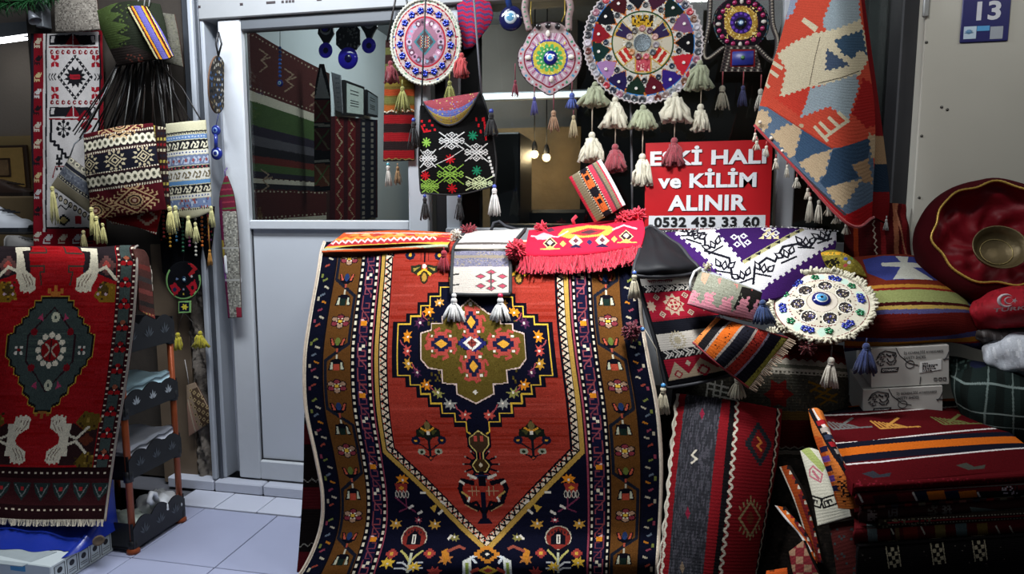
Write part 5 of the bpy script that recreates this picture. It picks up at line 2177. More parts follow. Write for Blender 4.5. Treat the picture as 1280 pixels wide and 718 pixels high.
ch = thing('evil_eye_charm', 271, 203, D - .08, 'blue glass double evil eye charm hung on the wall left of the door', 'charm')
bead_eye('e', 270, 163, 6.5, D - .08, ch, ('22307c', '6a8ab8', '1c2870', '101020'))
bead_eye('e', 271, 192, 8, D - .08, ch, ('1c2878', 'b8c4d4', '1c2870', '101020'))
b = MB()
b.tube([P(270, 168, D - .08), P(270, 186, D - .08)], .008, 8)
b.tube([P(270, 157, D - .08), P(274, 140, D - .07)], .0015, 5)
b.build('link', mat('22307c', .2), ch)
mn = thing('bead_mandala', 273, 140, D - .08, 'dark silver beaded mandala hung nearly edge on at the door jamb', 'mandala')


def d_mn(c):
    c.ell(273, 106, 14, 44, '3c3a38', 24)
    for r, n_ in ((.9, 26), (.7, 20), (.45, 14), (.2, 6)):
        for k in range(n_):
            a = 2 * pi * k / n_
            c.ell(273 + 11 * r * cos(a), 106 + 36 * r * sin(a), 1, 1.8, random.choice(['b8b4a8', '4a6a9a', '8a7a5a', '20242a']), 6)


disc('disc', 273, 106, 11, 36, D - .1, d_mn, n=(20, 60), parent=mn, tilt=(.1, 0))
b = MB()
b.tube([P(273, 70, D - .1), P(270, 55, D - .1), P(273, 40, D - .1)], .004, 6)
b.tube([P(273, 70, D - .1), P(277, 55, D - .1), P(273, 40, D - .1)], .004, 6)
b.build('loop', BLACK, mn)


def d_roll(c):
    c.poly([(268, 210), (310, 210), (310, 410), (268, 410)], '7b7a72')
    c.noise(276, 262, 306, 400, ['8f8d82', '5c5a54', 'a3a196'], .5, 1.7)
    c.poly([(270, 210), (296, 210), (296, 264), (272, 264)], '5a1c2c')
    for y in range(222, 264, 8):
        c.line([(274, y), (294, y - 2)], ['3f5a30', '7a2a3a'][(y // 8) % 2], 2)
    c.poly([(272, 250), (279, 250), (288, 400), (280, 400)], '5a1c3c')
    for y, col in ((300, '8a7a30'), (330, '7a4a8a'), (362, '5a1c3c')):
        c.poly([(276, y), (281 + (y - 300) * .06, y), (283 + (y - 300) * .06, y + 22), (277, y + 22)], col)
    for y in (310, 350):
        c.line([(280, y), (303, y)], '9a9a94', 2)
    c.rect(296, 384, 303, 398, '8a2a3a')


rp = thing('long_pouch', 290, 398, D - .1, 'long narrow silver patterned pouch with maroon top hung on the door stile', 'pouch')
cloth('body', [[(281, 220, D - .08), (284, 220, D - .08)], [(274, 250, D - .08), (293, 248, D - .08)], [(277, 300, D - .08), (298, 300, D - .08)], [(281, 350, D - .08), (300, 350, D - .08)], [(285, 398, D - .08), (302, 397, D - .08)]], d_roll, .55, '7b7a72', puff=.012, parent=rp, m=FINE)
b = MB()
b.tube([P(282, 221, D - .08), P(281, 214, D - .08), P(284, 210, D - .06)], .003, 6)
b.build('loop', mat('5a4a7a', .6), rp)

# ---- far left: garland, cone lamp, picture, shoes
ga = thing('fir_garland', 30, 8, 2.6, 'green artificial fir garland at the top left corner', 'garland')
b = MB()
b.tube([P(-30, 6, 2.6), P(10, 3, 2.6), P(72, -8, 2.6)], .006, 6)
b.build('wire', mat('2a2018', .8), ga)
b = MB()
for k in range(420):
    t = random.random()
    p = P(-30 + 102 * t, 6 - 14 * t * t, 2.6)
    d = np.array([random.uniform(-1, 1), random.uniform(-.8, .8), random.uniform(-1, .9)])
    d /= np.linalg.norm(d)
    b.tube([p, p + d * .03, p + d * .055 + np.array([0, 0, -.006])], [.0022, .002, .0008], 3, False)
b.build('needles', mat('1f5a2c', .6, 0, .3, 60), ga, kind='stuff')
cl = thing('cone_lamp', 41, 30, 2.6, 'small grey conical lamp hung under the garland beside the rug', 'lamp')
b = MB()
b.lathe(P(37, 14, 2.6), [(.006, 0), (.009, .004), (.027, .052), (.0265, .052), (.008, .006)], 18, P(46, 30, 2.6) - P(37, 14, 2.6))
b.build('shade', mat('6d7076', .35, .2), cl)
b = MB()
b.tube([P(37, 14, 2.6), P(35, 4, 2.6), P(40, -12, 2.6)], .003, 5)
b.build('cable', BLACK, cl)
b = MB()
b.bbox((P(49, 0, D)[0], D - .03, 2.15), (P(58, 0, D)[0], D + .02, 2.6), .003)
b.build('trim_8', mat('6e7276', .5), None, False, kind='structure')
YP = 3.44
pf = thing('framed_picture', 8, 240, YP, 'wooden framed picture with wide yellow mat at the far left', 'picture')
A0, A1 = P(-40, 238, YP), P(32, 181, YP)


def fr_(t, y0, y1, nm_, m_):
    b = MB()
    cx, cz = (A0[0] + A1[0]) / 2, (A0[2] + A1[2]) / 2
    hx_, hz_ = (A1[0] - A0[0]) / 2 * t, (A1[2] - A0[2]) / 2 * t
    dz = hx_ / t * (1 - t)
    b.bbox((cx - hx_ - 0, y0, cz - (A1[2] - A0[2]) / 2 + (1 - t) * .16), (cx + hx_, y1, cz + (A1[2] - A0[2]) / 2 - (1 - t) * .16), .004)
    b.build(nm_, m_, pf, False)


fr_(1, YP, YP + .02, 'frame', mat('4a3320', .5))
fr_(.9, YP - .006, YP, 'mat_board', mat('d0a860', .7))
fr_(.5, YP - .009, YP - .006, 'inner_frame', mat('4a3320', .5))
fr_(.44, YP - .012, YP - .009, 'print', mat('9a7a54', .6, 0, .5, 40))
b = MB()
b.bbox((-4.2, 2.72, 0), (P(46, 300, 2.74)[0], 3.05, P(20, 312, 2.8)[2]), .006)
shz = P(20, 312, 2.8)[2]
b.build('shoe_counter', mat('50463c', .7, 0, .2), None, False, label='low counter at the far left carrying the shoes', cat='counter')


def shoe(label, px0, px1, pyb, Y, colr, sole, stripe=None, hgt=1., zoff=None, patch=None):
    """shoe lying along x: toe to the right"""
    a, e = P(px0, pyb, Y), P(px1, pyb, Y)
    L_ = e[0] - a[0]
    z0 = a[2] if zoff is None else zoff
    root = empty('shoe', ((a[0] + e[0]) / 2, Y, z0), label, 'shoe')
    n, m_ = 14, 12
    v, f = [], []
    for i in range(n + 1):
        t = i / n
        wd = L_ * (.17 + .05 * sin(pi * t * .9 + .6)) * (1 if t < .85 else math.sqrt(max(0, 1 - ((t - .85) / .16) ** 2)) * .9 + .1) * (1 if t > .08 else .75)
        ht = L_ * hgt * (.36 - .22 * min(1, max(0, (t - .3) / .45)) - (.09 if t > .88 else 0) * (t - .88) / .12)
        for j in range(m_):
            q = pi * j / (m_ - 1)
            v.append((a[0] + L_ * t, Y - wd * cos(q), z0 + .018 + ht * sin(q) ** .6))
    for i in range(n):
        for j in range(m_ - 1):
            f.append((i * m_ + j, i * m_ + j + 1, (i + 1) * m_ + j + 1, (i + 1) * m_ + j))
    f += [tuple(range(m_)), tuple(n * m_ + j for j in range(m_))[::-1]]
    link('upper', v, f, mat(colr, .5, 0, .06, 30), root, True)
    out = [(v[i * m_][0], v[i * m_][1] - .004, z0) for i in range(n + 1)] + [(v[i * m_ + m_ - 1][0], v[i * m_ + m_ - 1][1] + .004, z0) for i in range(n, -1, -1)]
    b = MB()
    b.prism(out, (0, 0, .022))
    b.build('sole', mat(sole, .6), root, False)
    b = MB()
    for k in range(4):
        t = .42 + k * .09
        b.tube([(a[0] + L_ * t, Y - L_ * .09, z0 + .02 + L_ * hgt * (.3 - .2 * (t - .3))), (a[0] + L_ * (t + .02), Y + L_ * .09, z0 + .02 + L_ * hgt * (.3 - .2 * (t - .3)))], .004, 5)
    b.build('laces', mat(sole, .7), root)
    if patch:
        b = MB()
        for k in range(5):
            b.box((a[0] + L_ * (.42 + .035 * k), Y - L_ * .215, z0 + .035), (a[0] + L_ * (.44 + .035 * k), Y - L_ * .2, z0 + .085))
        b.build('side_stripes', mat(patch, .6), root)
    return root


zled = P(20, 290, 2.86)[2]
b = MB()
b.bbox((-4.2, 2.8, zled - .012), (P(43, 290, 2.86)[0], 2.98, zled), .003)
for x in (-3.8, -3.1):
    b.box((x, 2.86, shz - .001), (x + .02, 2.9, zled - .011))
b.build('shoe_shelf', mat('2a2622', .7), None, False, label='thin dark shelf at far left under the white sneaker', cat='shelf')
shoe('white sneaker with grey side stripes on the thin shelf at far left', -28, 40, 288, 2.88, 'd9dde2', '23262c', hgt=1.05, zoff=zled, patch='7b7f88')
shoe('grey shoe on the counter below the white sneaker', 12, 52, 311, 2.77, '8d8a86', '4a4846', zoff=shz, hgt=.8)
shoe('brown shoe behind the white sneaker below the framed picture', -10, 42, 251, 3.22, '3e2a20', '2a1e18', zoff=P(10, 246, 3.2)[2], hgt=.8)
# ================================================================ SHOP WINDOW: MANDALAS, SIGN, HANGING BAGS
def petals(b, c, n, u, r, pr, k=5, h=.0025, rot=0.):
    """a flower of k round sequins"""
    ex = unit(np.cross([0, 0, 1.], n)) if abs(n[2]) < .9 else np.array([1., 0, 0])
    ey = np.cross(n, ex)
    for i in range(k):
        a = 2 * pi * i / k + rot
        chip(b, c + (ex * cos(a) + ey * sin(a)) * r * u, n, pr * u, h, 6)


def yarn_rim(DD, name, col, r, parent, n=70, seed=0, frac=1., loops=True):
    """twisted cord around a disc"""
    b = MB()
    pts = []
    for k in range(n * 3):
        a = 2 * pi * k / (n * 3)
        w_ = 1.0 + .012 * (1 if k % 3 == 0 else -1)
        pts.append(on(DD, frac * w_ * cos(a), frac * w_ * sin(a), .001 + .002 * (k % 2)))
    b.tube(pts, r, 6, closed=True)
    return b.build(name, yarn(col), parent)


# ---- round pink mandala with blue sequin flowers (left)
YM1 = D - .09
m1 = thing('round_mandala', 532, 106, YM1, 'round cream and pink mandala with blue sequin flowers hung left of the window', 'mandala')


def d_m1(c):
    X, Y_, rx, ry = 532, 53, 43.5, 53
    E = lambda f, col: c.ell(X, Y_, rx * f, ry * f, col, 60)
    E(1.1, 'b4b0a2')
    E(.9, '8a2a34')
    E(.87, 'ac9994')
    E(.6, '9a2430')
    E(.565, '8a6272')
    for k in range(22):
        a = 2 * pi * k / 22
        c.ell(X + rx * .46 * cos(a), Y_ + ry * .46 * sin(a), 4, 4.4, random.choice(['a88a98', '6a4a56', 'b09aa8', '5a3a48', 'a87a90']), 8)
        c.ell(X + rx * .46 * cos(a), Y_ + ry * .46 * sin(a), 1.8, 2, random.choice(['d0b8c4', '3a2a38', '7a98a8']), 6)
    c.push(X, Y_, 1, 1.15)
    c.poly([(-14, 0), (0, -15), (14, 0), (0, 15)], '3a6a72')
    c.poly([(-11, 0), (0, -12), (11, 0), (0, 12)], '4a3a3c')
    for i in range(-4, 5):
        for j in range(-4, 5):
            if abs(i) + abs(j) < 5:
                c.ell((i - j) * 1.4, (i + j) * 1.5, .8, .8, ['c8a07a', '7a9aa0', 'a04a50'][(i + 2 * j) % 3], 5)
    c.pop()
    for k in range(30):
        a = 2 * pi * k / 30
        c.ell(X + rx * .66 * cos(a), Y_ + ry * .66 * sin(a), 1.2, 1.2, '7a3a40', 6)
    for k in range(24):
        a = 2 * pi * (k + .5) / 24
        c.ell(X + rx * .94 * cos(a), Y_ + ry * .94 * sin(a), 1.6, 1.6, random.choice(['4a7a5a', '3a4a9a', '8a3040', '7a8a98']), 6)


M1 = disc('disc', 532, 53, 43.5, 53, YM1, d_m1, n=(50, 160), dome=.01, parent=m1)
u1 = mpp(532, 53, YM1)
b = MB()
for k in range(17):
    a = 2 * pi * k / 17 + .1
    petals(b, on(M1, .74 * cos(a), .74 * sin(a), .006), M1['n'], u1, 2.6, 2.0, 5, .003, a)
b.build('sequin_flowers', mat('22309c', .15, .5, .4, 200), m1, kind='stuff')
b = MB()
for k in range(17):
    a = 2 * pi * (k + .5) / 17 + .1
    chip(b, on(M1, .72 * cos(a), .72 * sin(a), .006), M1['n'], 1.7 * u1, .003, 6)
b.build('beads', mat('6a2430', .2), m1, kind='stuff')
yarn_rim(M1, 'rope_rim', 'b8b8a8', .0055, m1)
for px, py, L, Wd, col in ((577, 66, 30, 22, 'a83a3a'), (488, 76, 27, 20, '6a1c24')):
    tassel(m1, px, py, YM1 - .02, L, Wd, col, n=26, fluffy=True, head=3.4)
for px, py, L, Wd in ((503, 108, 32, 23), (562, 101, 31, 19)):
    tassel(m1, px, py, YM1 - .02, L, Wd, '7c7a3a', 8, n=26, head=3)
b = MB()
b.tube([P(532, 2, YM1), P(532, -30, YM1)], .003, 6)
b.build('hanging_cord', CORD, m1)

# ---- hourglass mandala with evil eye
YM2 = D - .09
m2_ = thing('hourglass_mandala', 690, 118, YM2, 'teardrop shaped beaded mandala with loop handle and yellow green centre', 'mandala')


def ol2(t):
    x, y = cos(t), sin(t)
    a = (t - pi / 2 + pi) % (2 * pi) - pi     # 0 at the bottom
    r = 1.0 + .13 * math.exp(-(a / .22) ** 2)
    up = abs(abs(a) - pi)                     # 0 at the top
    r -= .07 * math.exp(-((up - 1.02) / .22) ** 2)
    if up < 1.2:
        r += .1 * math.exp(-(up / .55) ** 4)
    return r


def d_m2(c):
    X, Y_ = 687, 73

    def E(f, col):
        c.poly([(X + 41 * f * ol2(t) * cos(t), Y_ + 41 * f * ol2(t) * sin(t)) for t in np.linspace(0, 2 * pi, 72, endpoint=False)], col)
    E(1.05, '3a2a30')
    E(.97, 'a8989a')
    for k in range(40):
        t = 2 * pi * k / 40
        c.ell(X + 41 * .9 * ol2(t) * cos(t), Y_ + 41 * .9 * ol2(t) * sin(t), 1.9, 1.9, ['3a7a5a', 'a03a4a', 'b8c8c8', 'a8404a', '4a8aa8', 'c8a0a8'][k % 6], 6)
    E(.8, '7a2230')
    E(.765, 'a68e98')
    for k in range(44):
        t = 2 * pi * k / 44
        c.line([(X + 23 * cos(t), Y_ + 23 * sin(t)), (X + 30 * ol2(t) * cos(t), Y_ + 30 * ol2(t) * sin(t))], '964a6e' if k % 2 else 'c4b4bc', 1.6)
    c.ell(X, Y_, 23, 23, '3a3a8a', 36)
    c.ell(X, Y_, 21, 21, 'b8a83a', 36)
    c.noise(X - 20, Y_ - 20, X + 20, Y_ + 20, ['d8d070', '9a9a3a', 'c8b85a'], .18, 1.6)
    c.ell(X, Y_, 13.5, 13.5, '3a8a4a', 30)
    for k in range(14):
        t = 2 * pi * k / 14
        c.ell(X + 15 * cos(t), Y_ + 15 * sin(t), 2.6, 2.6, '4a9a5a', 8)
        c.ell(X + 11 * cos(t), Y_ + 11 * sin(t), 1.3, 1.3, 'c8d0a0', 6)
    # neck with three dark buttons
    c.poly([(665, 30), (709, 30), (704, 42), (670, 42)], '8a7a78')


M2 = disc('disc', 687, 73, 41, 41, YM2, d_m2, n=(46, 160), dome=.008, outline=ol2, parent=m2_)
u2 = mpp(687, 73, YM2)
eye2 = bead_eye('e', 688, 72.5, 9, YM2 - .008, m2_, ('1a2070', 'dfe8ee', '4a9ad8', '10101c'))
for x, y in ((673, 33), (685, 32), (697, 33)):
    b = MB()
    chip(b, P(x, y, YM2 - .008), M2['n'], 3.6 * u2, .004, 12)
    b.build('button', mat('201c1e', .2), m2_)
for x, y in ((685, 42), (660, 72), (714, 71), (689, 99)):
    b = MB()
    b.ball(P(x, y, YM2 - .009), 3. * u2, 8, 6, (1, .5, 1.4) if abs(x - 687) < 5 else (1.4, .5, 1))
    b.build('cowrie_shell', mat('d8d0c4', .3), m2_)
b = MB()
lp = [(662, 38), (658, 22), (656, 8), (662, -8), (685, -16), (706, -8), (713, 8), (711, 22), (711, 38)]
W_ = wts(len(lp), np.linspace(0, 1, 40))
LP = W_ @ np.array([P(x, y, YM2) for x, y in lp])
b.tube(LP, 4.3 * u2, 8)
b.build('loop_handle', mat('9c8684', .7, 0, .3, 120, .5, 300), m2_)
b = MB()
for i in range(1, 40, 2):
    b.ball(LP[i] + np.array([0, -.009, 0]), 1.9 * u2, 6, 5)
b.build('beads', mat('4a7a5a', .3, 0, .5, 50), m2_, kind='stuff')
b = MB()
b.tube([P(*q, YM2 - .01) for q in ((665, 30), (663, 18), (664, 2))], .0016, 6)
b.tube([P(*q, YM2 - .01) for q in ((702, 27), (706, 18), (706, 0))], .002, 6)
b.build('gold_sequins', mat('a8903a', .3, .4), m2_, kind='stuff')
for px, py, L, Wd, col, cd, bd in ((644, 100, 20, 10, '7a2a3a', 20, None), (668, 121, 22, 11, '4a4a86', 12, None), (692, 138, 26, 17, '98765a', 20, None), (715, 116, 19, 18, '44569a', 14, None), (717, 144, 27, 12, 'a89a78', 6, None)):
    tassel(m2_, px, py, YM2 - .01, L, Wd, col, cd, '6a2a34', n=20)
b = MB()
b.tube([P(685, -16, YM2), P(685, -40, YM2)], .003, 6)
b.build('hanging_cord', CORD, m2_)

# ---- big button mandala
YM3 = D - .1
m3_ = thing('button_mandala', 803, 130, YM3, 'large round felt mandala with coloured triangles rimmed with buttons and cream tassels', 'mandala')
X3, Y3, R3_ = 803, 54, 75.5
TRI = [('3a1418', -122), ('101216', -145), ('7a1820', -169), ('122a26', 169), ('94709a', 145), ('221a44', 122), ('16281e', 98), ('521420', 75), ('30206e', 52), ('b02430', 25), ('0e0e12', 0), ('6a4668', -24), ('14221e', -48), ('3a1a2a', -72), ('16161c', -97)]


def d_m3(c):
    E = lambda f, col: c.ell(X3, Y3, R3_ * f, R3_ * f, col, 90)
    E(1.1, 'b0a8a8')
    E(.875, '2a70b0')
    E(.85, 'b8b4ac')
    c.noise(X3 - 64, Y3 - 64, X3 + 64, Y3 + 64, ['c89a4a', 'd0ccc0', '8a8074', 'b86a3a'], .14, 2)
    E2 = []
    for col, a in TRI:
        t = radians(a)
        w_ = radians(12.5)
        p = lambda r, q: (X3 + R3_ * r * cos(t + q), Y3 + R3_ * r * sin(t + q))
        out = [p(.85, -w_), p(.855, -w_ / 2), p(.855, 0), p(.855, w_ / 2), p(.85, w_), p(.7, w_ * .82), p(.55, 0), p(.7, -w_ * .82)]
        c.poly([p(.87, -w_ * 1.1), p(.87, w_ * 1.1), p(.51, 0)], 'a8602a')
        c.poly(out, col)
    E3 = .5
    c.ell(X3, Y3, R3_ * .53, R3_ * .53, '1a2420', 60)
    c.ell(X3, Y3, R3_ * .505, R3_ * .505, 'b4ac98', 60)
    c.noise(X3 - 26, Y3 - 36, X3 + 26, Y3 + 36, ['c8c4b8', '8a7a5a', 'a89a80'], .2, 1.6)
    for a, col in ((-150, '2c2242'), (-30, '2c2242')):
        t = radians(a)
        c.push(X3 + R3_ * .33 * cos(t), Y3 + R3_ * .33 * sin(t), 1, 1, a)
        c.poly([(-9, -6), (12, -11), (12, 11), (-9, 6)], 'a8843a')
        c.poly([(-8, -5), (10, -9), (10, 9), (-8, 5)], col)
        c.pop()
    for a in (145, 35):
        t = radians(a)
        c.push(X3 + R3_ * .36 * cos(t), Y3 + R3_ * .36 * sin(t), 1, 1, a)
        c.rect(-9, -9, 10, 9, 'c8c0a8')
        c.rect(-7, -8, -2, 8, 'a82a24')
        c.rect(1, -8, 6, 8, 'a02a24')
        c.line([(-9, -9), (10, -9), (10, 9), (-9, 9)], 'b08a3a', 1.4, True)
        c.pop()
    c.rect(X3 - 9, Y3 + 19, X3 + 11, Y3 + 36, 'b04a54')
    c.noise(X3 - 9, Y3 + 19, X3 + 11, Y3 + 36, ['d8b0a8', '8a2a34'], .3, 1.6)
    c.line([(X3 - 9, Y3 + 19), (X3 + 11, Y3 + 19), (X3 + 11, Y3 + 36), (X3 - 9, Y3 + 36)], 'b08a3a', 1.6, True)
    # gold brocade patch at the top
    c.poly([(X3 - 14, Y3 - 34), (X3 + 14, Y3 - 34), (X3 + 13, Y3 - 20), (X3 - 13, Y3 - 20)], '241c14')
    c.noise(X3 - 13, Y3 - 34, X3 + 13, Y3 - 21, ['b8902a', '8a6a1a'], .55, 2.4)
    for k in range(9):
        a = radians(-150 + k * 15)
        c.line([(X3 + 30 * cos(a), Y3 + 30 * sin(a)), (X3 + 37 * cos(a), Y3 + 37 * sin(a))], '8a9a98', 1.2)
    c.line([(X3 + R3_ * .505 * cos(t), Y3 + R3_ * .505 * sin(t)) for t in np.linspace(0, 2 * pi, 60)], '3a5a34', 1.2)


M3 = disc('disc', X3, Y3, R3_, R3_, YM3, d_m3, n=(76, 220), dome=.006, parent=m3_, sc=3)
u3 = mpp(X3, Y3, YM3)
proto = {}


def button(fx, fy, r, col, h=.004, name='button'):
    """round button on the big mandala; alike ones share their mesh"""
    q = on(M3, fx, fy, .006 * (1 - (fx * fx + fy * fy)))
    k = (r, col, name)
    if k in proto:
        o, q0 = proto[k]
        share(o, name, m3_, q - q0)
    else:
        b = MB()
        b.lathe(q, [(0, h * .8), (r * u3 * .45, h * .75), (r * u3 * .6, h * 1.1), (r * u3 * .9, h), (r * u3, h * .3), (r * u3, 0)], 12, M3['n'])
        proto[k] = (b.build(name, mat(col, .25, 0, .2, 200), m3_), q)


pal = ['34363a', '7a7c80', '8a5a68', '5a2a24', 'a02a34', '2c2c30', '9a98a0', '40464e', '7c6a64', '262a3a', 'b0a8b0', '6a4a3a']
nb = 44
for k in range(nb):
    a = 2 * pi * k / nb
    button(.935 * cos(a), .935 * sin(a), 4.6, pal[(k * 7) % 12])
for col, a in TRI:
    t = radians(a)
    button(.76 * cos(t), .76 * sin(t), 2.0, 'd8d4cc', .004, 'pearl')
    t2 = t + radians(12)
    button(.62 * cos(t2), .62 * sin(t2), 3.6, ['15171c', '1a2a3a', '22262a'][int(a) % 3])
for k, col in enumerate(['9a6a64', '4a3040', 'a88078', '7a7478', '40464a', 'b0545a', '5a2a34', 'a8744a', '5a5a50', '9a8a84', '4a423c']):
    a = 2 * pi * k / 11 - pi / 2
    button(.235 * cos(a), .235 * sin(a), 4.2, col)
b = MB()
b.lathe(M3['c0'] + M3['n'] * .006, [(0, .004), (10 * u3, .004), (10.5 * u3, .005), (11 * u3, 0)], 24, M3['n'])
b.build('metal_medallion', mat('6a7478', .35, .6, .4, 120, .6, 200), m3_)
yarn_rim(M3, 'rope_rim', 'b8b0b0', .004, m3_)
CT, OT, RT = 'bdb8a4', '8f9478', '7e3038'
for (px, py, L, Wd, col), low in (((744, 102, 30, 36, OT), (740, 165, 36, 30, CT)), ((769, 121, 38, 34, CT), (769, 180, 34, 29, RT)), ((804, 131, 30, 36, OT), (803, 192, 39, 24, CT)), ((844, 115, 37, 40, CT), (843, 172, 34, 24, RT)), ((875, 75, 36, 32, OT), (876, 130, 33, 21, CT))):
    tassel(m3_, px, py, YM3 - .035, L, Wd, col, n=44, fluffy=True, head=4)
    t_ = tassel(m3_, *low[:2], YM3 - .035, *low[2:4], low[4], low[1] - py - L * .5, 'a89c88', n=34, fluffy=True, head=4.4)
b = MB()
b.tube([P(803, -22, YM3 + .005), P(803, -45, YM3 + .005)], .003, 6)
b.build('hanging_cord', CORD, m3_)

# ---- small dark mandala with pink stones
YM4 = D - .09
m4 = thing('stone_mandala', 926, 92, YM4, 'small dark mandala with gold centre, pink stones and blue square pendant', 'mandala')


def d_m4(c):
    c.ell(926, 29, 44, 44, '17141a', 40)
    for k in range(60):
        a = 2 * pi * k / 60
        c.ell(926 + 34 * cos(a), 29 + 34 * sin(a), 1.2, 1.2, random.choice(['2a4a58', '4a2a3a', '6a6a60']), 6)
    c.ell(926, 29, 22.5, 22.5, '3a1a2a', 36)
    c.ell(926, 29, 21, 21, '9a7a34', 36)
    c.noise(905, 8, 947, 50, ['c8ac5a', '7a5a1e', 'd8c88a'], .3, 1.5)
    c.ell(926, 29, 14, 14, '2c1a54', 30)
    for k in range(12):
        a = 2 * pi * k / 12
        c.ell(926 + 11.5 * cos(a), 29 + 11.5 * sin(a), 2, 2, '5a3a9a', 6)


M4 = disc('disc', 926, 29, 36, 33, YM4, d_m4, n=(36, 110), dome=.008, parent=m4, back='17141a')
u4 = mpp(926, 29, YM4)
bead_eye('e', 926, 29, 7.5, YM4 - .008, m4, ('16181e', '24406a', 'a8c0cc', '3a6a9a'))
for k in range(20):
    a = 2 * pi * k / 20
    q = M4['c0'] + np.array([cos(a) * 27 * u4, -.004, sin(a) * 26 * u4])
    b = MB()
    if k % 5 == 0:
        b.ball(q, 2.6 * u4, 8, 6, (1.3, .5, .9) if k % 10 == 0 else (.9, .5, 1.3))
        b.build('cowrie_shell', mat('b8b0a8', .3), m4)
    else:
        b.ball(q, 3. * u4, 8, 6, (1, .6, 1))
        b.build('pink_stone', mat('8a1a4a', .12, 0, .2, 50, spec=.8), m4)
cloth('pendant_panel', [[(907, 57, YM4 - .01), (944, 57, YM4 - .01)], [(900, 90, YM4 - .01), (953, 90, YM4 - .01)]], lambda c: [c.rect(895, 50, 960, 95, '3a3230')] + [c.dots([(904 - k, 60 + k * 4), (950 + k, 60 + k * 4)], 4, 1.3, 1.3, ['8a8478', '1a181a'], False) for k in range(8)] + [c.rect(913, 62, 944, 84, '6a1a20')], .6, '3a3230', parent=m4, m=FINE)
b = MB()
b.bbox(P(915, 82, YM4 - .016), P(942, 64, YM4 - .006), .002)
b.build('blue_square', mat('222a78', .35), m4)
b = MB()
b.ball(P(928.5, 72, YM4 - .017), 2.6 * u4, 8, 6)
b.build('green_bead', mat('4a7a4a', .2), m4)
for pts in ([(888, -6), (886, 30), (880, 62), (884, 74), (904, 60)], [(964, -6), (966, 30), (972, 52), (966, 76), (945, 58)]):
    W_ = wts(len(pts), np.linspace(0, 1, 40))
    LP = W_ @ np.array([P(x, y, YM4 - .003) for x, y in pts])
    b = MB()
    b.tube(LP, 3.2 * u4, 7)
    arm = b.build('beaded_arm', mat('2a2424', .6, 0, .3, 80), m4)
    b = MB()
    for i in range(1, 40):
        b.ball(LP[i] + np.array([0, -.0075, 0]), 1.5 * u4, 6, 4)
    b.build('beads', mat('8a8274', .3, 0, .5, 60), arm, kind='stuff')
for px, py, L, Wd, col in ((903, 107, 29, 20, '8f8a78'), (929, 107, 25, 13, '23254e'), (951, 111, 26, 17, 'a8a498')):
    tassel(m4, px, py, YM4 - .01, L, Wd, col, 17, '7a2a2e', n=20)
b = MB()
b.tube([P(926, -2, YM4), P(926, -30, YM4)], .003, 6)
b.build('hanging_cord', CORD, m4)

# ---- glass evil eye on a blue ribbon, striped cloth leaf
e1 = thing('evil_eye', 639, 38, D - .05, 'large glass evil eye hung between the striped cloth and the teardrop mandala', 'charm')
bead_eye('e', 639, 23, 15.5, D - .05, e1, ('171a44', 'b8c4cc', '5a8fae', '14141a'))
b = MB()
b.tube([P(637, 10, D - .05), P(634, -6, D - .05), P(634, -24, D - .05)], .012, 8)
b.build('ribbon', mat('1d3a78', .4), e1)


def d_leafc(c):
    c.poly([(560, -20), (630, -20), (630, 70), (560, 70)], '4a3f6a')
    for k in range(11):
        y = -8 + k * 6.4
        c.zig((568, y - 2), (622, y + 6), 1.2, 5, 'a02440', 3.4)


cloth('striped_cloth', [[(570, -12, D - .04), (590, -14, D - .05), (608, -12, D - .04)], [(572, 20, D - .04), (594, 18, D - .06), (616, 22, D - .04)], [(578, 52, D - .04), (588, 52, D - .05), (598, 50, D - .04)], [(580, 62, D - .04), (585, 61, D - .045), (590, 60, D - .04)]],
      d_leafc, .7, '4a3f6a', puff=.006, label='purple and red zigzag striped cloth hung beside the round pink mandala', cat='cloth')

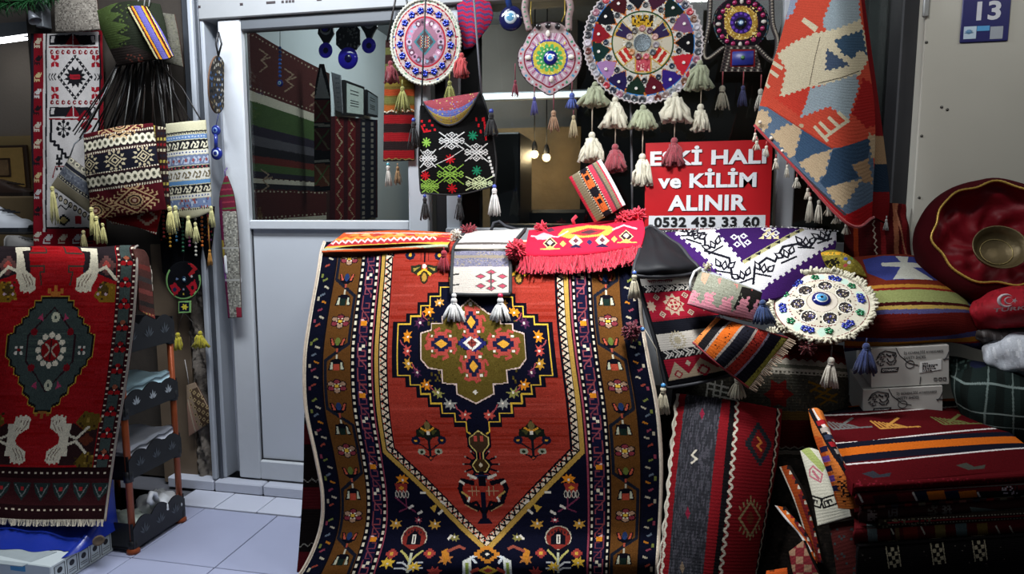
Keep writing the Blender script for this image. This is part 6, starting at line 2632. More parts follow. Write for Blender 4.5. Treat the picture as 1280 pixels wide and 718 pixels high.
# ---- three dark blue evil eye pendants inside the door
for k, (px, py, r, top, lab) in enumerate(((407, 63, 9.5, 30, 'left small blue glass pendant with crescent hung inside the door'), (435, 73, 13.5, 26, 'large blue glass pendant with beaded top hung inside the door'), (461, 57, 9.5, 22, 'right small blue glass pendant with crescent hung inside the door'))):
    Yp = D + .1
    g = thing('glass_pendant', px, py + r, Yp, lab, 'charm')
    u = mpp(px, py, Yp)
    b = MB()
    b.ball(P(px, py, Yp), r * u, 18, 10, (1, .3, 1))
    dsk = b.build('glass_disc', mat('2a1fa8', .1, 0, .12, 30, emit=.12, spec=.7), g)
    b = MB()
    b.ball(P(px, py, Yp - .012), r * .38 * u, 12, 8, (1, .3, 1))
    b.build('iris', mat('151050', .1), dsk)
    b = MB()
    if k == 1:
        prof = [(435 - 15, 56), (435 - 15, 40), (430, 28), (441, 27), (450, 38), (450, 54), (444, 62), (426, 62)]
    else:
        x0 = px
        prof = [(x0 - 9, top + 4), (x0 - 10, top + 12), (x0 - 5, top + 20), (x0 - 3, py - r), (x0 + 3, py - r), (x0 + 5, top + 20), (x0 + 10, top + 11), (x0 + 9, top + 3), (x0, top - 1)]
    b.prism([P(x, y, Yp) for x, y in prof], (0, .012, 0))
    plq = b.build('metal_plaque', mat('1c1c22', .4, .3, .4, 120), g, False)
    b = MB()
    if k != 1:
        b.ball(P(px - 1, top + 5, Yp - .003), 4.6 * u, 10, 6, (1, .3, 1))
        b.build('blue_stone', mat('2a1fa8', .1), plq)
        b = MB()
        cr = [P(px + 6.2 * cos(t), top + 6 + 6.2 * sin(t), Yp - .006) for t in np.linspace(-.2, pi + .4, 14)]
        b.tube(cr, [max(.0006, .0052 * sin(pi * i / 13)) for i in range(14)], 6)
        b.build('crescent', mat('d8d8dc', .3), plq)
    for j in range(7 if k != 1 else 40):
        if k != 1:
            a = radians(20 + j * 23)
            b.ball(P(px + 9 * cos(a), top + 12 + 7 * sin(a), Yp - .004), 1.2 * u, 6, 4)
        else:
            b.ball(P(random.uniform(423, 448), random.uniform(32, 60), Yp - .004), 1.2 * u, 6, 4)
    if k == 1:
        b.build('silver_beads', mat('a8a8a8', .3, .4), plq, kind='stuff')
    b = MB()
    b.tube([P(px, top, Yp), P(px, top - 30, Yp)], .003, 5)
    b.build('cord', CORD, g)

bz = thing('bead_string', 350, 110, D + .1, 'string of small blue glass beads with evil eye hung inside the door', 'beads')
b = MB()
b.tube([P(350, 20, D + .1), P(350, 108, D + .1)], .0015, 5)
b.build('thread', CORD, bz)
b = MB()
for y in range(60, 100, 5):
    b.ball(P(350, y, D + .1), .0075, 7, 5)
b.build('beads', mat('3a5aa8', .15, 0, .4, 60), bz, kind='stuff')
bead_eye('e', 350, 104, 4.5, D + .1, bz)
# ---- hanging flap bag with red, white and green stitching
YB_ = D - .18
fb = thing('flap_bag', 574, 243, YB_, 'black shoulder bag with white green and red stitched motifs and striped flap', 'bag')


def d_fb(c):
    c.poly([(500, 100), (640, 100), (640, 260), (500, 260)], '131313')
    c.push(500, 110, 1 / 3.986)
    WH, GR, RD, TL = 'cfcfcb', '86b24a', 'b81c24', '1f7a58'

    def lattice(x, y, w_, h_, col):
        for s in (-1, 1):
            c.line([(x - w_, y - s * h_), (x + w_, y + s * h_)], col, 5)
            for q in (-1, 1):
                for i in range(2):
                    X, Y_ = x + s * w_ * (.4 + .42 * i), y + q * h_ * .22 * (i + .6) * (1 if i == 0 else .4)
                    c.line([(X - 11, Y_), (X, Y_ - 9), (X + 11, Y_), (X, Y_ + 9)], col, 4, True)
        for q in (-h_ * .68, 0, h_ * .68):
            c.line([(x - 17, y + q), (x, y + q - 13), (x + 17, y + q), (x, y + q + 13)], col, 4.5, True)
            c.dia(x, y + q, 6, 5, col)
            c.line([(x - 30, y + q + 4), (x - 20, y + q - 5)], col, 4)
            c.line([(x + 30, y + q + 4), (x + 20, y + q - 5)], col, 4)

    def aster(x, y, col, s=1.):
        for a in range(0, 180, 45):
            r = radians(a)
            c.line([(x - 22 * s * cos(r), y - 22 * s * sin(r)), (x + 22 * s * cos(r), y + 22 * s * sin(r))], col, 7)
    lattice(262, 265, 58, 42, WH)
    lattice(145, 352, 42, 44, WH)
    lattice(380, 322, 55, 44, WH)
    lattice(255, 430, 62, 48, GR)
    lattice(150, 490, 44, 34, GR)
    lattice(395, 475, 66, 34, 'c8d8a8')
    aster(138, 272, GR)
    aster(362, 240, TL)
    aster(255, 355, RD)
    aster(130, 437, RD)
    aster(382, 412, TL)
    aster(262, 500, RD)
    for i in range(6):
        c.rect(105 + i * 14, 160 + (i % 3) * 22, 117 + i * 14, 172 + (i % 3) * 22, RD)
        c.rect(375 + i * 11, 150 + (i % 3) * 30, 384 + i * 11, 168 + (i % 3) * 30, RD)
    c.line([(110, 190), (125, 220), (160, 215)], RD, 9)
    c.line([(418, 150), (428, 260)], RD, 9)
    c.dots([(440, 340), (468, 440)], 18, 6, 6, WH)
    c.line([(110, 420), (190, 380), (255, 350), (320, 305)], WH, 3)
    c.pop()


def d_fl(c):
    for k, (f, col) in enumerate(((1.3, '5a5a8a'), (.97, '4f5a94'), (.86, '8f7a3e'), (.68, 'a8914a'), (.62, '5a6096'), (.42, '8a4048'), (.0, '8a4048'))):
        if f:
            c.poly([(515, 100)] + [(528 + 72 * t, 127 - 12 * t + f * 38 * sin(pi * t) ** .8 + f * 2) for t in np.linspace(0, 1, 24)] + [(620, 90)], col)
    c.noise(520, 110, 600, 165, ['6a6aa0', '9a5a5a', 'a89a60'], .08, 1.4)


S = cloth('body', [[(526, 133, YB_), (560, 128, YB_ - .02), (602, 116, YB_)], [(525, 165, YB_), (566, 165, YB_ - .035), (612, 150, YB_)], [(524, 205, YB_), (570, 208, YB_ - .035), (620, 198, YB_)], [(526, 242, YB_), (575, 243, YB_ - .02), (619, 232, YB_)]], d_fb, .5, '131313', puff=.012, parent=fb, back='101010', sc=3)
piping(S, 'binding', 'all', .004, mat('0f0f10', .8), fb, 80)
fl_ctrl = []
for f in (0, .33, .66, 1.):
    fl_ctrl.append([(528 + 72 * t, 127 - 12 * t + f * 36 * sin(pi * t) ** .8, YB_ - .035 - .02 * sin(pi * f * .8) * sin(pi * t)) for t in (0, .2, .4, .6, .8, 1.)])
S = cloth('flap', fl_ctrl, d_fl, .5, '5a5a8a', thick=.005, parent=fb)
piping(S, 'flap_binding', 'b', .004, mat('101014', .8), fb, 30)
for px, py, L, Wd, col, bd in ((517, 152, 32, 17, '141416', '3a4a9a'), (614, 141, 28, 19, '141416', '3a4a9a'), (531, 247, 28, 15, '141416', '3a4a9a'), (574, 247, 28, 13, '141416', '3a4a9a'), (618, 235, 34, 17, 'd0cfcb', '4a5ab0')):
    tassel(fb, px, py, YB_ - .02, L, Wd, col, 5, '2a2a3a', n=24, bead=bd)
b = MB()
b.tube([P(527, 134, YB_ - .02), P(529, 70, YB_ - .015), P(533, -20, YB_)], .0032, 6)
b.build('strap', mat('17161a', .7), fb)
b = MB()
b.tube([P(602, 118, YB_ - .02), P(598, 70, YB_ - .015), P(591, -20, YB_)], .0042, 6)
b.build('strap', mat('5a5a60', .8, 0, .6, 220), fb)

# ---- red striped heybe against the door glass
YH = D - .05


def d_hb(c):
    c.rect(470, 40, 530, 240, '2a1a18')
    c.rect(470, 96, 530, 138, '5a4a22')
    for y, col in ((100, '6a5a26'), (112, '8a3a1e'), (122, '5a5a30'), (132, '8a4a20')):
        c.rect(470, y, 530, y + 8, col)
    c.zig((478, 140), (520, 138), 1.4, 6, 'b8ae98', 1.4)
    for k, y in enumerate(range(144, 202, 11)):
        c.rect(470, y, 530, y + 11, ['7e181c', '241a1a'][k % 2])
        c.dots([(478, y), (520, y)], 3, .8, .5, '4a2422')
    c.zig((478, 199), (520, 199), 1., 4, '7a6a3a', 1)
    for y in (60, 80):
        c.rect(470, y, 530, y + 9, '4a4a2a')


hb = thing('striped_bag', 497, 200, YH, 'red and black striped kilim bag hanging behind the round pink mandala', 'bag')
cloth('body', [[(482, 50, YH), (520, 50, YH)], [(480, 130, YH), (518, 128, YH)], [(479, 202, YH), (518, 201, YH)]], d_hb, .7, '2a1a18', puff=.006, parent=hb)
tassel(hb, 485, 207, YH - .01, 25, 13, 'c4beb4', 4, bead='4a9aa8', n=20)
tassel(hb, 497, 208, YH - .01, 22, 11, '8a6a44', 4, n=20)
b = MB()
b.tube([P(484, 52, YH), P(500, -30, YH)], .004, 6)
b.tube([P(519, 52, YH), P(502, -30, YH)], .004, 6)
b.build('strap', CORD, hb)

# ---- red sign
YS = D - .13
sg = thing('shop_sign', 887, 285, YS, 'red sign board with white capital lettering and black phone number on white strip', 'sign')
tl, tr_, bl, br = P(807, 179, YS), P(966, 174.5, YS), P(808, 287, YS), P(966, 282, YS)
exs = unit(tr_ - tl)
ezs = np.array([-exs[2], 0, exs[0]])
ws, hs = np.linalg.norm(tr_ - tl), np.linalg.norm(bl - tl)
o0 = tl - ezs * hs


def sp_(x, z, d=0.):
    return o0 + exs * x * ws + ezs * z * hs - np.array([0, d, 0])


b = MB()
b.prism([sp_(0, 0), sp_(1, 0), sp_(1, 1), sp_(0, 1)], (0, .006, 0))
b.build('board', mat('9c0f16', .35, 0, .05, 4), sg, False)
b = MB()
b.prism([sp_(.035, .01, .001), sp_(.965, .01, .001), sp_(.965, .16, .001), sp_(.035, .16, .001)], (0, .0008, 0))
b.build('number_strip', mat('b4b7ba', .4, 0, .03), sg, False)
LW = mat('c2c4c6', .4, 0, .03)
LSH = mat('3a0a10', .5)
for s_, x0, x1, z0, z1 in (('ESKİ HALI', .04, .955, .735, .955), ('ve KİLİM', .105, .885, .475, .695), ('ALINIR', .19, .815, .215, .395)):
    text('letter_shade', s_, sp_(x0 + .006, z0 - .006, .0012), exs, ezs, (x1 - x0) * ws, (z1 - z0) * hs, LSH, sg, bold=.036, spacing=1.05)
    text('lettering', s_, sp_(x0, z0, .0025), exs, ezs, (x1 - x0) * ws, (z1 - z0) * hs, LW, sg, bold=.036, spacing=1.05)
text('phone_number', '0532 435 33 60', sp_(.08, .027, .0025), exs, ezs, .84 * ws, .118 * hs, mat('0e0e10', .4), sg, bold=.035, spacing=1.05)

# ---- small striped pouch leaning at the window
YQ = D - .3


def d_pq(c):
    c.poly([(700, 190), (795, 190), (795, 290), (700, 290)], '5c5648')
    c.warp((711, 222), (751, 199), (782, 256), (743, 279), 100, 100)
    x = 0
    for w_, col in ((10, 'a02838'), (20, '6c6450'), (4, 'a8a08c'), (20, '17151a'), (4, 'a8a08c'), (12, '9c3040'), (5, '4a3a3a'), (10, '6c6450'), (5, '9c3040'), (14, 'b8bcbc')):
        c.rect(x, -8, x + w_, 108, col)
        x += w_
    c.dots([(32, 0), (32, 100)], 5, 1.6, 1.4, '17151a')
    c.dots([(56, 0), (56, 100)], 5, 1.6, 1.4, '17151a')
    for y in (8, 58):
        c.line([(37, y), (37, y + 30), (42, y + 30), (42, y + 18), (47, y + 18), (47, y + 30), (51, y + 30), (51, y)], 'b0562a', 4.4)
        c.line([(37, y + 4), (51, y + 4)], 'b0562a', 4)
    c.warp()


S = cloth('striped_pouch', [[(711, 222, YQ), (731, 210, YQ - .015), (751, 199, YQ)], [(727, 251, YQ), (747, 239, YQ - .02), (767, 227, YQ)], [(743, 279, YQ), (763, 268, YQ - .015), (782, 256, YQ)]], d_pq, .5, '5c5648', puff=.012, back='5c2830', sc=3,
          label='small tilted kilim pouch with black band and orange hooks leaning on the window sill', cat='pouch')
# ================================================================ ON TOP OF THE BIG CARPET
YC = 2.0


def pom(parent, px, py, Y, r, col, n=90, name='pompom', **tags):
    """woolly pompom"""
    u = mpp(px, py, Y)
    c = P(px, py, Y)
    b = MB()
    b.ball(c, r * u * .55, 10, 8)
    for k in range(n):
        d = rng.normal(0, 1, 3)
        d /= np.linalg.norm(d)
        e = c + d * r * u * rng.uniform(.85, 1.1)
        b.tube([c + d * r * u * .4, e + rng.normal(0, .1 * r * u, 3)], r * u * .09, 4)
    return b.build(name, yarn(col), parent, **tags)


def d_orange(c):
    c.rect(395, 285, 575, 320, 'b8502a')
    c.poly([(400, 314), (562, 309), (562, 305), (400, 309)], '9aa088')
    c.poly([(400, 311), (562, 306), (562, 303), (400, 308)], 'c09a3a')
    c.poly([(404, 309), (562, 303), (562, 297), (410, 303)], 'a02a30')
    c.zig((412, 304), (545, 298), 1.8, 4, 'dcb8b4', 2)
    c.zig((418, 300), (555, 294), 1.3, 7, 'd88a3a', 2.5)
    for k in range(9):
        c.poly([(436 + k * 14, 296), (446 + k * 14, 291), (450 + k * 14, 296)], ['d8823a', 'c8a060', 'a83a34'][k % 3])
    c.line([(432, 292), (563, 293)], 'c8a8a0', 1.4)


S = cloth('folded_kilim', [[(430, 291, 2.45), (500, 288, 2.45), (566, 291, 2.45)], [(416, 302, 2.3), (490, 298, 2.3), (564, 300, 2.3)], [(403, 313, 2.19), (480, 311.5, 2.175), (560, 306, 2.19)], [(404, 316, 2.175), (480, 314, 2.165), (560, 309, 2.175)]],
          d_orange, .6, 'b8502a', thick=.02, puff=.004, label='thin folded orange and pink kilim lying on the top left of the big carpet', cat='kilim', sc=3)

# grey and cream shoulder bag folded over the edge
gw = thing('shoulder_bag', 602, 368, 1.97, 'cream and grey kilim bag with black binding and two white tassels over the carpet edge', 'bag')


def d_gw(c):
    c.rect(550, 280, 660, 380, 'b4aca2')
    c.rect(550, 280, 660, 308, 'b6b0aa')
    c.poly([(570, 304), (640, 304), (640, 306.5), (570, 307)], '4a4440')
    c.poly([(590, 296), (600, 292), (640, 291), (640, 295)], 'b8b0aa')
    c.rect(560, 309, 645, 313, 'b8a890')
    c.rect(560, 313.4, 645, 315, '3a3836')
    c.rect(560, 315, 645, 334, '6a6878')
    c.noise(560, 316, 645, 334, ['7a7686', '5a5a6a', '857c70'], .4, 1.4)
    c.rect(560, 320, 645, 323.4, '7c7264')
    c.rect(560, 334, 645, 335, 'a8a0a0')
    for x, y in ((614, 341), (601, 346), (628, 346), (614, 352), (601, 358), (628, 358), (614, 361)):
        c.dia(x, y, 7, 3.6, '4a4846')
        c.dia(x, y, 5, 2.4, 'a04454')
    c.rect(613, 341, 615, 362, '4a4846')
    for y in (344, 357):
        c.line([(566, y), (574, y - 1)], '3a3836', 2)


S = cloth('body', [[(583, 289, 2.4), (620, 288, 2.4), (657, 286, 2.4)], [(572, 302, 2.25), (610, 301, 2.25), (645, 300, 2.25)], [(567, 311, 2.165), (602, 311, 2.155), (638, 310, 2.165)], [(565, 338, 2.1), (602, 339, 2.09), (638, 338, 2.1)], [(564, 368, 2.05), (602, 369, 2.04), (638, 368, 2.05)]],
          d_gw, .5, 'cfc8bf', thick=.012, puff=.003, parent=gw, sc=3, back='1c1c1e')
BIND = mat('222426', .8, 0, .2, 200, .2, 300)
for sd in ('l', 'r', 'b'):
    piping(S, 'binding', sd, .0062, BIND, gw, 40)
b = MB()
b.tube([P(566, 312, 2.155), P(602, 312.5, 2.145), P(638, 312, 2.155)], .003, 6)
b.build('binding', BIND, gw)
for px in (567.5, 625.5):
    tassel(gw, px, 372, 2.03, 29, 34 if px < 600 else 32, 'd4d3d0', 5, n=40, head=4.2, bead='d8d8d4' if px < 600 else 'b82a4a')
pom(gw, 586, 289, 2.38, 10, '7a1424', name='tassel')
b = MB()
b.tube([P(614, 288, 2.42), P(617, 279, 2.44), P(624, 277, 2.44), P(632, 283, 2.43), P(650, 288, 2.4)], .006, 8)
b.build('strap', mat('23242a', .8), gw)
tassel(gw, 555, 313, 2.12, 26, 22, '98202e', 4, n=34, head=4)
pom(gw, 570, 294, 2.28, 8, 'cfc8bc', 60, name='tassel')
pom(gw, 641, 318, 2.12, 9, '98202e', 60, name='tassel')

# red fringed bag
rf = thing('fringed_bag', 728, 335, 1.96, 'bright red bag with yellow medallion and thick red fringe on top of the carpet', 'bag')


def d_rf(c):
    c.rect(640, 265, 815, 345, 'b81c34')
    c.poly([(697, 296), (704, 288), (735, 283), (762, 284), (770, 288), (760, 296), (735, 299), (710, 300)], 'b08a3c')
    c.poly([(712, 294), (735, 287), (758, 289), (748, 295), (730, 297)], 'a82a30')
    c.poly([(724, 293), (738, 289), (748, 291), (736, 295)], '4a2a30')
    c.poly([(668, 297), (680, 292), (692, 296), (684, 301), (672, 301)], 'b88a94')
    c.line([(664, 296), (698, 298), (710, 291)], 'b89aa6', 1.6)
    c.line([(766, 289), (780, 283), (796, 287)], 'b89aa6', 2)
    for x, y, col in ((688, 306, '2a1c24'), (720, 304, 'd8cbb0'), (753, 303, 'd8cbb0'), (783, 297, '2a1c24')):
        c.dia(x, y, 9, 8.5, 'c8a878')
        c.dia(x, y, 7.4, 7, col)
        c.dia(x, y - 1, 4, 3.6, 'b8a890' if col[0] == '2' else '5a3038')
        c.poly([(x - 9, y + 8), (x + 9, y + 8), (x, y + 3)], '241c34' if col[0] == 'd' else 'c89a50')
    for x, y in ((704, 307), (768, 301), (737, 305)):
        c.dia(x, y, 4, 4, 'c8a050' if x != 737 else '2a2444')
    c.line([(676, 313), (700, 313)], 'c88a4a', 1.4)
    c.line([(772, 305), (796, 304)], 'c88a4a', 1.4)
    c.poly([(682, 288), (690, 285), (694, 290), (686, 292)], '4a2a38')


S = cloth('body', [[(661, 288, 2.42), (732, 279, 2.44), (803, 272, 2.42)], [(658, 303, 2.26), (730, 298, 2.25), (806, 288, 2.26)], [(655, 316, 2.14), (728, 314, 2.13), (803, 303, 2.15)], [(653, 322, 2.12), (727, 321, 2.11), (801, 309, 2.13)]], d_rf, .5, 'b81c34', thick=.016, puff=.006, parent=rf, sc=3, back='7a1422')
REDY = 'c01e38'
b = MB()
for p in edge(S, 'b', 150, .002):
    for k in range(2):
        strand_mb(b, p + rng.normal(0, .002, 3), (random.uniform(-.25, .25), -.35, -1), .05 * random.uniform(.75, 1.1), .0028, .25)
b.build('fringe', yarn(REDY), rf, kind='stuff')
pom(rf, 645, 312, 2.12, 13, REDY, 110, name='tassel')
pom(rf, 780, 273, 2.4, 11, REDY, 100, name='tassel')
pom(rf, 797, 270, 2.4, 11, REDY, 100, name='tassel')
pom(rf, 676, 285, 2.4, 9, REDY, 70, name='tassel')
b = MB()
b.tube([P(718, 281, 2.44), P(716, 275, 2.44), P(721, 270, 2.44)], .007, 7)
b.build('loop', yarn(REDY), rf)

# ================================================================ PILE AT THE RIGHT
# black satin flap bag
kb = thing('flap_bag', 850, 480, 2.02, 'black satin flap bag with red and cream woven panels beside the big carpet', 'bag')


def d_kb(c):
    c.poly([(770, 330), (940, 330), (940, 500), (770, 500)], '101014')
    c.warp((800, 349), (878, 346), (922, 462), (838, 478), 100, 130)
    c.rect(0, 0, 104, 9, 'cdc6ba')
    c.rect(12, 2, 50, 3.6, '7a2028')
    for k in range(12):
        c.rect(14 + k * 3, 3.4, 15.5 + k * 3, 5.6, '7a2028')

    def chev(y0, y1):
        c.rect(0, y0, 104, y1, '1a191c')
        for k in range(7):
            x = 4 + k * 15
            m = (y0 + y1) / 2
            for s in (0, 4.5):
                c.line([(x + s, y0 + 1), (x + 6 + s, m), (x + s, y1 - 1)], 'd0cac0', 1.8)
            c.dia(x + 12, m, 2.6, 3.6, 'd0cac0')
            c.dia(x + 12, m, 1, 1.4, '1a191c')
    chev(9, 18)
    c.rect(0, 18, 104, 51, 'a01c30')

    def med(x, y, s=1.):
        c.star(x, y, 15 * s, 10.5 * s, 9, 'c0a890')
        c.sdia(x, y, 11 * s, 9 * s, 4, 'a01c30')
        c.sdia(x, y, 8.5 * s, 7 * s, 4, 'cdb89c')
        for a in (-1, 1):
            for q in (-1, 1):
                c.rect(x + a * 2.6 * s - 1.7 * s, y + q * 2.4 * s - 1.6 * s, x + a * 2.6 * s + 1.7 * s, y + q * 2.4 * s + 1.6 * s, 'a01c30')
    med(40, 35)
    med(88, 33, 1.1)
    for x, y in ((18, 24), (60, 24), (20, 46), (60, 47)):
        c.dia(x, y, 5.4, 4.4, 'c8b8a0')
        c.dia(x, y, 3.4, 2.8, '7a2a34')
        c.dia(x, y, 1.6, 1.3, 'c8b8a0')
    c.star(6, 35, 8, 5, 8, 'c0a890')
    c.rect(0, 51, 104, 54, '8a1a28')
    c.rect(0, 54, 104, 70, '15161e')
    c.rect(0, 70, 104, 91, 'cdc6ba')
    c.star(30, 80, 13, 9, 16, 'b0a488')
    c.star(30, 80, 10, 7, 16, 'cdc6ba')
    c.star(30, 80, 6, 4, 10, 'b0a488')
    c.line([(74, 73), (74, 88), (82, 88), (82, 80), (92, 80)], '4a3c40', 2)
    chev(91, 102)
    c.rect(0, 102, 104, 128, 'a01c30')
    for x, s in ((16, 1.), (52, 1.5), (90, 1.2)):
        c.poly([(x - 18 * s, 128), (x, 106), (x + 18 * s, 128)], 'b8a488')
        c.sdia(x, 122, 6 * s, 5 * s, 3, 'a01c30')
        c.sdia(x, 122, 3.6 * s, 3 * s, 3, 'cdb89c')
    for x in (34, 72):
        c.dia(x, 110, 4, 4, 'c8b8a0')
    c.warp()


S = cloth('body', [[(795, 343, 2.02), (836, 341, 2.0), (880, 340, 2.1)], [(806, 385, 2.0), (850, 384, 1.98), (896, 382, 2.08)], [(820, 432, 1.99), (864, 428, 1.96), (911, 424, 2.04)], [(833, 486, 1.985), (878, 478, 1.96), (926, 466, 2.0)]], d_kb, .5, '101014', thick=.012, puff=.006, parent=kb, back='101014', m=FINE, sc=3)
SB = mat('15161c', .7, 0, .2, 200)
piping(S, 'binding', 'all', .0055, SB, kb, 80)
S = cloth('flap', [[(806, 287, 2.3), (812, 283, 2.32), (819, 286, 2.3)], [(800, 310, 2.13), (822, 308, 2.14), (846, 306, 2.2)], [(793, 334, 1.99), (830, 332, 1.98), (868, 328, 2.08)], [(791, 345, 1.98), (834, 346, 1.97), (876, 341, 2.06)]],
          lambda c: None, 1.2, '0d0e12', thick=.008, puff=.006, parent=kb, back='101014', m=SATIN, wrinkle=.003, wseed=4)
piping(S, 'flap_binding', 'all', .0065, SB, kb, 60)
for px, py, L, Wd, bd in ((793, 343, 31, 17, '4a6ac0'), (829, 484, 34, 19, '4a90c8'), (923, 470, 28, 24, None)):
    tassel(kb, px, py, 1.965, L, Wd, 'bdb49a', 5, n=34, bead=bd)
pm = pom(kb, 789, 414, 1.965, 12, '5e1024', 110, name='tassel')
b = MB()
b.ball(P(803, 412, 1.97), .007, 8, 6)
b.build('bead', mat('4a80c0', .2), kb)
b = MB()
b.tube([P(806, 412, 1.98), P(820, 436, 1.975), P(828, 484, 1.965)], .0018, 5)
b.build('cord', mat('8a8478', .8), kb)

# purple and white kilim bag behind
pk = thing('kilim_bag', 940, 370, 2.3, 'purple and white kilim bag with black vine outlines spread below the red sign', 'bag')


def d_pk(c):
    c.poly([(800, 270), (1070, 270), (1070, 400), (800, 400)], '33184e')
    WHT, PU, BKK, OL = 'bab8ba', '2c1446', '15151c', '8f8a62'
    c.jag([(838, 287), (900, 284), (935, 328), (1003, 286), (1046, 288), (1048, 300), (955, 360), (948, 372), (905, 350), (880, 322)], WHT, 1.4, 4)
    c.jag([(892, 287), (1000, 286), (928, 331)], PU, 1.2, 4)
    c.line([(930, 331), (1003, 288)], OL, 4.4)
    for k in range(6):
        t = k / 6 + .08
        x, y = 930 + 73 * t, 331 - 43 * t
        c.poly([(x - 4, y + 1), (x + 3, y - 3), (x + 2, y + 2)], BKK)
    # stepped figures inside the purple field
    for x, y, s in ((925, 304, 1.2), (962, 292, 1.)):
        for a, q in ((-6, -4), (4, -5), (-3, 4), (8, 2)):
            c.poly([(x + a * s - 5, y + q * s), (x + a * s, y + q * s - 4), (x + a * s + 5, y + q * s), (x + a * s, y + q * s + 4)], WHT)
            c.poly([(x + a * s - 2.4, y + q * s), (x + a * s, y + q * s - 2), (x + a * s + 2.4, y + q * s), (x + a * s, y + q * s + 2)], PU)
        c.line([(x - 2, y - 6), (x, y), (x + 6, y + 8)], WHT, 2)
    for i in range(3):
        for j in range(3 - i):
            c.poly([(948 + j * 9 + i * 4, 302 - i * 5), (955 + j * 9 + i * 4, 297 - i * 5), (955 + j * 9 + i * 4, 302 - i * 5)], 'b8ae84')
    # black vines along both arms
    c.line([(866, 294), (881, 293), (882, 316), (912, 326), (916, 350)], BKK, 3)
    c.line([(941, 357), (943, 337), (958, 326), (968, 330), (978, 312), (995, 308), (1010, 312), (1020, 300), (1034, 302), (1038, 290)], BKK, 3)
    for x, y, r in ((870, 298, 20), (892, 310, -30), (906, 336, 10), (928, 348, -20), (954, 340, 10), (982, 322, -25), (1006, 306, 0), (1028, 297, -20), (862, 290, 0)):
        c.push(x, y, 1.4, 1.25, r)
        for a in (-1, 0, 1):
            c.push(a * 5.4, abs(a) * -1.5, 1, 1, a * 35)
            c.poly([(-3.4, 0), (0, -7), (3.4, 0), (0, 4)], BKK)
            c.poly([(-1.5, -.6), (0, -4), (1.5, -.6), (0, 1.4)], WHT)
            c.pop()
        c.line([(-7, 5), (7, 5)], BKK, 1.8)
        c.pop()
    c.noise(838, 286, 1046, 372, ['c2bfc2'], .0, 2)


S = cloth('body', [[(826, 291, 2.5), (900, 286, 2.48), (975, 285, 2.47), (1046, 290, 2.5)], [(845, 308, 2.34), (915, 308, 2.3), (985, 305, 2.3), (1044, 312, 2.36)], [(868, 334, 2.2), (925, 338, 2.15), (980, 334, 2.17), (1030, 335, 2.25)], [(890, 362, 2.1), (930, 374, 2.06), (968, 374, 2.08), (1010, 358, 2.16)]],
          d_pk, .55, '33184e', thick=.014, puff=.01, parent=pk, back='33184e', sc=3)
b = MB()
for p in edge(S, 't', 60, .004):
    strand_mb(b, p, (random.uniform(-.5, .5), -.6, random.uniform(-.3, .2)), .012, .0022, .3)
b.build('fringe', yarn('b8b4b4'), pk, kind='stuff')

# grey and pink pouch
gp = thing('zip_pouch', 905, 400, 1.95, 'grey and pink zipped pouch with blue tassel on the black bag', 'pouch')


def d_gp(c):
    c.poly([(850, 325), (965, 325), (965, 412), (850, 412)], '7c7d6e')
    c.push(780, 270, 1 / 5.52)
    PKK, BKK = 'c07c88', '1d1b1a'
    c.poly([(740, 640), (800, 500), (960, 520), (900, 700), (850, 700)], BKK)
    c.jag([(430, 570), (480, 520), (525, 540), (510, 590), (540, 610), (570, 545), (630, 545), (610, 620), (655, 640), (680, 580), (735, 570), (720, 630), (740, 670), (790, 590), (850, 570), (830, 640), (860, 670), (900, 590), (925, 590), (890, 720), (600, 690), (430, 620)], PKK, 5, 18)
    c.poly([(540, 400), (590, 410), (560, 490), (530, 450)], 'b8866e')
    c.poly([(640, 450), (670, 445), (655, 500)], 'b8766e')
    c.poly([(745, 480), (775, 485), (765, 520)], 'b8766e')
    c.poly([(865, 515), (880, 515), (872, 530)], 'a8564e')
    c.line([(535, 375), (740, 450), (950, 520)], '9c9ea2', 22)
    c.line([(540, 378), (945, 518)], '6a6c70', 5)
    c.line([(430, 610), (600, 672), (880, 718)], '5a2a2c', 8)
    c.pop()
    c.noise(862, 340, 925, 378, ['8c8d7e', '6c6d5e'], .15, 1.4)


S = cloth('body', [[(875, 334, 2.0), (914, 350, 1.98), (953, 365, 2.0)], [(867, 357, 1.965), (908, 371, 1.94), (948, 385, 1.965)], [(859, 380, 1.945), (900, 393, 1.92), (940, 403, 1.945)]], d_gp, .45, '7c7d6e', thick=.006, puff=.016, parent=gp, sc=4)
tassel(gp, 953, 375, 1.945, 30, 28, '1d3460', n=50, head=4, tilt=.12)
b = MB()
b.tube([P(876, 335, 1.99), P(868, 340, 1.975), P(863, 352, 1.965), P(863, 364, 1.955)], .004, 7)
b.build('wrist_loop', mat('b8bab8', .6), gp)
pom(gp, 884, 333, 1.99, 6, 'b8b094', 40, name='tuft')

# striped zip pouch below
sp2 = thing('striped_pouch', 925, 485, 1.9, 'tilted pouch with orange black red and olive stripes and tan fringe', 'pouch')


def d_s2(c):
    c.poly([(850, 385), (1000, 385), (1000, 500), (850, 500)], '17151a')
    c.warp((895, 397), (985, 423), (936, 485), (866, 428), 100, 100)
    x = 0
    for w_, col in ((8, 'b8703a'), (12, '1a181a'), (3, '8a8078'), (15, 'b0541c'), (3, '8a8078'), (14, '1a1a22'), (3, '8a8078'), (14, '8f2a22'), (3, '7a7080'), (16, '16141e'), (16, '84803a'), (8, '1c1014')):
        c.rect(x, -8, x + w_, 108, col)
        x += w_
    c.warp()
    c.noise(866, 398, 985, 485, ['0f0d10'], .05, 1.2)


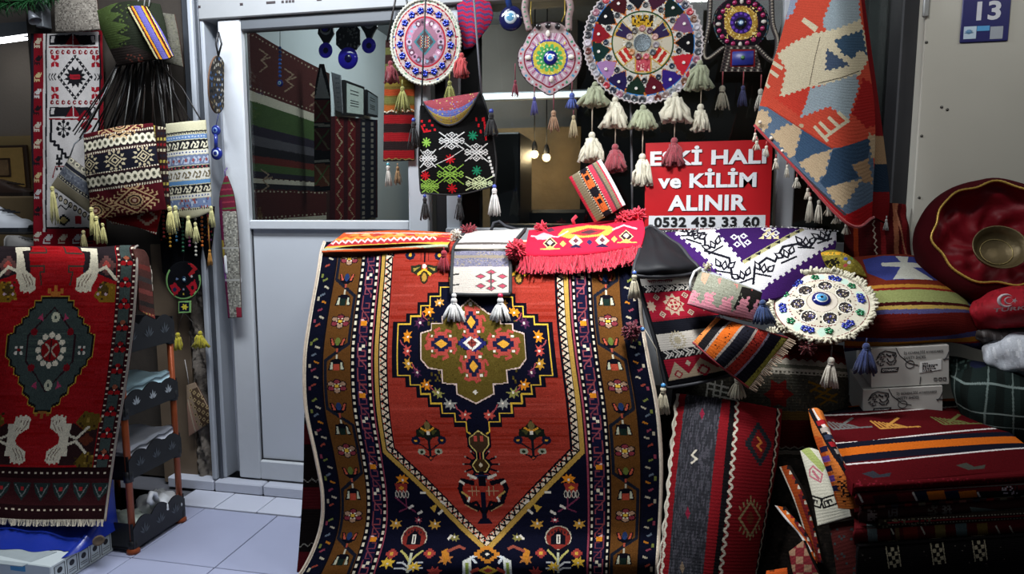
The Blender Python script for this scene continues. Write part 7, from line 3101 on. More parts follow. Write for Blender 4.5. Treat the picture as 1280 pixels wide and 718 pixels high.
S = cloth('body', [[(895, 397, 1.97), (940, 410, 1.94), (985, 423, 1.97)], [(880, 413, 1.95), (920, 427, 1.91), (960, 454, 1.95)], [(866, 428, 1.94), (900, 457, 1.905), (936, 485, 1.93)]], d_s2, .45, '17151a', thick=.006, puff=.014, parent=sp2, sc=4)
piping(S, 'binding', 'b', .0035, mat('7a1c22', .7), sp2, 30)
piping(S, 'binding', 't', .003, mat('7a1c22', .7), sp2, 30)
b = MB()
for p in edge(S, 'r', 40, .002):
    strand_mb(b, p, (.8, -.3, -.5 + random.uniform(-.2, .2)), .02, .0022, .3)
b.build('fringe', yarn('8f7a66'), sp2, kind='stuff')

# round white sequinned cushion
rc = thing('round_cushion', 1026, 428, 2.0, 'round white cushion with evil eye centre and blue and green sequin flowers', 'cushion')
YR = 2.08


def d_rc(c):
    X, Y_, rx, ry = 1026.5, 381.5, 66, 46.5
    E = lambda f, col: c.ell(X, Y_, rx * f, ry * f, col, 90)
    E(1.2, 'c4c0ae')
    E(.92, '6a2a30')
    E(.905, 'c6c2b0')
    for k in range(10):
        a = 2 * pi * k / 10 + .3
        c.ell(X + rx * .78 * cos(a), Y_ + ry * .78 * sin(a), 6, 4.5, 'b0c8b8', 10)
    E(.655, '6a2a30')
    E(.638, 'beb6a4')
    for k in range(7):
        a = 2 * pi * k / 7 + .35
        x, y = X + rx * .47 * cos(a), Y_ + ry * .47 * sin(a)
        c.ell(x, y, 10, 7.4, 'e0dcd0', 16)
        c.ell(x, y, 9, 6.6, '2a2626', 16)
        c.noise(x - 6, y - 4, x + 6, y + 4, ['b8a890', '6a5a50', 'd8d0c8', '4a4a8a'], .35, 1.3)
        a2 = a + pi / 7
        for q in range(7):
            c.ell(X + rx * random.uniform(.42, .58) * cos(a2 + random.uniform(-.12, .12)), Y_ + ry * random.uniform(.42, .58) * sin(a2 + random.uniform(-.12, .12)), 1.2, 1., '2a2420', 6)
    E(.31, '8a8074')
    E(.295, 'c0b6a8')
    for k in range(60):
        a = random.uniform(0, 6.28)
        r = random.uniform(.35, .9)
        c.ell(X + rx * r * cos(a), Y_ + ry * r * sin(a), .7, .6, 'a8a294', 5)


RC = disc('disc', 1026.5, 381.5, 64, 45, YR, d_rc, n=(54, 180), dome=.018, thick=.02, tilt=(0, -.11), parent=rc, m=FINE, sc=4)
ur = mpp(1026, 381, YR)
for nm_, col, ph in (('blue_sequin_flowers', '202c86', 0), ('green_sequin_flowers', '14603a', 1)):
    b = MB()
    for k in range(18):
        if (k % 3 == 1) != (ph == 1):
            continue
        a = 2 * pi * k / 18 + .1 * (k % 3 - 1)
        petals(b, on(RC, .785 * cos(a), .785 * sin(a), .018 * (1 - .785 ** 2) + .001), RC['n'], ur, 3.2, 2.3, 5, .003, a)
    b.build(nm_, mat(col, .15, .4, .25, 200, spec=.7), rc, kind='stuff')
ec = on(RC, -.02, -.04, .018)
for k, (f, col) in enumerate(((11, '141a5c'), (7.6, 'dfe4e8'), (6.4, '4a90c0'), (2, '10101a'))):
    b = MB()
    b.lathe(ec, [(f * ur, 0), (f * ur * .95, .006 + k * .002), (0, .008 + k * .0022)], 24, RC['n'])
    b.build(('glass_eye', 'white_ring', 'iris', 'pupil')[k], mat(col, .12, 0, .05, spec=.6), rc)
b = MB()
for k in range(320):
    a = 2 * pi * k / 320
    p = on(RC, .97 * cos(a), .97 * sin(a), .002)
    d = unit(RC['ex'] * cos(a) + RC['ey'] * sin(a)) + RC['n'] * random.uniform(.1, 1.1) + rng.normal(0, .3, 3)
    b.tube([p, p + d * .007, p + d * .011 + rng.normal(0, .003, 3)], .0038, 5)
b.build('woolly_rim', yarn('c4bea8'), rc, kind='stuff')
tassel(rc, 1039, 447, 1.965, 38, 26, 'bdb6a8', 16, '2a1a1c', n=34, head=4.5)
tassel(rc, 1083, 429, 1.965, 39, 32, '1d2a56', 6, n=48, head=4.5)
pom(rc, 966, 416, 2.0, 8, 'c4bea8', 60, name='tuft')
pom(rc, 1010, 434, 1.98, 11, '5c1416', 70, name='tassel')

# large striped kilim cushion
bc = thing('kilim_cushion', 1140, 440, 2.1, 'large kilim cushion with green purple and orange stripes and a white figure on blue', 'cushion')


def d_bc(c):
    c.poly([(1000, 300), (1260, 300), (1260, 470), (1000, 470)], '2c2a48')
    c.warp((1046, 322), (1174, 324), (1240, 437), (1054, 446), 100, 100)
    bands = ((-20, 36, '5e2216'), (36, 39.5, '9a6c28'), (39.5, 42, '6a1c18'), (42, 54, '7c8250'), (54, 57, '340d0e'), (57, 60, '9a8040'), (60, 63, '454268'), (63, 79, '521512'), (79, 83.5, '3e3e64'), (83.5, 89, '96601a'), (89, 91, '6a1c18'), (91, 120, '2e2c4a'))
    for a, q, col in bands:
        c.rect(-20, a, 120, q, col)
    c.poly([(24, 6), (44, 1), (84, 2), (97, 10), (96, 26), (80, 30), (40, 31), (26, 22)], '30366c')
    c.poly([(56, 2), (68, 2), (64, 10), (80, 11), (80, 16), (66, 16), (78, 30), (46, 30), (56, 16), (40, 15), (40, 11), (58, 10)], 'a4a49a')
    c.line([(99, 5), (104, 36)], 'c08a34', 3)
    c.noise(0, 91, 110, 110, ['3a3a5c', '22223c'], .25, 2)
    c.warp()


S = cloth('cover', [[(1036, 326, 2.42), (1080, 321, 2.42), (1130, 319, 2.42), (1174, 326, 2.42)], [(1046, 362, 2.3), (1094, 358, 2.26), (1150, 356, 2.26), (1200, 364, 2.3)], [(1054, 402, 2.17), (1106, 400, 2.12), (1166, 396, 2.12), (1222, 404, 2.18)], [(1056, 440, 2.16), (1112, 434, 2.14), (1182, 428, 2.14), (1240, 440, 2.18)]],
          d_bc, .7, '2e2c4a', thick=.02, puff=.03, parent=bc, back='2e2c4a', sc=3)
piping(S, 'piping', 'r', .006, mat('3a3a5a', .8), bc, 40)
# yellow crocheted pouch
yk = thing('crocheted_pouch', 1055, 346, 2.33, 'small yellow crocheted pouch with coloured beads between the purple bag and the striped cushion', 'pouch')


def d_yk(c):
    c.rect(1010, 300, 1100, 360, '6e6226')
    c.poly([(1030, 328), (1047, 325), (1052, 333), (1040, 337)], '17140f')
    c.line([(1026, 318), (1060, 322)], 'b88a28', 4)
    for x, y, col in ((1055, 327, '3a4a8a'), (1059, 331, 'a8a8a8'), (1056, 334, '8a3a3a'), (1062, 326, '4a7a4a')):
        c.ell(x, y, 2, 2, col, 8)
    c.noise(1020, 312, 1090, 350, ['857a36', '5e5420'], .25, 1.5)


cloth('body', [[(1025, 316, 2.3), (1040, 313, 2.28), (1058, 318, 2.3)], [(1030, 328, 2.26), (1052, 326, 2.23), (1074, 330, 2.26)], [(1038, 340, 2.23), (1062, 342, 2.2), (1084, 347, 2.23)]], d_yk, .5, '6e6226', thick=.005, puff=.012, parent=yk, sc=3, m=PILE)

# big grey and red kilim cushion behind the pouches
gc = thing('kilim_cushion', 950, 575, 2.1, 'large dark grey and red kilim cushion behind the pouches with gold and white motifs', 'cushion')


def d_gc(c):
    c.rect(820, 415, 1080, 600, '38362f')
    c.poly([(820, 415), (1080, 415), (1080, 455), (965, 450), (820, 440)], '5c1614')
    for a in range(-3, 8):
        c.line([(1012, 434), (1012 + a * 9, 434 + 14)], '3c0e0e', 1)
    c.poly([(950, 451), (1060, 455), (1060, 462), (950, 458)], '8a8478')
    c.zig((950, 451), (1060, 455), 1.6, 5, '5c1614', 2)
    c.poly([(950, 458), (1060, 462), (1060, 466), (950, 462)], '4a4a40')
    c.poly([(950, 462), (1060, 466), (1060, 472), (950, 468)], '8a8478')
    c.dots([(950, 466), (1060, 470)], 5, 1.4, .8, '38362f')
    c.noise(840, 470, 1060, 512, ['42403a', '302e28', '4a4438'], .25, 2)
    c.push(904, 488)
    for a in (-1, 0, 1):
        c.line([(-16 + a * 5, a * 7 - 4), (12 + a * 5, a * 7 + 2)], 'a8a498', 2)
        c.line([(-8 + a * 8, -12), (-12 + a * 8, 12)], 'a8a498', 2)
    c.pop()
    c.star(970, 490, 18, 11, 6, '5c1412')
    c.ell(970, 490, 6, 5, '7a2018', 8)
    c.push(1026, 489)
    for a in (-1, 0, 1):
        c.line([(-14 + a * 6, a * 8 - 4), (10 + a * 6, a * 8 + 4)], '6a4e14', 2.4)
        c.line([(10 + a * 6, a * 8 - 6), (-12 + a * 6, a * 8 + 6)], '6a4e14', 2.4)
    c.pop()
    c.poly([(820, 505), (1080, 513), (1080, 524), (820, 516)], '5a4420')
    c.poly([(820, 516), (1080, 524), (1080, 558), (820, 552)], '4c1210')
    c.zig((830, 551), (1070, 558), 1.5, 5, '8a8478', 1.6)
    c.poly([(820, 554), (1080, 562), (1080, 567), (820, 560)], '8a8478')
    c.poly([(820, 560), (1080, 567), (1080, 572), (820, 566)], '4a4438')
    c.poly([(820, 566), (1080, 572), (1080, 580), (820, 576)], '8a8478')
    c.dots([(830, 575), (1070, 579)], 5, 1.4, 2, '1a1816')


S = cloth('cover', [[(846, 424, 2.2), (910, 420, 2.18), (985, 424, 2.18), (1054, 432, 2.2)], [(842, 470, 2.15), (910, 468, 2.1), (985, 470, 2.1), (1060, 474, 2.15)], [(838, 520, 2.14), (910, 522, 2.1), (985, 524, 2.1), (1060, 526, 2.15)], [(834, 576, 2.15), (910, 580, 2.13), (985, 584, 2.13), (1058, 584, 2.16)]],
          d_gc, .6, '38362f', thick=.02, puff=.03, parent=gc, back='38362f')

# standing grey and red cushion
sc_ = thing('kilim_cushion', 890, 730, 1.95, 'tall standing kilim cushion half grey half red with white wavy lines', 'cushion')


def d_sc(c):
    c.rect(800, 480, 1000, 800, '5c1216')
    L_ = lambda f, y: 845 + f * 133 - (y - 492) * (.075 + f * .07)
    ys = np.arange(480, 790, 3)

    def band(f0, f1, col):
        c.poly([(L_(f0, y), y) for y in ys] + [(L_(f1, y), y) for y in ys[::-1]], col)
    band(0, .04, 'a8a090')
    band(.02, .1, '6a1218')
    band(.1, .44, '27272b')
    for y in ys:
        for k in range(9):
            f = .1 + .34 * random.random()
            c.line([(L_(f, y), y), (L_(f, y + 9), y + 9)], random.choice(['37373c', '222226', '3e3c42']), 1.2)
    band(.44, .515, '6a1218')
    band(.515, .56, '121012')
    c.line([(L_(.575, y) + 1.6 * sin(y * .55), y) for y in np.arange(480, 790, 1.5)], 'b4ac9c', 2.4)
    c.line([(L_(.015, y) + 1.6 * sin(y * .5), y) for y in np.arange(480, 790, 1.5)], 'b4ac9c', 3)
    band(.6, .96, '661218')
    band(.96, .985, '141012')
    c.line([(L_(.985, y) + 1.4 * sin(y * .5), y) for y in np.arange(480, 790, 1.5)], 'a89f8c', 2)
    for x, y, col in ((880, 520, '6a1a2c'), (866, 642, '6a1a2c'), (858, 708, '6a5a4a')):
        c.dia(x, y, 3, 8, col)
    c.line([(875, 565), (870, 571), (876, 576), (870, 581)], 'b0a898', 2.4)
    c.push(943, 556)
    c.sdia(0, 0, 17, 26, 7, '1c2024')
    c.sdia(0, 0, 10, 17, 5, '5c1216')
    c.line([(-2, -8), (3, -2), (-3, 2), (2, 8)], 'a0602a', 2.6)
    c.pop()
    c.push(930, 646)
    for a in range(-3, 4):
        for s in (-1, 1):
            c.line([(a * 4, s * (22 - abs(a) * 4)), (a * 4.6, s * (27 - abs(a) * 4))], '7c6c4c', 1.8)
    c.line([(0, -20), (14, 0), (0, 22), (-14, 0)], '7c6c4c', 2.6, True)
    c.sdia(0, 0, 5, 8, 3, '5a2a1c')
    c.pop()


S = cloth('cover', [[(846, 492, 2.02), (912, 500, 1.98), (978, 512, 2.02)], [(839, 560, 1.95), (906, 565, 1.89), (972, 572, 1.96)], [(832, 640, 1.88), (895, 645, 1.82), (958, 648, 1.89)], [(823, 718, 1.83), (885, 722, 1.78), (944, 726, 1.83)], [(816, 790, 1.8), (874, 795, 1.75), (930, 796, 1.8)]],
          d_sc, .6, '5c1216', thick=.02, puff=.03, parent=sc_, back='5c1216')
b = MB()
pp = edge(S, 'l', 70, 0)
b.tube([p + np.array([.003 * sin(i * 1.1), -.006, 0]) for i, p in enumerate(pp)], .004, 6)
b.build('wavy_edging', yarn('b4ac9c'), sc_)

# ================================================================ STACK OF FOLDED KILIM CUSHIONS
RB = '46090e'


def d_top(c):
    c.rect(980, 480, 1360, 640, RB)
    c.warp((1011, 509), (1203, 498), (1330, 590), (1066, 612), 100, 100)
    c.rect(-10, -8, 110, 4, 'b85a18')
    c.rect(-10, 4, 110, 12, '141218')
    c.line([(-5, 13 - 1), (30, 15), (60, 14), (105, 11)], 'c8c0bc', 1.6)
    for x, y, col in ((14, 26, '5a5a58'), (40, 30, 'a87838'), (76, 30, '5a5c34')):
        for k in range(7):
            c.line([(x - 7 + k * 2.4, y + 4), (x - 9 + k * 2.0, y - 6 + k)], col, 1.2)
        c.line([(x - 7, y + 4), (x + 15, y + 5)], col, 1.6)
        c.line([(x - 3, y + 2), (x + 8, y - 7)], col, 1.8)
    c.line([(-5, 45), (20, 48), (60, 45), (105, 41)], 'c8c0bc', 1.6)
    c.rect(-10, 47, 110, 54, '12121e')
    c.rect(-10, 53, 110, 62, 'b85a18')
    c.rect(-10, 62, 110, 70, '12121e')
    c.line([(-5, 71), (20, 73), (60, 71), (105, 68)], 'c8c0bc', 1.6)
    for x in (14, 60):
        c.poly([(x - 6, 84), (x, 82), (x + 2, 87), (x + 8, 86), (x + 6, 90), (x - 2, 90)], '2a2a30' if x == 14 else '3a3a34')
    c.poly([(94, 82), (106, 80), (108, 86), (96, 87)], '6a6a3a')
    c.line([(-2, 0), (-2, 104)], '14141a', 2)
    c.line([(0, 30), (0, 100)], 'c8c0bc', 1)
    c.warp()


def depthY(px, py, z):
    return yz(px, py, z)


zt1 = .70
S = None
st = thing('kilim_cushion', 1170, 612, 1.7, 'maroon kilim cushion with orange and black stripes on top of the stack', 'cushion', 'stacked kilim cushions')
S = cloth('cover', [[(1011, 511, yz(1011, 511, zt1 - .02)), (1075, 507, yz(1075, 507, zt1)), (1140, 500, yz(1140, 500, zt1 + .015)), (1203, 498, yz(1203, 498, zt1))],
                    [(1030, 545, yz(1030, 545, zt1)), (1110, 540, yz(1110, 540, zt1 + .015)), (1185, 534, yz(1185, 534, zt1 + .02)), (1248, 530, yz(1248, 530, zt1))],
                    [(1048, 578, yz(1048, 578, zt1)), (1130, 575, yz(1130, 575, zt1 + .01)), (1220, 567, yz(1220, 567, zt1 + .01)), (1290, 562, yz(1290, 562, zt1))],
                    [(1066, 605, yz(1066, 605, zt1 - .01)), (1150, 600, yz(1150, 600, zt1 - .005)), (1240, 592, yz(1240, 592, zt1 - .005)), (1335, 588, yz(1335, 588, zt1 - .01))]],
          d_top, .7, RB, thick=.03, puff=.008, parent=st, back=RB, sc=3)


def layer(label, ya, yb, x0, draw, bgc, dz=0., xe=1335, out=0., nm='kilim_cushion', slope=-17., cell=.6):
    """one folded cushion of the stack: a rounded front fold at picture heights ya..yb"""
    rows = []
    for t, dy in ((0, .25), (0, .03), (.1, .004), (.35, -.008), (.65, -.008), (.9, .004), (1, .03)):
        y = ya + (yb - ya) * t
        row = []
        for k in range(4):
            s = k / 3
            x = x0 + (xe - x0) * s
            Yf = yz(x, 607 - 17 * (x - 1066) / 269, .69) - out
            Yv = Yf + dy
            yy = y + slope * s
            if dy > .1:
                Pz = P(x, yy, Yf)[2] - .012
                yy = float(proj(np.array([P(x, yy, Yv)[0], Yv, Pz]))[1])
            row.append((x, yy, Yv))
        rows.append(row)
    r = thing(nm, (x0 + xe) / 2, yb, 1.75, label, 'cushion' if nm == 'kilim_cushion' else 'kilim', 'stacked kilim cushions')
    cloth('cover', rows, draw, cell, bgc, thick=.006, parent=r, back=bgc, sc=3)
    return r


def dl1(c):
    c.rect(980, 590, 1400, 640, RB)
    c.noise(1060, 598, 1290, 614, ['641420'], .1, 2)


def dl2(c):
    c.rect(980, 590, 1400, 660, '4a1016')
    c.poly([(1040, 615), (1360, 598), (1360, 602), (1040, 619)], '6a6862')
    for x0, x1, col in ((1148, 1164, '17172a'), (1164, 1186, 'a8581a'), (1186, 1204, '14142a'), (1204, 1226, 'a8581a'), (1226, 1290, '161416')):
        c.poly([(x0 - 6, 615), (x1 - 6, 613), (x1, 632), (x0, 634)], col)
    for x in (1145, 1226, 1076):
        c.line([(x - 4, 616), (x + 2, 628)], 'c0b8b0', 2.4)
    c.noise(1250, 608, 1272, 622, ['a89aa0', '161416'], .5, 2)
    c.poly([(1090, 620), (1120, 617), (1124, 628), (1095, 631)], '2a1216')


def dl3(c):
    c.rect(980, 600, 1400, 680, '38181a')
    c.poly([(1040, 630), (1360, 613), (1360, 617), (1040, 634)], '5c5a54')
    for k, x in enumerate(range(1080, 1300, 17)):
        c.rect(x, 618, x + 9, 642, ['5a2a20', '6a4038', '2a2a30', '6a1c1a', '5a5244', '141416'][k % 6])


def dl4(c):
    c.rect(980, 620, 1400, 690, '2c1716')
    for x, col in ((1084, '6a5c58'), (1110, '4a4444'), (1160, '4a443e'), (1178, '5a5450')):
        c.noise(x, 632, x + 11, 652, [col], .6, 2)
    c.poly([(1212, 634), (1250, 638), (1290, 634), (1290, 642), (1215, 642)], '4c5450')


def dl5(c):
    c.rect(980, 630, 1400, 700, '221a16')
    c.line([(1110, 654), (1300, 644)], '6a1c22', 2.4)
    c.dots([(1110, 651), (1300, 641)], 4, 1, .7, '7a7468')
    c.dots([(1110, 657), (1300, 647)], 4, 1, .7, '7a7468')
    c.noise(1098, 648, 1175, 662, ['54503e', '17130f'], .3, 2.4)


def dl6(c):
    c.rect(980, 640, 1400, 720, '4a1014')
    for x, col, w_ in ((1083, '5a6464', 12), (1112, '17100f', 5), (1118, '5c4a30', 5), (1128, '6a2018', 18), (1168, '6a5a34', 13), (1194, '4c5a5a', 14), (1221, '6a5428', 13)):
        c.poly([(x, 655), (x + w_, 654), (x + w_ + 3, 684), (x + 3, 685)], col)
    for x in (1112, 1151, 1245, 1262):
        c.line([(x, 658), (x + 5, 668)], 'a8a090', 2)


def dl7(c):
    c.rect(980, 655, 1400, 800, '0f0d0e')
    for x in (1110, 1166, 1218):
        c.push(x + 6, 692 - (x - 1110) * .08, 1, 1, -8)
        for s in (-1, 1):
            c.line([(s * 7.5, -18), (s * 7.5, 18)], '8f8670', 1.5)
        c.rect(-6, -16, 6, -11, '8f8670')
        for a, q in ((0, -5), (-4, 1), (4, 1), (0, 6), (-4, 12), (0, 16), (4, 11)):
            c.rect(a - 2, q - 2.4, a + 2, q + 2.4, '8f8670')
        c.pop()
    c.noise(1070, 670, 1290, 710, ['2a2624', '4a4440'], .006, 1.5)


layer('maroon folded cushion right under the striped top cushion of the stack', 604, 617, 1068, dl1, RB, out=.03)
layer('folded cushion with orange and black blocks along its fold, third of the stack', 615, 632, 1070, dl2, '4a1016', out=.025)
layer('brown folded kilim with dull grey blocks in the middle of the stack', 631, 640, 1078, dl3, '38181a', out=.0)
layer('dark brown folded kilim with rounded end in the middle of the stack', 636, 654, 1074, dl4, '2c1716', out=.01)
layer('dark checked folded kilim with thin red line in the stack', 648, 663, 1098, dl5, '221a16', out=.02)
layer('red folded kilim with grey, olive and blue blocks low in the stack', 658, 682, 1068, dl6, '4a1014', out=.01)
layer('black folded kilim with cream ladder motifs at the bottom of the stack', 678, 740, 1072, dl7, '0f0d0e', out=.03)
b = MB()
q = P(1090, 745, 1.6)
b.bbox((q[0], 1.55, 0), (q[0] + .7, 2.0, q[2] + .03), .02)
b.build('low_bench', mat('1a1614', .9), None, False, label='low dark bench under the stack of folded kilims', cat='bench')
# side flaps hanging at the left of the stack
def d_orf(c):
    c.poly([(990, 500), (1090, 500), (1090, 660), (990, 660)], 'b4642c')
    c.noise(1025, 590, 1075, 632, ['2a1814', '8a4420'], .1, 2)
    for x, y in ((1052, 606), (1058, 616), (1062, 608)):
        c.noise(x - 5, y - 5, x + 5, y + 5, ['1c1414'], .5, 2)
    c.line([(1013, 513), (1032, 545), (1055, 590), (1072, 622)], '14141a', 5)
    c.line([(1017, 512), (1038, 548), (1060, 590), (1075, 618)], 'c4beb8', 2)
    for k in range(9):
        c.poly([(1022 + k * 5, 528 + k * 9), (1030 + k * 5, 526 + k * 9), (1032 + k * 5, 532 + k * 9), (1025 + k * 5, 534 + k * 9)], ['8a1c22', '9a8f84', '2a3040'][k % 3])
    c.poly([(1018, 545), (1030, 548), (1044, 600), (1050, 640), (1036, 618)], 'a84a1c')
    for k in range(5):
        c.poly([(1026 + k * 3, 560 + k * 12), (1036 + k * 3, 558 + k * 12), (1038 + k * 3, 565 + k * 12), (1028 + k * 3, 567 + k * 12)], ['1a1a34', '5a3a7a'][k % 2])


cloth('hanging_kilim', [[(1010, 512, 1.84), (1020, 510, 1.8), (1028, 514, 1.8)], [(1018, 548, 1.74), (1034, 546, 1.69), (1046, 560, 1.68)], [(1036, 596, 1.65), (1050, 594, 1.6), (1066, 600, 1.6)], [(1048, 636, 1.63), (1064, 637, 1.58), (1078, 634, 1.58)]], d_orf, .6, 'b4642c', thick=.012, puff=.006, sc=3,
      label='orange kilim edge with black and white border hanging down the left side of the stack', cat='kilim')


def d_wh(c):
    c.poly([(990, 540), (1080, 540), (1080, 670), (990, 670)], 'b8b4a2')
    c.poly([(1000, 562), (1012, 560), (1034, 586), (1030, 592)], '8f9a5a')
    c.line([(1014, 588), (1018, 584), (1030, 594), (1028, 604), (1014, 596), (1014, 588)], 'a8606a', 2)
    c.line([(1018, 590), (1026, 600)], 'a8606a', 3)
    for x in (1020, 1038):
        c.push(x, 627, 1, 1, 16 if x == 1020 else -18)
        c.line([(-9, -5), (9, -5), (9, 6), (-9, 6)], '1a1818', 2.2, True)
        for k in (-4, 1):
            c.line([(k - 2, 5), (k - 2, -1), (k + 2, -1), (k + 2, 2)], '1a1818', 1.8)
        c.pop()


cloth('hanging_kilim', [[(1000, 564, 1.86), (1012, 560, 1.84), (1030, 566, 1.8)], [(1008, 592, 1.8), (1026, 590, 1.76), (1046, 594, 1.72)], [(1016, 624, 1.74), (1036, 622, 1.7), (1058, 620, 1.67)], [(1022, 658, 1.7), (1044, 652, 1.67), (1064, 646, 1.64)]], d_wh, .6, 'b8b4a2', thick=.012, puff=.006, sc=3,
      label='cream kilim with black hook squares hanging behind the orange edge of the stack', cat='kilim')
# leaning dark kilims between the standing cushion and the stack
lean = [
    ([[(974, 584, 1.95), (984, 582, 1.93)], [(990, 620, 1.88), (1004, 618, 1.86)], [(1002, 655, 1.84), (1018, 660, 1.82)], [(1014, 700, 1.8), (1028, 705, 1.78)]], '7a3214', 'a8a090', 'dark kilim with orange edge leaning highest behind the standing cushion'),
    ([[(968, 632, 1.9), (978, 634, 1.88)], [(982, 650, 1.85), (1000, 656, 1.83)], [(998, 668, 1.82), (1014, 680, 1.8)], [(1012, 690, 1.78), (1022, 706, 1.77)]], 'a8501c', 'b8b4b0', 'folded kilim with bright orange and white edge leaning left of the stack'),
    ([[(986, 690, 1.74), (1004, 676, 1.73)], [(990, 712, 1.72), (1014, 700, 1.7)], [(996, 735, 1.7), (1028, 728, 1.68)]], '6a2428', '8a6a54', 'folded red and tan checked kilim low between the cushion and the stack'),
    ([[(958, 714, 1.72), (984, 710, 1.72)], [(955, 732, 1.7), (986, 730, 1.7)]], 'a8481c', '5a2a14', 'orange kilim corner at the bottom beside the standing cushion'),
    ([[(1036, 655, 1.7), (1066, 650, 1.66)], [(1042, 690, 1.66), (1074, 680, 1.62)], [(1048, 735, 1.64), (1080, 735, 1.6)]], '3a1614', '2a3030', 'dark red folded kilim beside the bottom of the stack'),
]
for k, (g, col, col2, lab) in enumerate(lean):
    def dk_(c, g=g, col=col, col2=col2, k=k):
        if k < 2:
            c.line([r[0][:2] for r in g], col2, 5)
            c.line([((r[0][0] + r[1][0]) / 2 + 4, (r[0][1] + r[1][1]) / 2) for r in g[1:]], '5a1a1c', 4)
            c.dots([r[1][:2] for r in g], 7, 1.6, 2.4, ['14141a', 'a8a090', '6a1c20'])
        elif k == 2:
            for i in range(4):
                for j in range(5):
                    if (i + j) % 2:
                        c.rect(986 + i * 10, 676 + j * 10, 995 + i * 10, 685 + j * 10, col2)
        else:
            c.noise(950, 640, 1090, 740, [col2], .12, 3)
    cloth('leaning_kilim', g, dk_, .7, col, thick=.014, puff=.004, label=lab, cat='kilim', sc=3, back='1a1412')
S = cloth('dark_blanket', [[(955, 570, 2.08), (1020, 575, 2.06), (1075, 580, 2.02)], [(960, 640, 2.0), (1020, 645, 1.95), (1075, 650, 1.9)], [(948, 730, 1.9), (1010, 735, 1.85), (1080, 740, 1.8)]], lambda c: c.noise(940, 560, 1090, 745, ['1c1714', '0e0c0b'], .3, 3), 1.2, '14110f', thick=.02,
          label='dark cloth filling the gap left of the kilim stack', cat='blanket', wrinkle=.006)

# ================================================================ FAR RIGHT: BOXES, BASKET, PACKS
LION = '15151a'


def shoebox(x0, y0, x1, y1, dy, Y, lab, labelled, slope=-5):
    tl, tr_, br, bl = P(x0, y0, Y), P(x1, y0 + slope, Y), P(x1, y1 + slope, Y), P(x0, y1, Y)
    r = empty('shoe_box', (bl + br) / 2, lab, 'box')
    ex, ez = unit(br - bl), unit(tl - bl)
    W_, H_ = np.linalg.norm(br - bl), np.linalg.norm(tl - bl)
    n = np.cross(ez, ex)
    bk = np.array([.04, .28, 0])
    b = MB()
    b.hexa([bl, br, br + bk, bl + bk, tl, tr_, tr_ + bk, tl + bk])
    b.build('box_body', mat('b4b2ac', .6, 0, .05, 10), r, False)
    q = lambda s, t, d=.001: bl + ex * W_ * s + ez * H_ * t - np.array([0, d, 0])
    b = MB()
    # swoosh lines and circle
    for pts in ([(.32, 1.0), (.37, .8), (.48, .6), (.61, .52)], [(.63, .02), (.64, .22)], [(.93, .6), (.97, .7), (1, .85)], [(.92, .64), (1, .64)]):
        b.tube([q(*p) for p in pts], .0011, 4)
    b.tube([q(.5 + .055 * cos(t), .56 + .1 * sin(t)) for t in np.linspace(0, 2 * pi, 20, endpoint=False)], .0009, 4, closed=True)
    # roaring lion head drawn in strokes
    def lp(*pts, w=.0016):
        b.tube([q(.06 + .27 * x, .5 + .48 * y) for x, y in pts], w, 4)
    lp((.05, .55), (.2, .8), (.45, .92), (.7, .86), (.95, .78), (.98, .6), (.9, .5), (.98, .35), (.85, .15))
    lp((.0, .45), (.15, .62), (.3, .6), (.2, .48), (.38, .5), (.28, .36), (.45, .36))
    lp((.5, .75), (.62, .64), (.72, .66), (.68, .58), w=.0022)
    lp((.78, .7), (.9, .68), (.86, .6), w=.0022)
    lp((.55, .5), (.62, .34), (.76, .3), (.9, .42))
    lp((.52, .3), (.64, .18), (.8, .18))
    lp((.02, .3), (.12, .38), (.1, .22), (.24, .28), (.2, .12), (.38, .2))
    lp((.3, .78), (.42, .7), (.36, .62), (.5, .62))
    lp((.15, .7), (.28, .72))
    b.prism([q(.12, .38), q(.34, .38), q(.36, .5), q(.13, .5)], (0, -.0006, 0))
    b.build('printed_marks', mat(LION, .6), r, False)
    M_ = mat(LION, .6)
    text('box_print', 'İŞ GÜVENLİĞİ AYAKKABISI', q(.42, .8, .0012), ex, ez, .5 * W_, .1 * H_, M_, r, bold=.02)
    text('box_print', 'SAFETY SHOES', q(.42, .69, .0012), ex, ez, .28 * W_, .075 * H_, M_, r, bold=.02)
    text('box_print', 'DYNAMIC', q(.145, .41, .0022), ex, ez, .19 * W_, .065 * H_, mat('c8c8c4', .5), r, bold=.02)
    if labelled:
        b = MB()
        b.prism([q(.62, .32), q(.9, .38), q(.9, .65), q(.63, .6)], (0, -.0006, 0))
        b.build('sticker', mat('dcdcd8', .5), r, False)
        b = MB()
        for i, (t, w_) in enumerate(((.55, .06), (.5, .18), (.46, .15), (.41, .17), (.36, .12))):
            s = .66
            while s < .66 + w_:
                l = random.uniform(.012, .03)
                b.box(q(s, t, .0024), q(s + l, t + .022, .0016))
                s += l + .008
        b.build('sticker_print', M_, r, False, kind='stuff')
        b = MB()
        for s in (.83, .89, .945):
            b.tube([q(s - .018, .1), q(s + .018, .1), q(s + .018, .17), q(s - .018, .17)], .0009, 4, closed=True)
        b.build('symbols', M_, r, False)
    return r


shoebox(1089, 437, 1186, 485, 0, 2.09, 'upper white shoe box with lion head print and sticker under the striped cushion', True)
shoebox(1079, 488, 1178, 534, 0, 2.08, 'lower white shoe box with lion head print directly above the kilim stack', False)

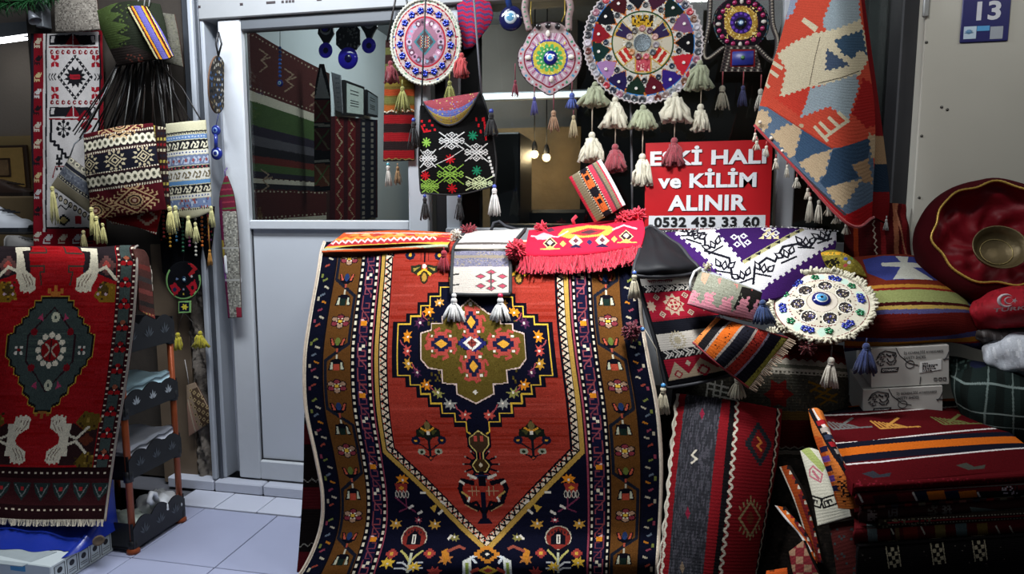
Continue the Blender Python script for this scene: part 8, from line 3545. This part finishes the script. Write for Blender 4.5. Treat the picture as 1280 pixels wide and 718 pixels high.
# plaid cloth bag
def d_pl(c):
    c.rect(1160, 420, 1360, 620, '17211f')
    for x in (1196, 1233, 1262, 1300):
        c.line([(x, 430), (x + 3, 600)], '5a6662', 2)
        c.rect(x + 10, 420, x + 20, 620, '101614')
    for y, w_ in ((448, 1.4), (480, 2), (508, 1.6), (522, 1.2)):
        c.line([(1180, y - 14), (1210, y + 2), (1300, y + 14)], '6a7672', w_)
    c.noise(1185, 438, 1215, 470, ['3a4a44', '1f2c2a'], .3, 3)
    c.ell(1222, 460, 10, 8, '14182c', 10)


cloth('plaid_bag', [[(1184, 444, 2.2), (1225, 452, 2.16), (1285, 466, 2.14), (1340, 470, 2.14)], [(1188, 478, 2.1), (1228, 484, 2.02), (1285, 492, 2.0), (1340, 496, 2.0)], [(1200, 520, 2.08), (1240, 528, 2.0), (1290, 534, 1.98), (1340, 538, 1.98)], [(1215, 570, 2.1), (1250, 580, 2.05), (1290, 585, 2.04), (1340, 590, 2.04)]], d_pl, .8, '17211f', thick=.05, puff=.02, wrinkle=.004,
      label='dark green plaid cloth bundle at the right edge behind the kilim stack', cat='bundle', m=FINE, sc=3)
# white plastic wrapped pack
S = cloth('wrapped_pack', [[(1232, 424, 2.2), (1275, 414, 2.16), (1340, 412, 2.16)], [(1228, 446, 2.12), (1280, 440, 2.06), (1340, 438, 2.06)], [(1240, 462, 2.12), (1285, 474, 2.1), (1340, 478, 2.1)]], lambda c: c.noise(1220, 405, 1345, 480, ['cfd2d6', 'a8acb2'], .15, 3), .9, 'bcc0c6', thick=.03, puff=.03, wrinkle=.006, m=SATIN, back='bcc0c6', wseed=5,
          label='white plastic wrapped pack at the right edge above the plaid bundle', cat='pack')
cloth('plastic_pack', [[(1196, 408, 2.24), (1250, 408, 2.2), (1340, 404, 2.2)], [(1205, 420, 2.16), (1260, 416, 2.12), (1340, 410, 2.12)], [(1232, 428, 2.16), (1270, 424, 2.14), (1340, 418, 2.14)]], lambda c: c.noise(1190, 400, 1345, 430, ['5a5654', '2c2624'], .2, 3), .9, '3c3634', thick=.02, puff=.012, wrinkle=.005, m=SATIN, back='3c3634',
      label='grey plastic wrapped pack between the red pack and the white pack', cat='pack')


def d_tr(c):
    c.rect(1190, 340, 1350, 430, '8c1420')
    c.noise(1206, 360, 1345, 410, ['9a1a28', '7a101a'], .2, 3)


rp_ = thing('red_pack', 1270, 412, 2.18, 'red textile pack in clear plastic printed with crescent and white letters at the right edge', 'pack')
S = cloth('body', [[(1216, 376, 2.24), (1262, 358, 2.22), (1340, 352, 2.22)], [(1212, 390, 2.14), (1265, 382, 2.08), (1340, 376, 2.08)], [(1222, 412, 2.16), (1270, 410, 2.12), (1340, 404, 2.12)]], d_tr, .8, '8c1420', thick=.03, puff=.02, m=SATIN, parent=rp_, back='8c1420', wrinkle=.002)
wl = mat('c8b8bc', .4)
ut = mpp(1265, 380, 2.05)
text('lettering', 'TÜRKİYE', P(1241, 390.5, 2.045), unit(P(1290, 386.5, 2.045) - P(1241, 390.5, 2.045)), (0, -.25, .97), 56 * ut, 7 * ut, wl, rp_, bold=.02)
b = MB()
for rr_, cx_, cy_ in ((1., 1258, 376), (.52, 1261, 376)):
    pts = [P(cx_ + 9.5 * rr_ * cos(t), cy_ + 7.5 * rr_ * sin(t), 2.045) for t in np.linspace(.75, 2 * pi - .75, 26)]
    b.tube(pts, [max(.0006, .0042 * rr_ * sin(pi * i / 25) ** .6) for i in range(26)], 6)
b.build('crescent_print', wl, rp_)
b = MB()
c0 = P(1268, 376, 2.045)
b.prism([c0 + np.array([cos(a) * (3.4 if i % 2 == 0 else 1.4) * ut, 0, sin(a) * (3.4 if i % 2 == 0 else 1.4) * ut]) for i, a in enumerate(np.linspace(0, 2 * pi, 10, endpoint=False))], (0, -.001, 0))
b.build('star_print', wl, rp_, False)

# red velvet basket with gold trim and bronze bowl
YK = 2.28
bk_ = thing('velvet_basket', 1240, 372, YK, 'round dark red velvet lined basket with gold braid rim leaning against the right wall', 'basket')
c0 = P(1240, 298, YK)
axb = unit((-.16, -.88, .38))
exb = unit(np.cross(axb, (0, 0, 1.)))
eyb = np.cross(axb, exb)
ub = mpp(1240, 298, YK)


def bring(r, h, rip=0., n=72):
    return [c0 + axb * h + (exb * cos(a) + eyb * sin(a)) * (r * (1 + rip * sin(7 * a + .6) + rip * .6 * sin(11 * a))) for a in np.linspace(0, 2 * pi, n, endpoint=False)]


def rings(rs, name, m, parent):
    v = np.vstack([np.array(r) for r in rs])
    n = len(rs[0])
    f = [(i * n + k, i * n + (k + 1) % n, (i + 1) * n + (k + 1) % n, (i + 1) * n + k) for i in range(len(rs) - 1) for k in range(n)]
    f.append(tuple(range((len(rs) - 1) * n, len(rs) * n)))
    return link(name, v, f, m, parent, True)


VEL = mat('3c060d', .9, 0, .3, 14, .35, 18, spec=.1)
VEL2 = mat('780b1a', .55, 0, .5, 9, .7, 12, spec=.3)
rings([bring(66 * ub, .045, .03), bring(76 * ub, .03, .01), bring(82 * ub, -.01), bring(82 * ub, -.06), bring(74 * ub, -.12), bring(60 * ub, -.16)], 'basket_wall', VEL, bk_)
lr = [bring(66 * ub, .045, .03)]
for t in np.linspace(.06, .97, 16):
    r_, h_ = 66 * (1 - t ** 1.6) + 4, .045 - .12 * t ** .7
    q_ = bring(r_ * ub, h_, .03)
    lr.append([p + axb * (.011 * sin(5 * a + 7 * t) + .008 * sin(9 * a - 11 * t + 1) + .006 * sin(3 * a + 19 * t)) * sin(pi * t) for p, a in zip(q_, np.linspace(0, 2 * pi, 72))])
rings(lr, 'lining', VEL2, bk_)
b = MB()
rp2 = bring(66.5 * ub, .047, .03, 200)
b.tube(rp2, [.0034 + .001 * (i % 2) for i in range(200)], 6, closed=True)
b.build('gold_braid', mat('a8883c', .35, .5, .3, 200), bk_)
bw_ = thing('metal_bowl', 1247, 330, YK - .06, 'shallow bronze bowl lying in the red velvet basket', 'bowl')
b = MB()
cb = P(1247, 313, YK - .06)
axc = unit((-.1, -.86, .5))
b.lathe(cb, [(0, -.012), (18 * ub, -.012), (24 * ub, .004), (27.5 * ub, .022), (29 * ub, .024), (29 * ub, .02), (25.5 * ub, 0), (19 * ub, -.018), (0, -.018)], 40, axc)
b.build('bowl_body', mat('5c4f34', .45, .6, .25, 30, .15, 60), bw_)
b = MB()
b.tube([cb + axc * -.0105 + (unit(np.cross(axc, (0, 0, 1.))) * cos(a) + np.cross(axc, unit(np.cross(axc, (0, 0, 1.)))) * sin(a)) * 17 * ub for a in np.linspace(0, 2 * pi, 40, endpoint=False)], .0016, 5, closed=True)
b.build('engraved_ring', mat('8f7f52', .35, .7, .3, 90), bw_)

# ================================================================ HANGING BLUE AND RED KILIM BAG AT TOP RIGHT
hk = thing('kilim_bag', 1040, 270, 2.25, 'large slit woven kilim bag in red, cream and blue hung at the top right', 'bag')


def d_hk(c):
    RD, CR, GB, DB, BE = 'a8402f', 'b0a68c', '7f8b90', '33475a', 'a08c70'
    c.rect(920, -40, 1120, 300, RD)
    c.push(930, 0, 1 / 4.49)
    J = lambda pts, col: c.jag(pts, col, 4, 15)
    J([(500, -60), (480, 30), (440, 130), (470, 190), (560, 170), (650, 120), (640, -60)], GB)
    J([(265, -60), (300, 0), (280, 70), (240, 110), (230, -60)], '7a8494')
    c.poly([(340, 100), (420, 155), (400, 185), (325, 122)], CR)
    J([(185, 305), (290, 235), (400, 190), (520, 165), (650, 110), (680, 200), (700, 330), (640, 420), (480, 480), (370, 490), (300, 530), (205, 545), (240, 390)], CR)
    J([(510, 230), (560, 205), (660, 170), (690, 310), (640, 280), (600, 340), (540, 300)], DB)
    J([(465, 275), (590, 370), (460, 400)], '3a4658')
    c.poly([(480, 240), (545, 285), (530, 300), (465, 255)], CR)
    c.poly([(570, 310), (605, 340), (590, 360), (555, 325)], CR)
    c.line([(430, 210), (400, 330), (370, 480)], '4a4036', 4)
    c.line([(420, 470), (540, 440), (640, 400)], '3a342c', 5)
    J([(370, 500), (480, 470), (620, 420), (640, 480), (580, 670), (480, 600), (320, 660), (350, 560)], GB)
    J([(205, 550), (370, 490), (350, 580), (310, 650), (160, 540)], 'a83428')
    J([(660, 440), (720, 470), (760, 700), (680, 720), (600, 640)], '8a1c1c')
    c.line([(160, 350), (215, 385)], CR, 22)
    c.line([(150, 400), (190, 430)], CR, 20)
    c.line([(150, 345), (120, 480)], CR, 16)
    c.line([(120, 470), (140, 490)], CR, 18)
    for a in (0, 1, 2):
        c.line([(430 + a * 50, 690 - a * 28), (480 + a * 50, 740 - a * 28)], CR, 18)
    c.line([(400, 712), (470, 790)], CR, 18)
    c.line([(460, 770), (565, 690)], CR, 18)
    c.pop()
    c.push(930, 140, 1 / 3.777)
    # blue border with beige hexagons
    c.poly([(20, -40), (120, -20), (420, 170), (600, 160), (640, 480), (480, 480), (40, 70)], '4a5a6c')
    J([(50, -10), (110, -5), (130, 40), (100, 95), (40, 60)], BE)
    J([(125, 110), (200, 60), (280, 60), (240, 200), (215, 215), (150, 130)], BE)
    J([(255, 240), (330, 200), (415, 175), (385, 290), (345, 330)], BE)
    J([(385, 360), (470, 330), (550, 320), (470, 450), (440, 440)], BE)
    J([(500, 250), (580, 220), (610, 340), (560, 330)], '8f7458')
    c.poly([(280, 80), (420, 175), (330, 200), (255, 240), (240, 210)], '32465c')
    c.poly([(420, 180), (600, 120), (580, 220), (500, 250), (540, 310), (385, 360), (360, 330), (390, 290)], '2a3c50')
    J([(580, 100), (640, 120), (660, 230), (600, 220)], BE)
    c.line([(40, 65), (240, 260), (480, 490)], '3a3438', 12)
    c.line([(34, 74), (235, 268), (475, 500)], '8a1a20', 12)
    c.poly([(475, 490), (610, 420), (620, 520), (490, 540)], '8a1418')
    c.poly([(120, 100), (420, 170), (410, 178), (110, 20)], '4a5a6c') if False else None
    c.line([(110, -25), (420, 172)], '8a3428', 6)
    c.pop()


S = cloth('body', [[(993, -20, 2.36), (1020, -20, 2.3), (1048, -20, 2.27), (1074, -20, 2.35)], [(975, 50, 2.33), (1012, 62, 2.25), (1054, 66, 2.22), (1084, 66, 2.34)], [(957, 105, 2.31), (1004, 134, 2.23), (1056, 155, 2.19), (1094, 150, 2.34)], [(943, 157, 2.3), (998, 215, 2.23), (1060, 281, 2.18), (1090, 272, 2.3)]],
          d_hk, .55, 'a8402f', thick=.01, puff=.004, parent=hk, back='5a2420', sc=3)
cloth('side_fold', [[(1070, -20, 2.38), (1078, -20, 2.45)], [(1086, 90, 2.38), (1096, 110, 2.45)], [(1094, 150, 2.38), (1106, 185, 2.45)], [(1088, 240, 2.36), (1112, 242, 2.44)], [(1086, 268, 2.36), (1110, 280, 2.44)]], lambda c: [c.rect(1060, -30, 1120, 300, '6a1418'), c.rect(1060, 170, 1120, 205, '8f7458'), c.rect(1060, 205, 1120, 240, '1c2a3a')], .8, '6a1418', thick=.01, parent=hk, back='3a1010')
pe = edge(S, 'b', 40, .004)
b = MB()
b.tube([p + np.array([0, -.004, .0]) for p in pe], .0045, 6)
b.build('edging', yarn('8a1a20'), hk)
for k, (px, py, L, Wd) in enumerate(((944, 166, 11, 9), (946, 176, 12, 10), (958, 182, 14, 10), (970, 198, 14, 11), (984, 206, 16, 8), (996, 222, 13, 11), (1010, 235, 14, 10), (1013, 246, 32, 11), (1024, 250, 28, 12), (1036, 256, 14, 14), (1046, 268, 12, 12), (1058, 280, 13, 11))):
    tassel(hk, px, py, 2.25 - .003 * k, L, Wd, 'a8a294' if k % 3 else 'b4aa9a', 5, '8a2a2c', n=14)
for px, py in ((950, 150), (964, 170), (978, 186), (990, 204), (1004, 218), (1018, 234), (1030, 246), (1042, 260), (1052, 272)):
    b = MB()
    b.ball(P(px, py + 3, 2.28 - (px - 950) * .0009), .0065, 7, 5)
    b.build('bead', mat('c4b8a8', .6), hk)
tassel(hk, 1108, 274, 2.36, 14, 8, '8f8f8c', 4, n=14)
b = MB()
b.tube([P(1030, -18, 2.3), P(1034, -60, 2.36)], .006, 6)
b.build('hanging_cord', CORD, hk)


def d_rs(c):
    c.rect(1040, 240, 1160, 340, '3c0e10')
    for x, col in ((1066, '7a2c14'), (1082, '3a1212'), (1100, '6a1a1c'), (1116, '7a4a34'), (1126, '5a1618')):
        c.poly([(x, 250), (x + 6, 250), (x + 8, 330), (x + 2, 330)], col)
    c.zig((1092, 276), (1096, 330), 1.4, 4, '9a8c7c', 1.4)
    c.line([(1120, 262), (1134, 326)], '8a5a44', 2)


cloth('striped_kilim', [[(1058, 256, 2.5), (1095, 252, 2.48), (1132, 256, 2.5)], [(1056, 290, 2.48), (1096, 288, 2.46), (1136, 290, 2.48)], [(1054, 335, 2.46), (1098, 335, 2.44), (1142, 335, 2.46)]], d_rs, .7, '3c0e10', thick=.01, wrinkle=.003, label='dark red striped kilim standing behind the striped cushion by the dark post', cat='kilim')
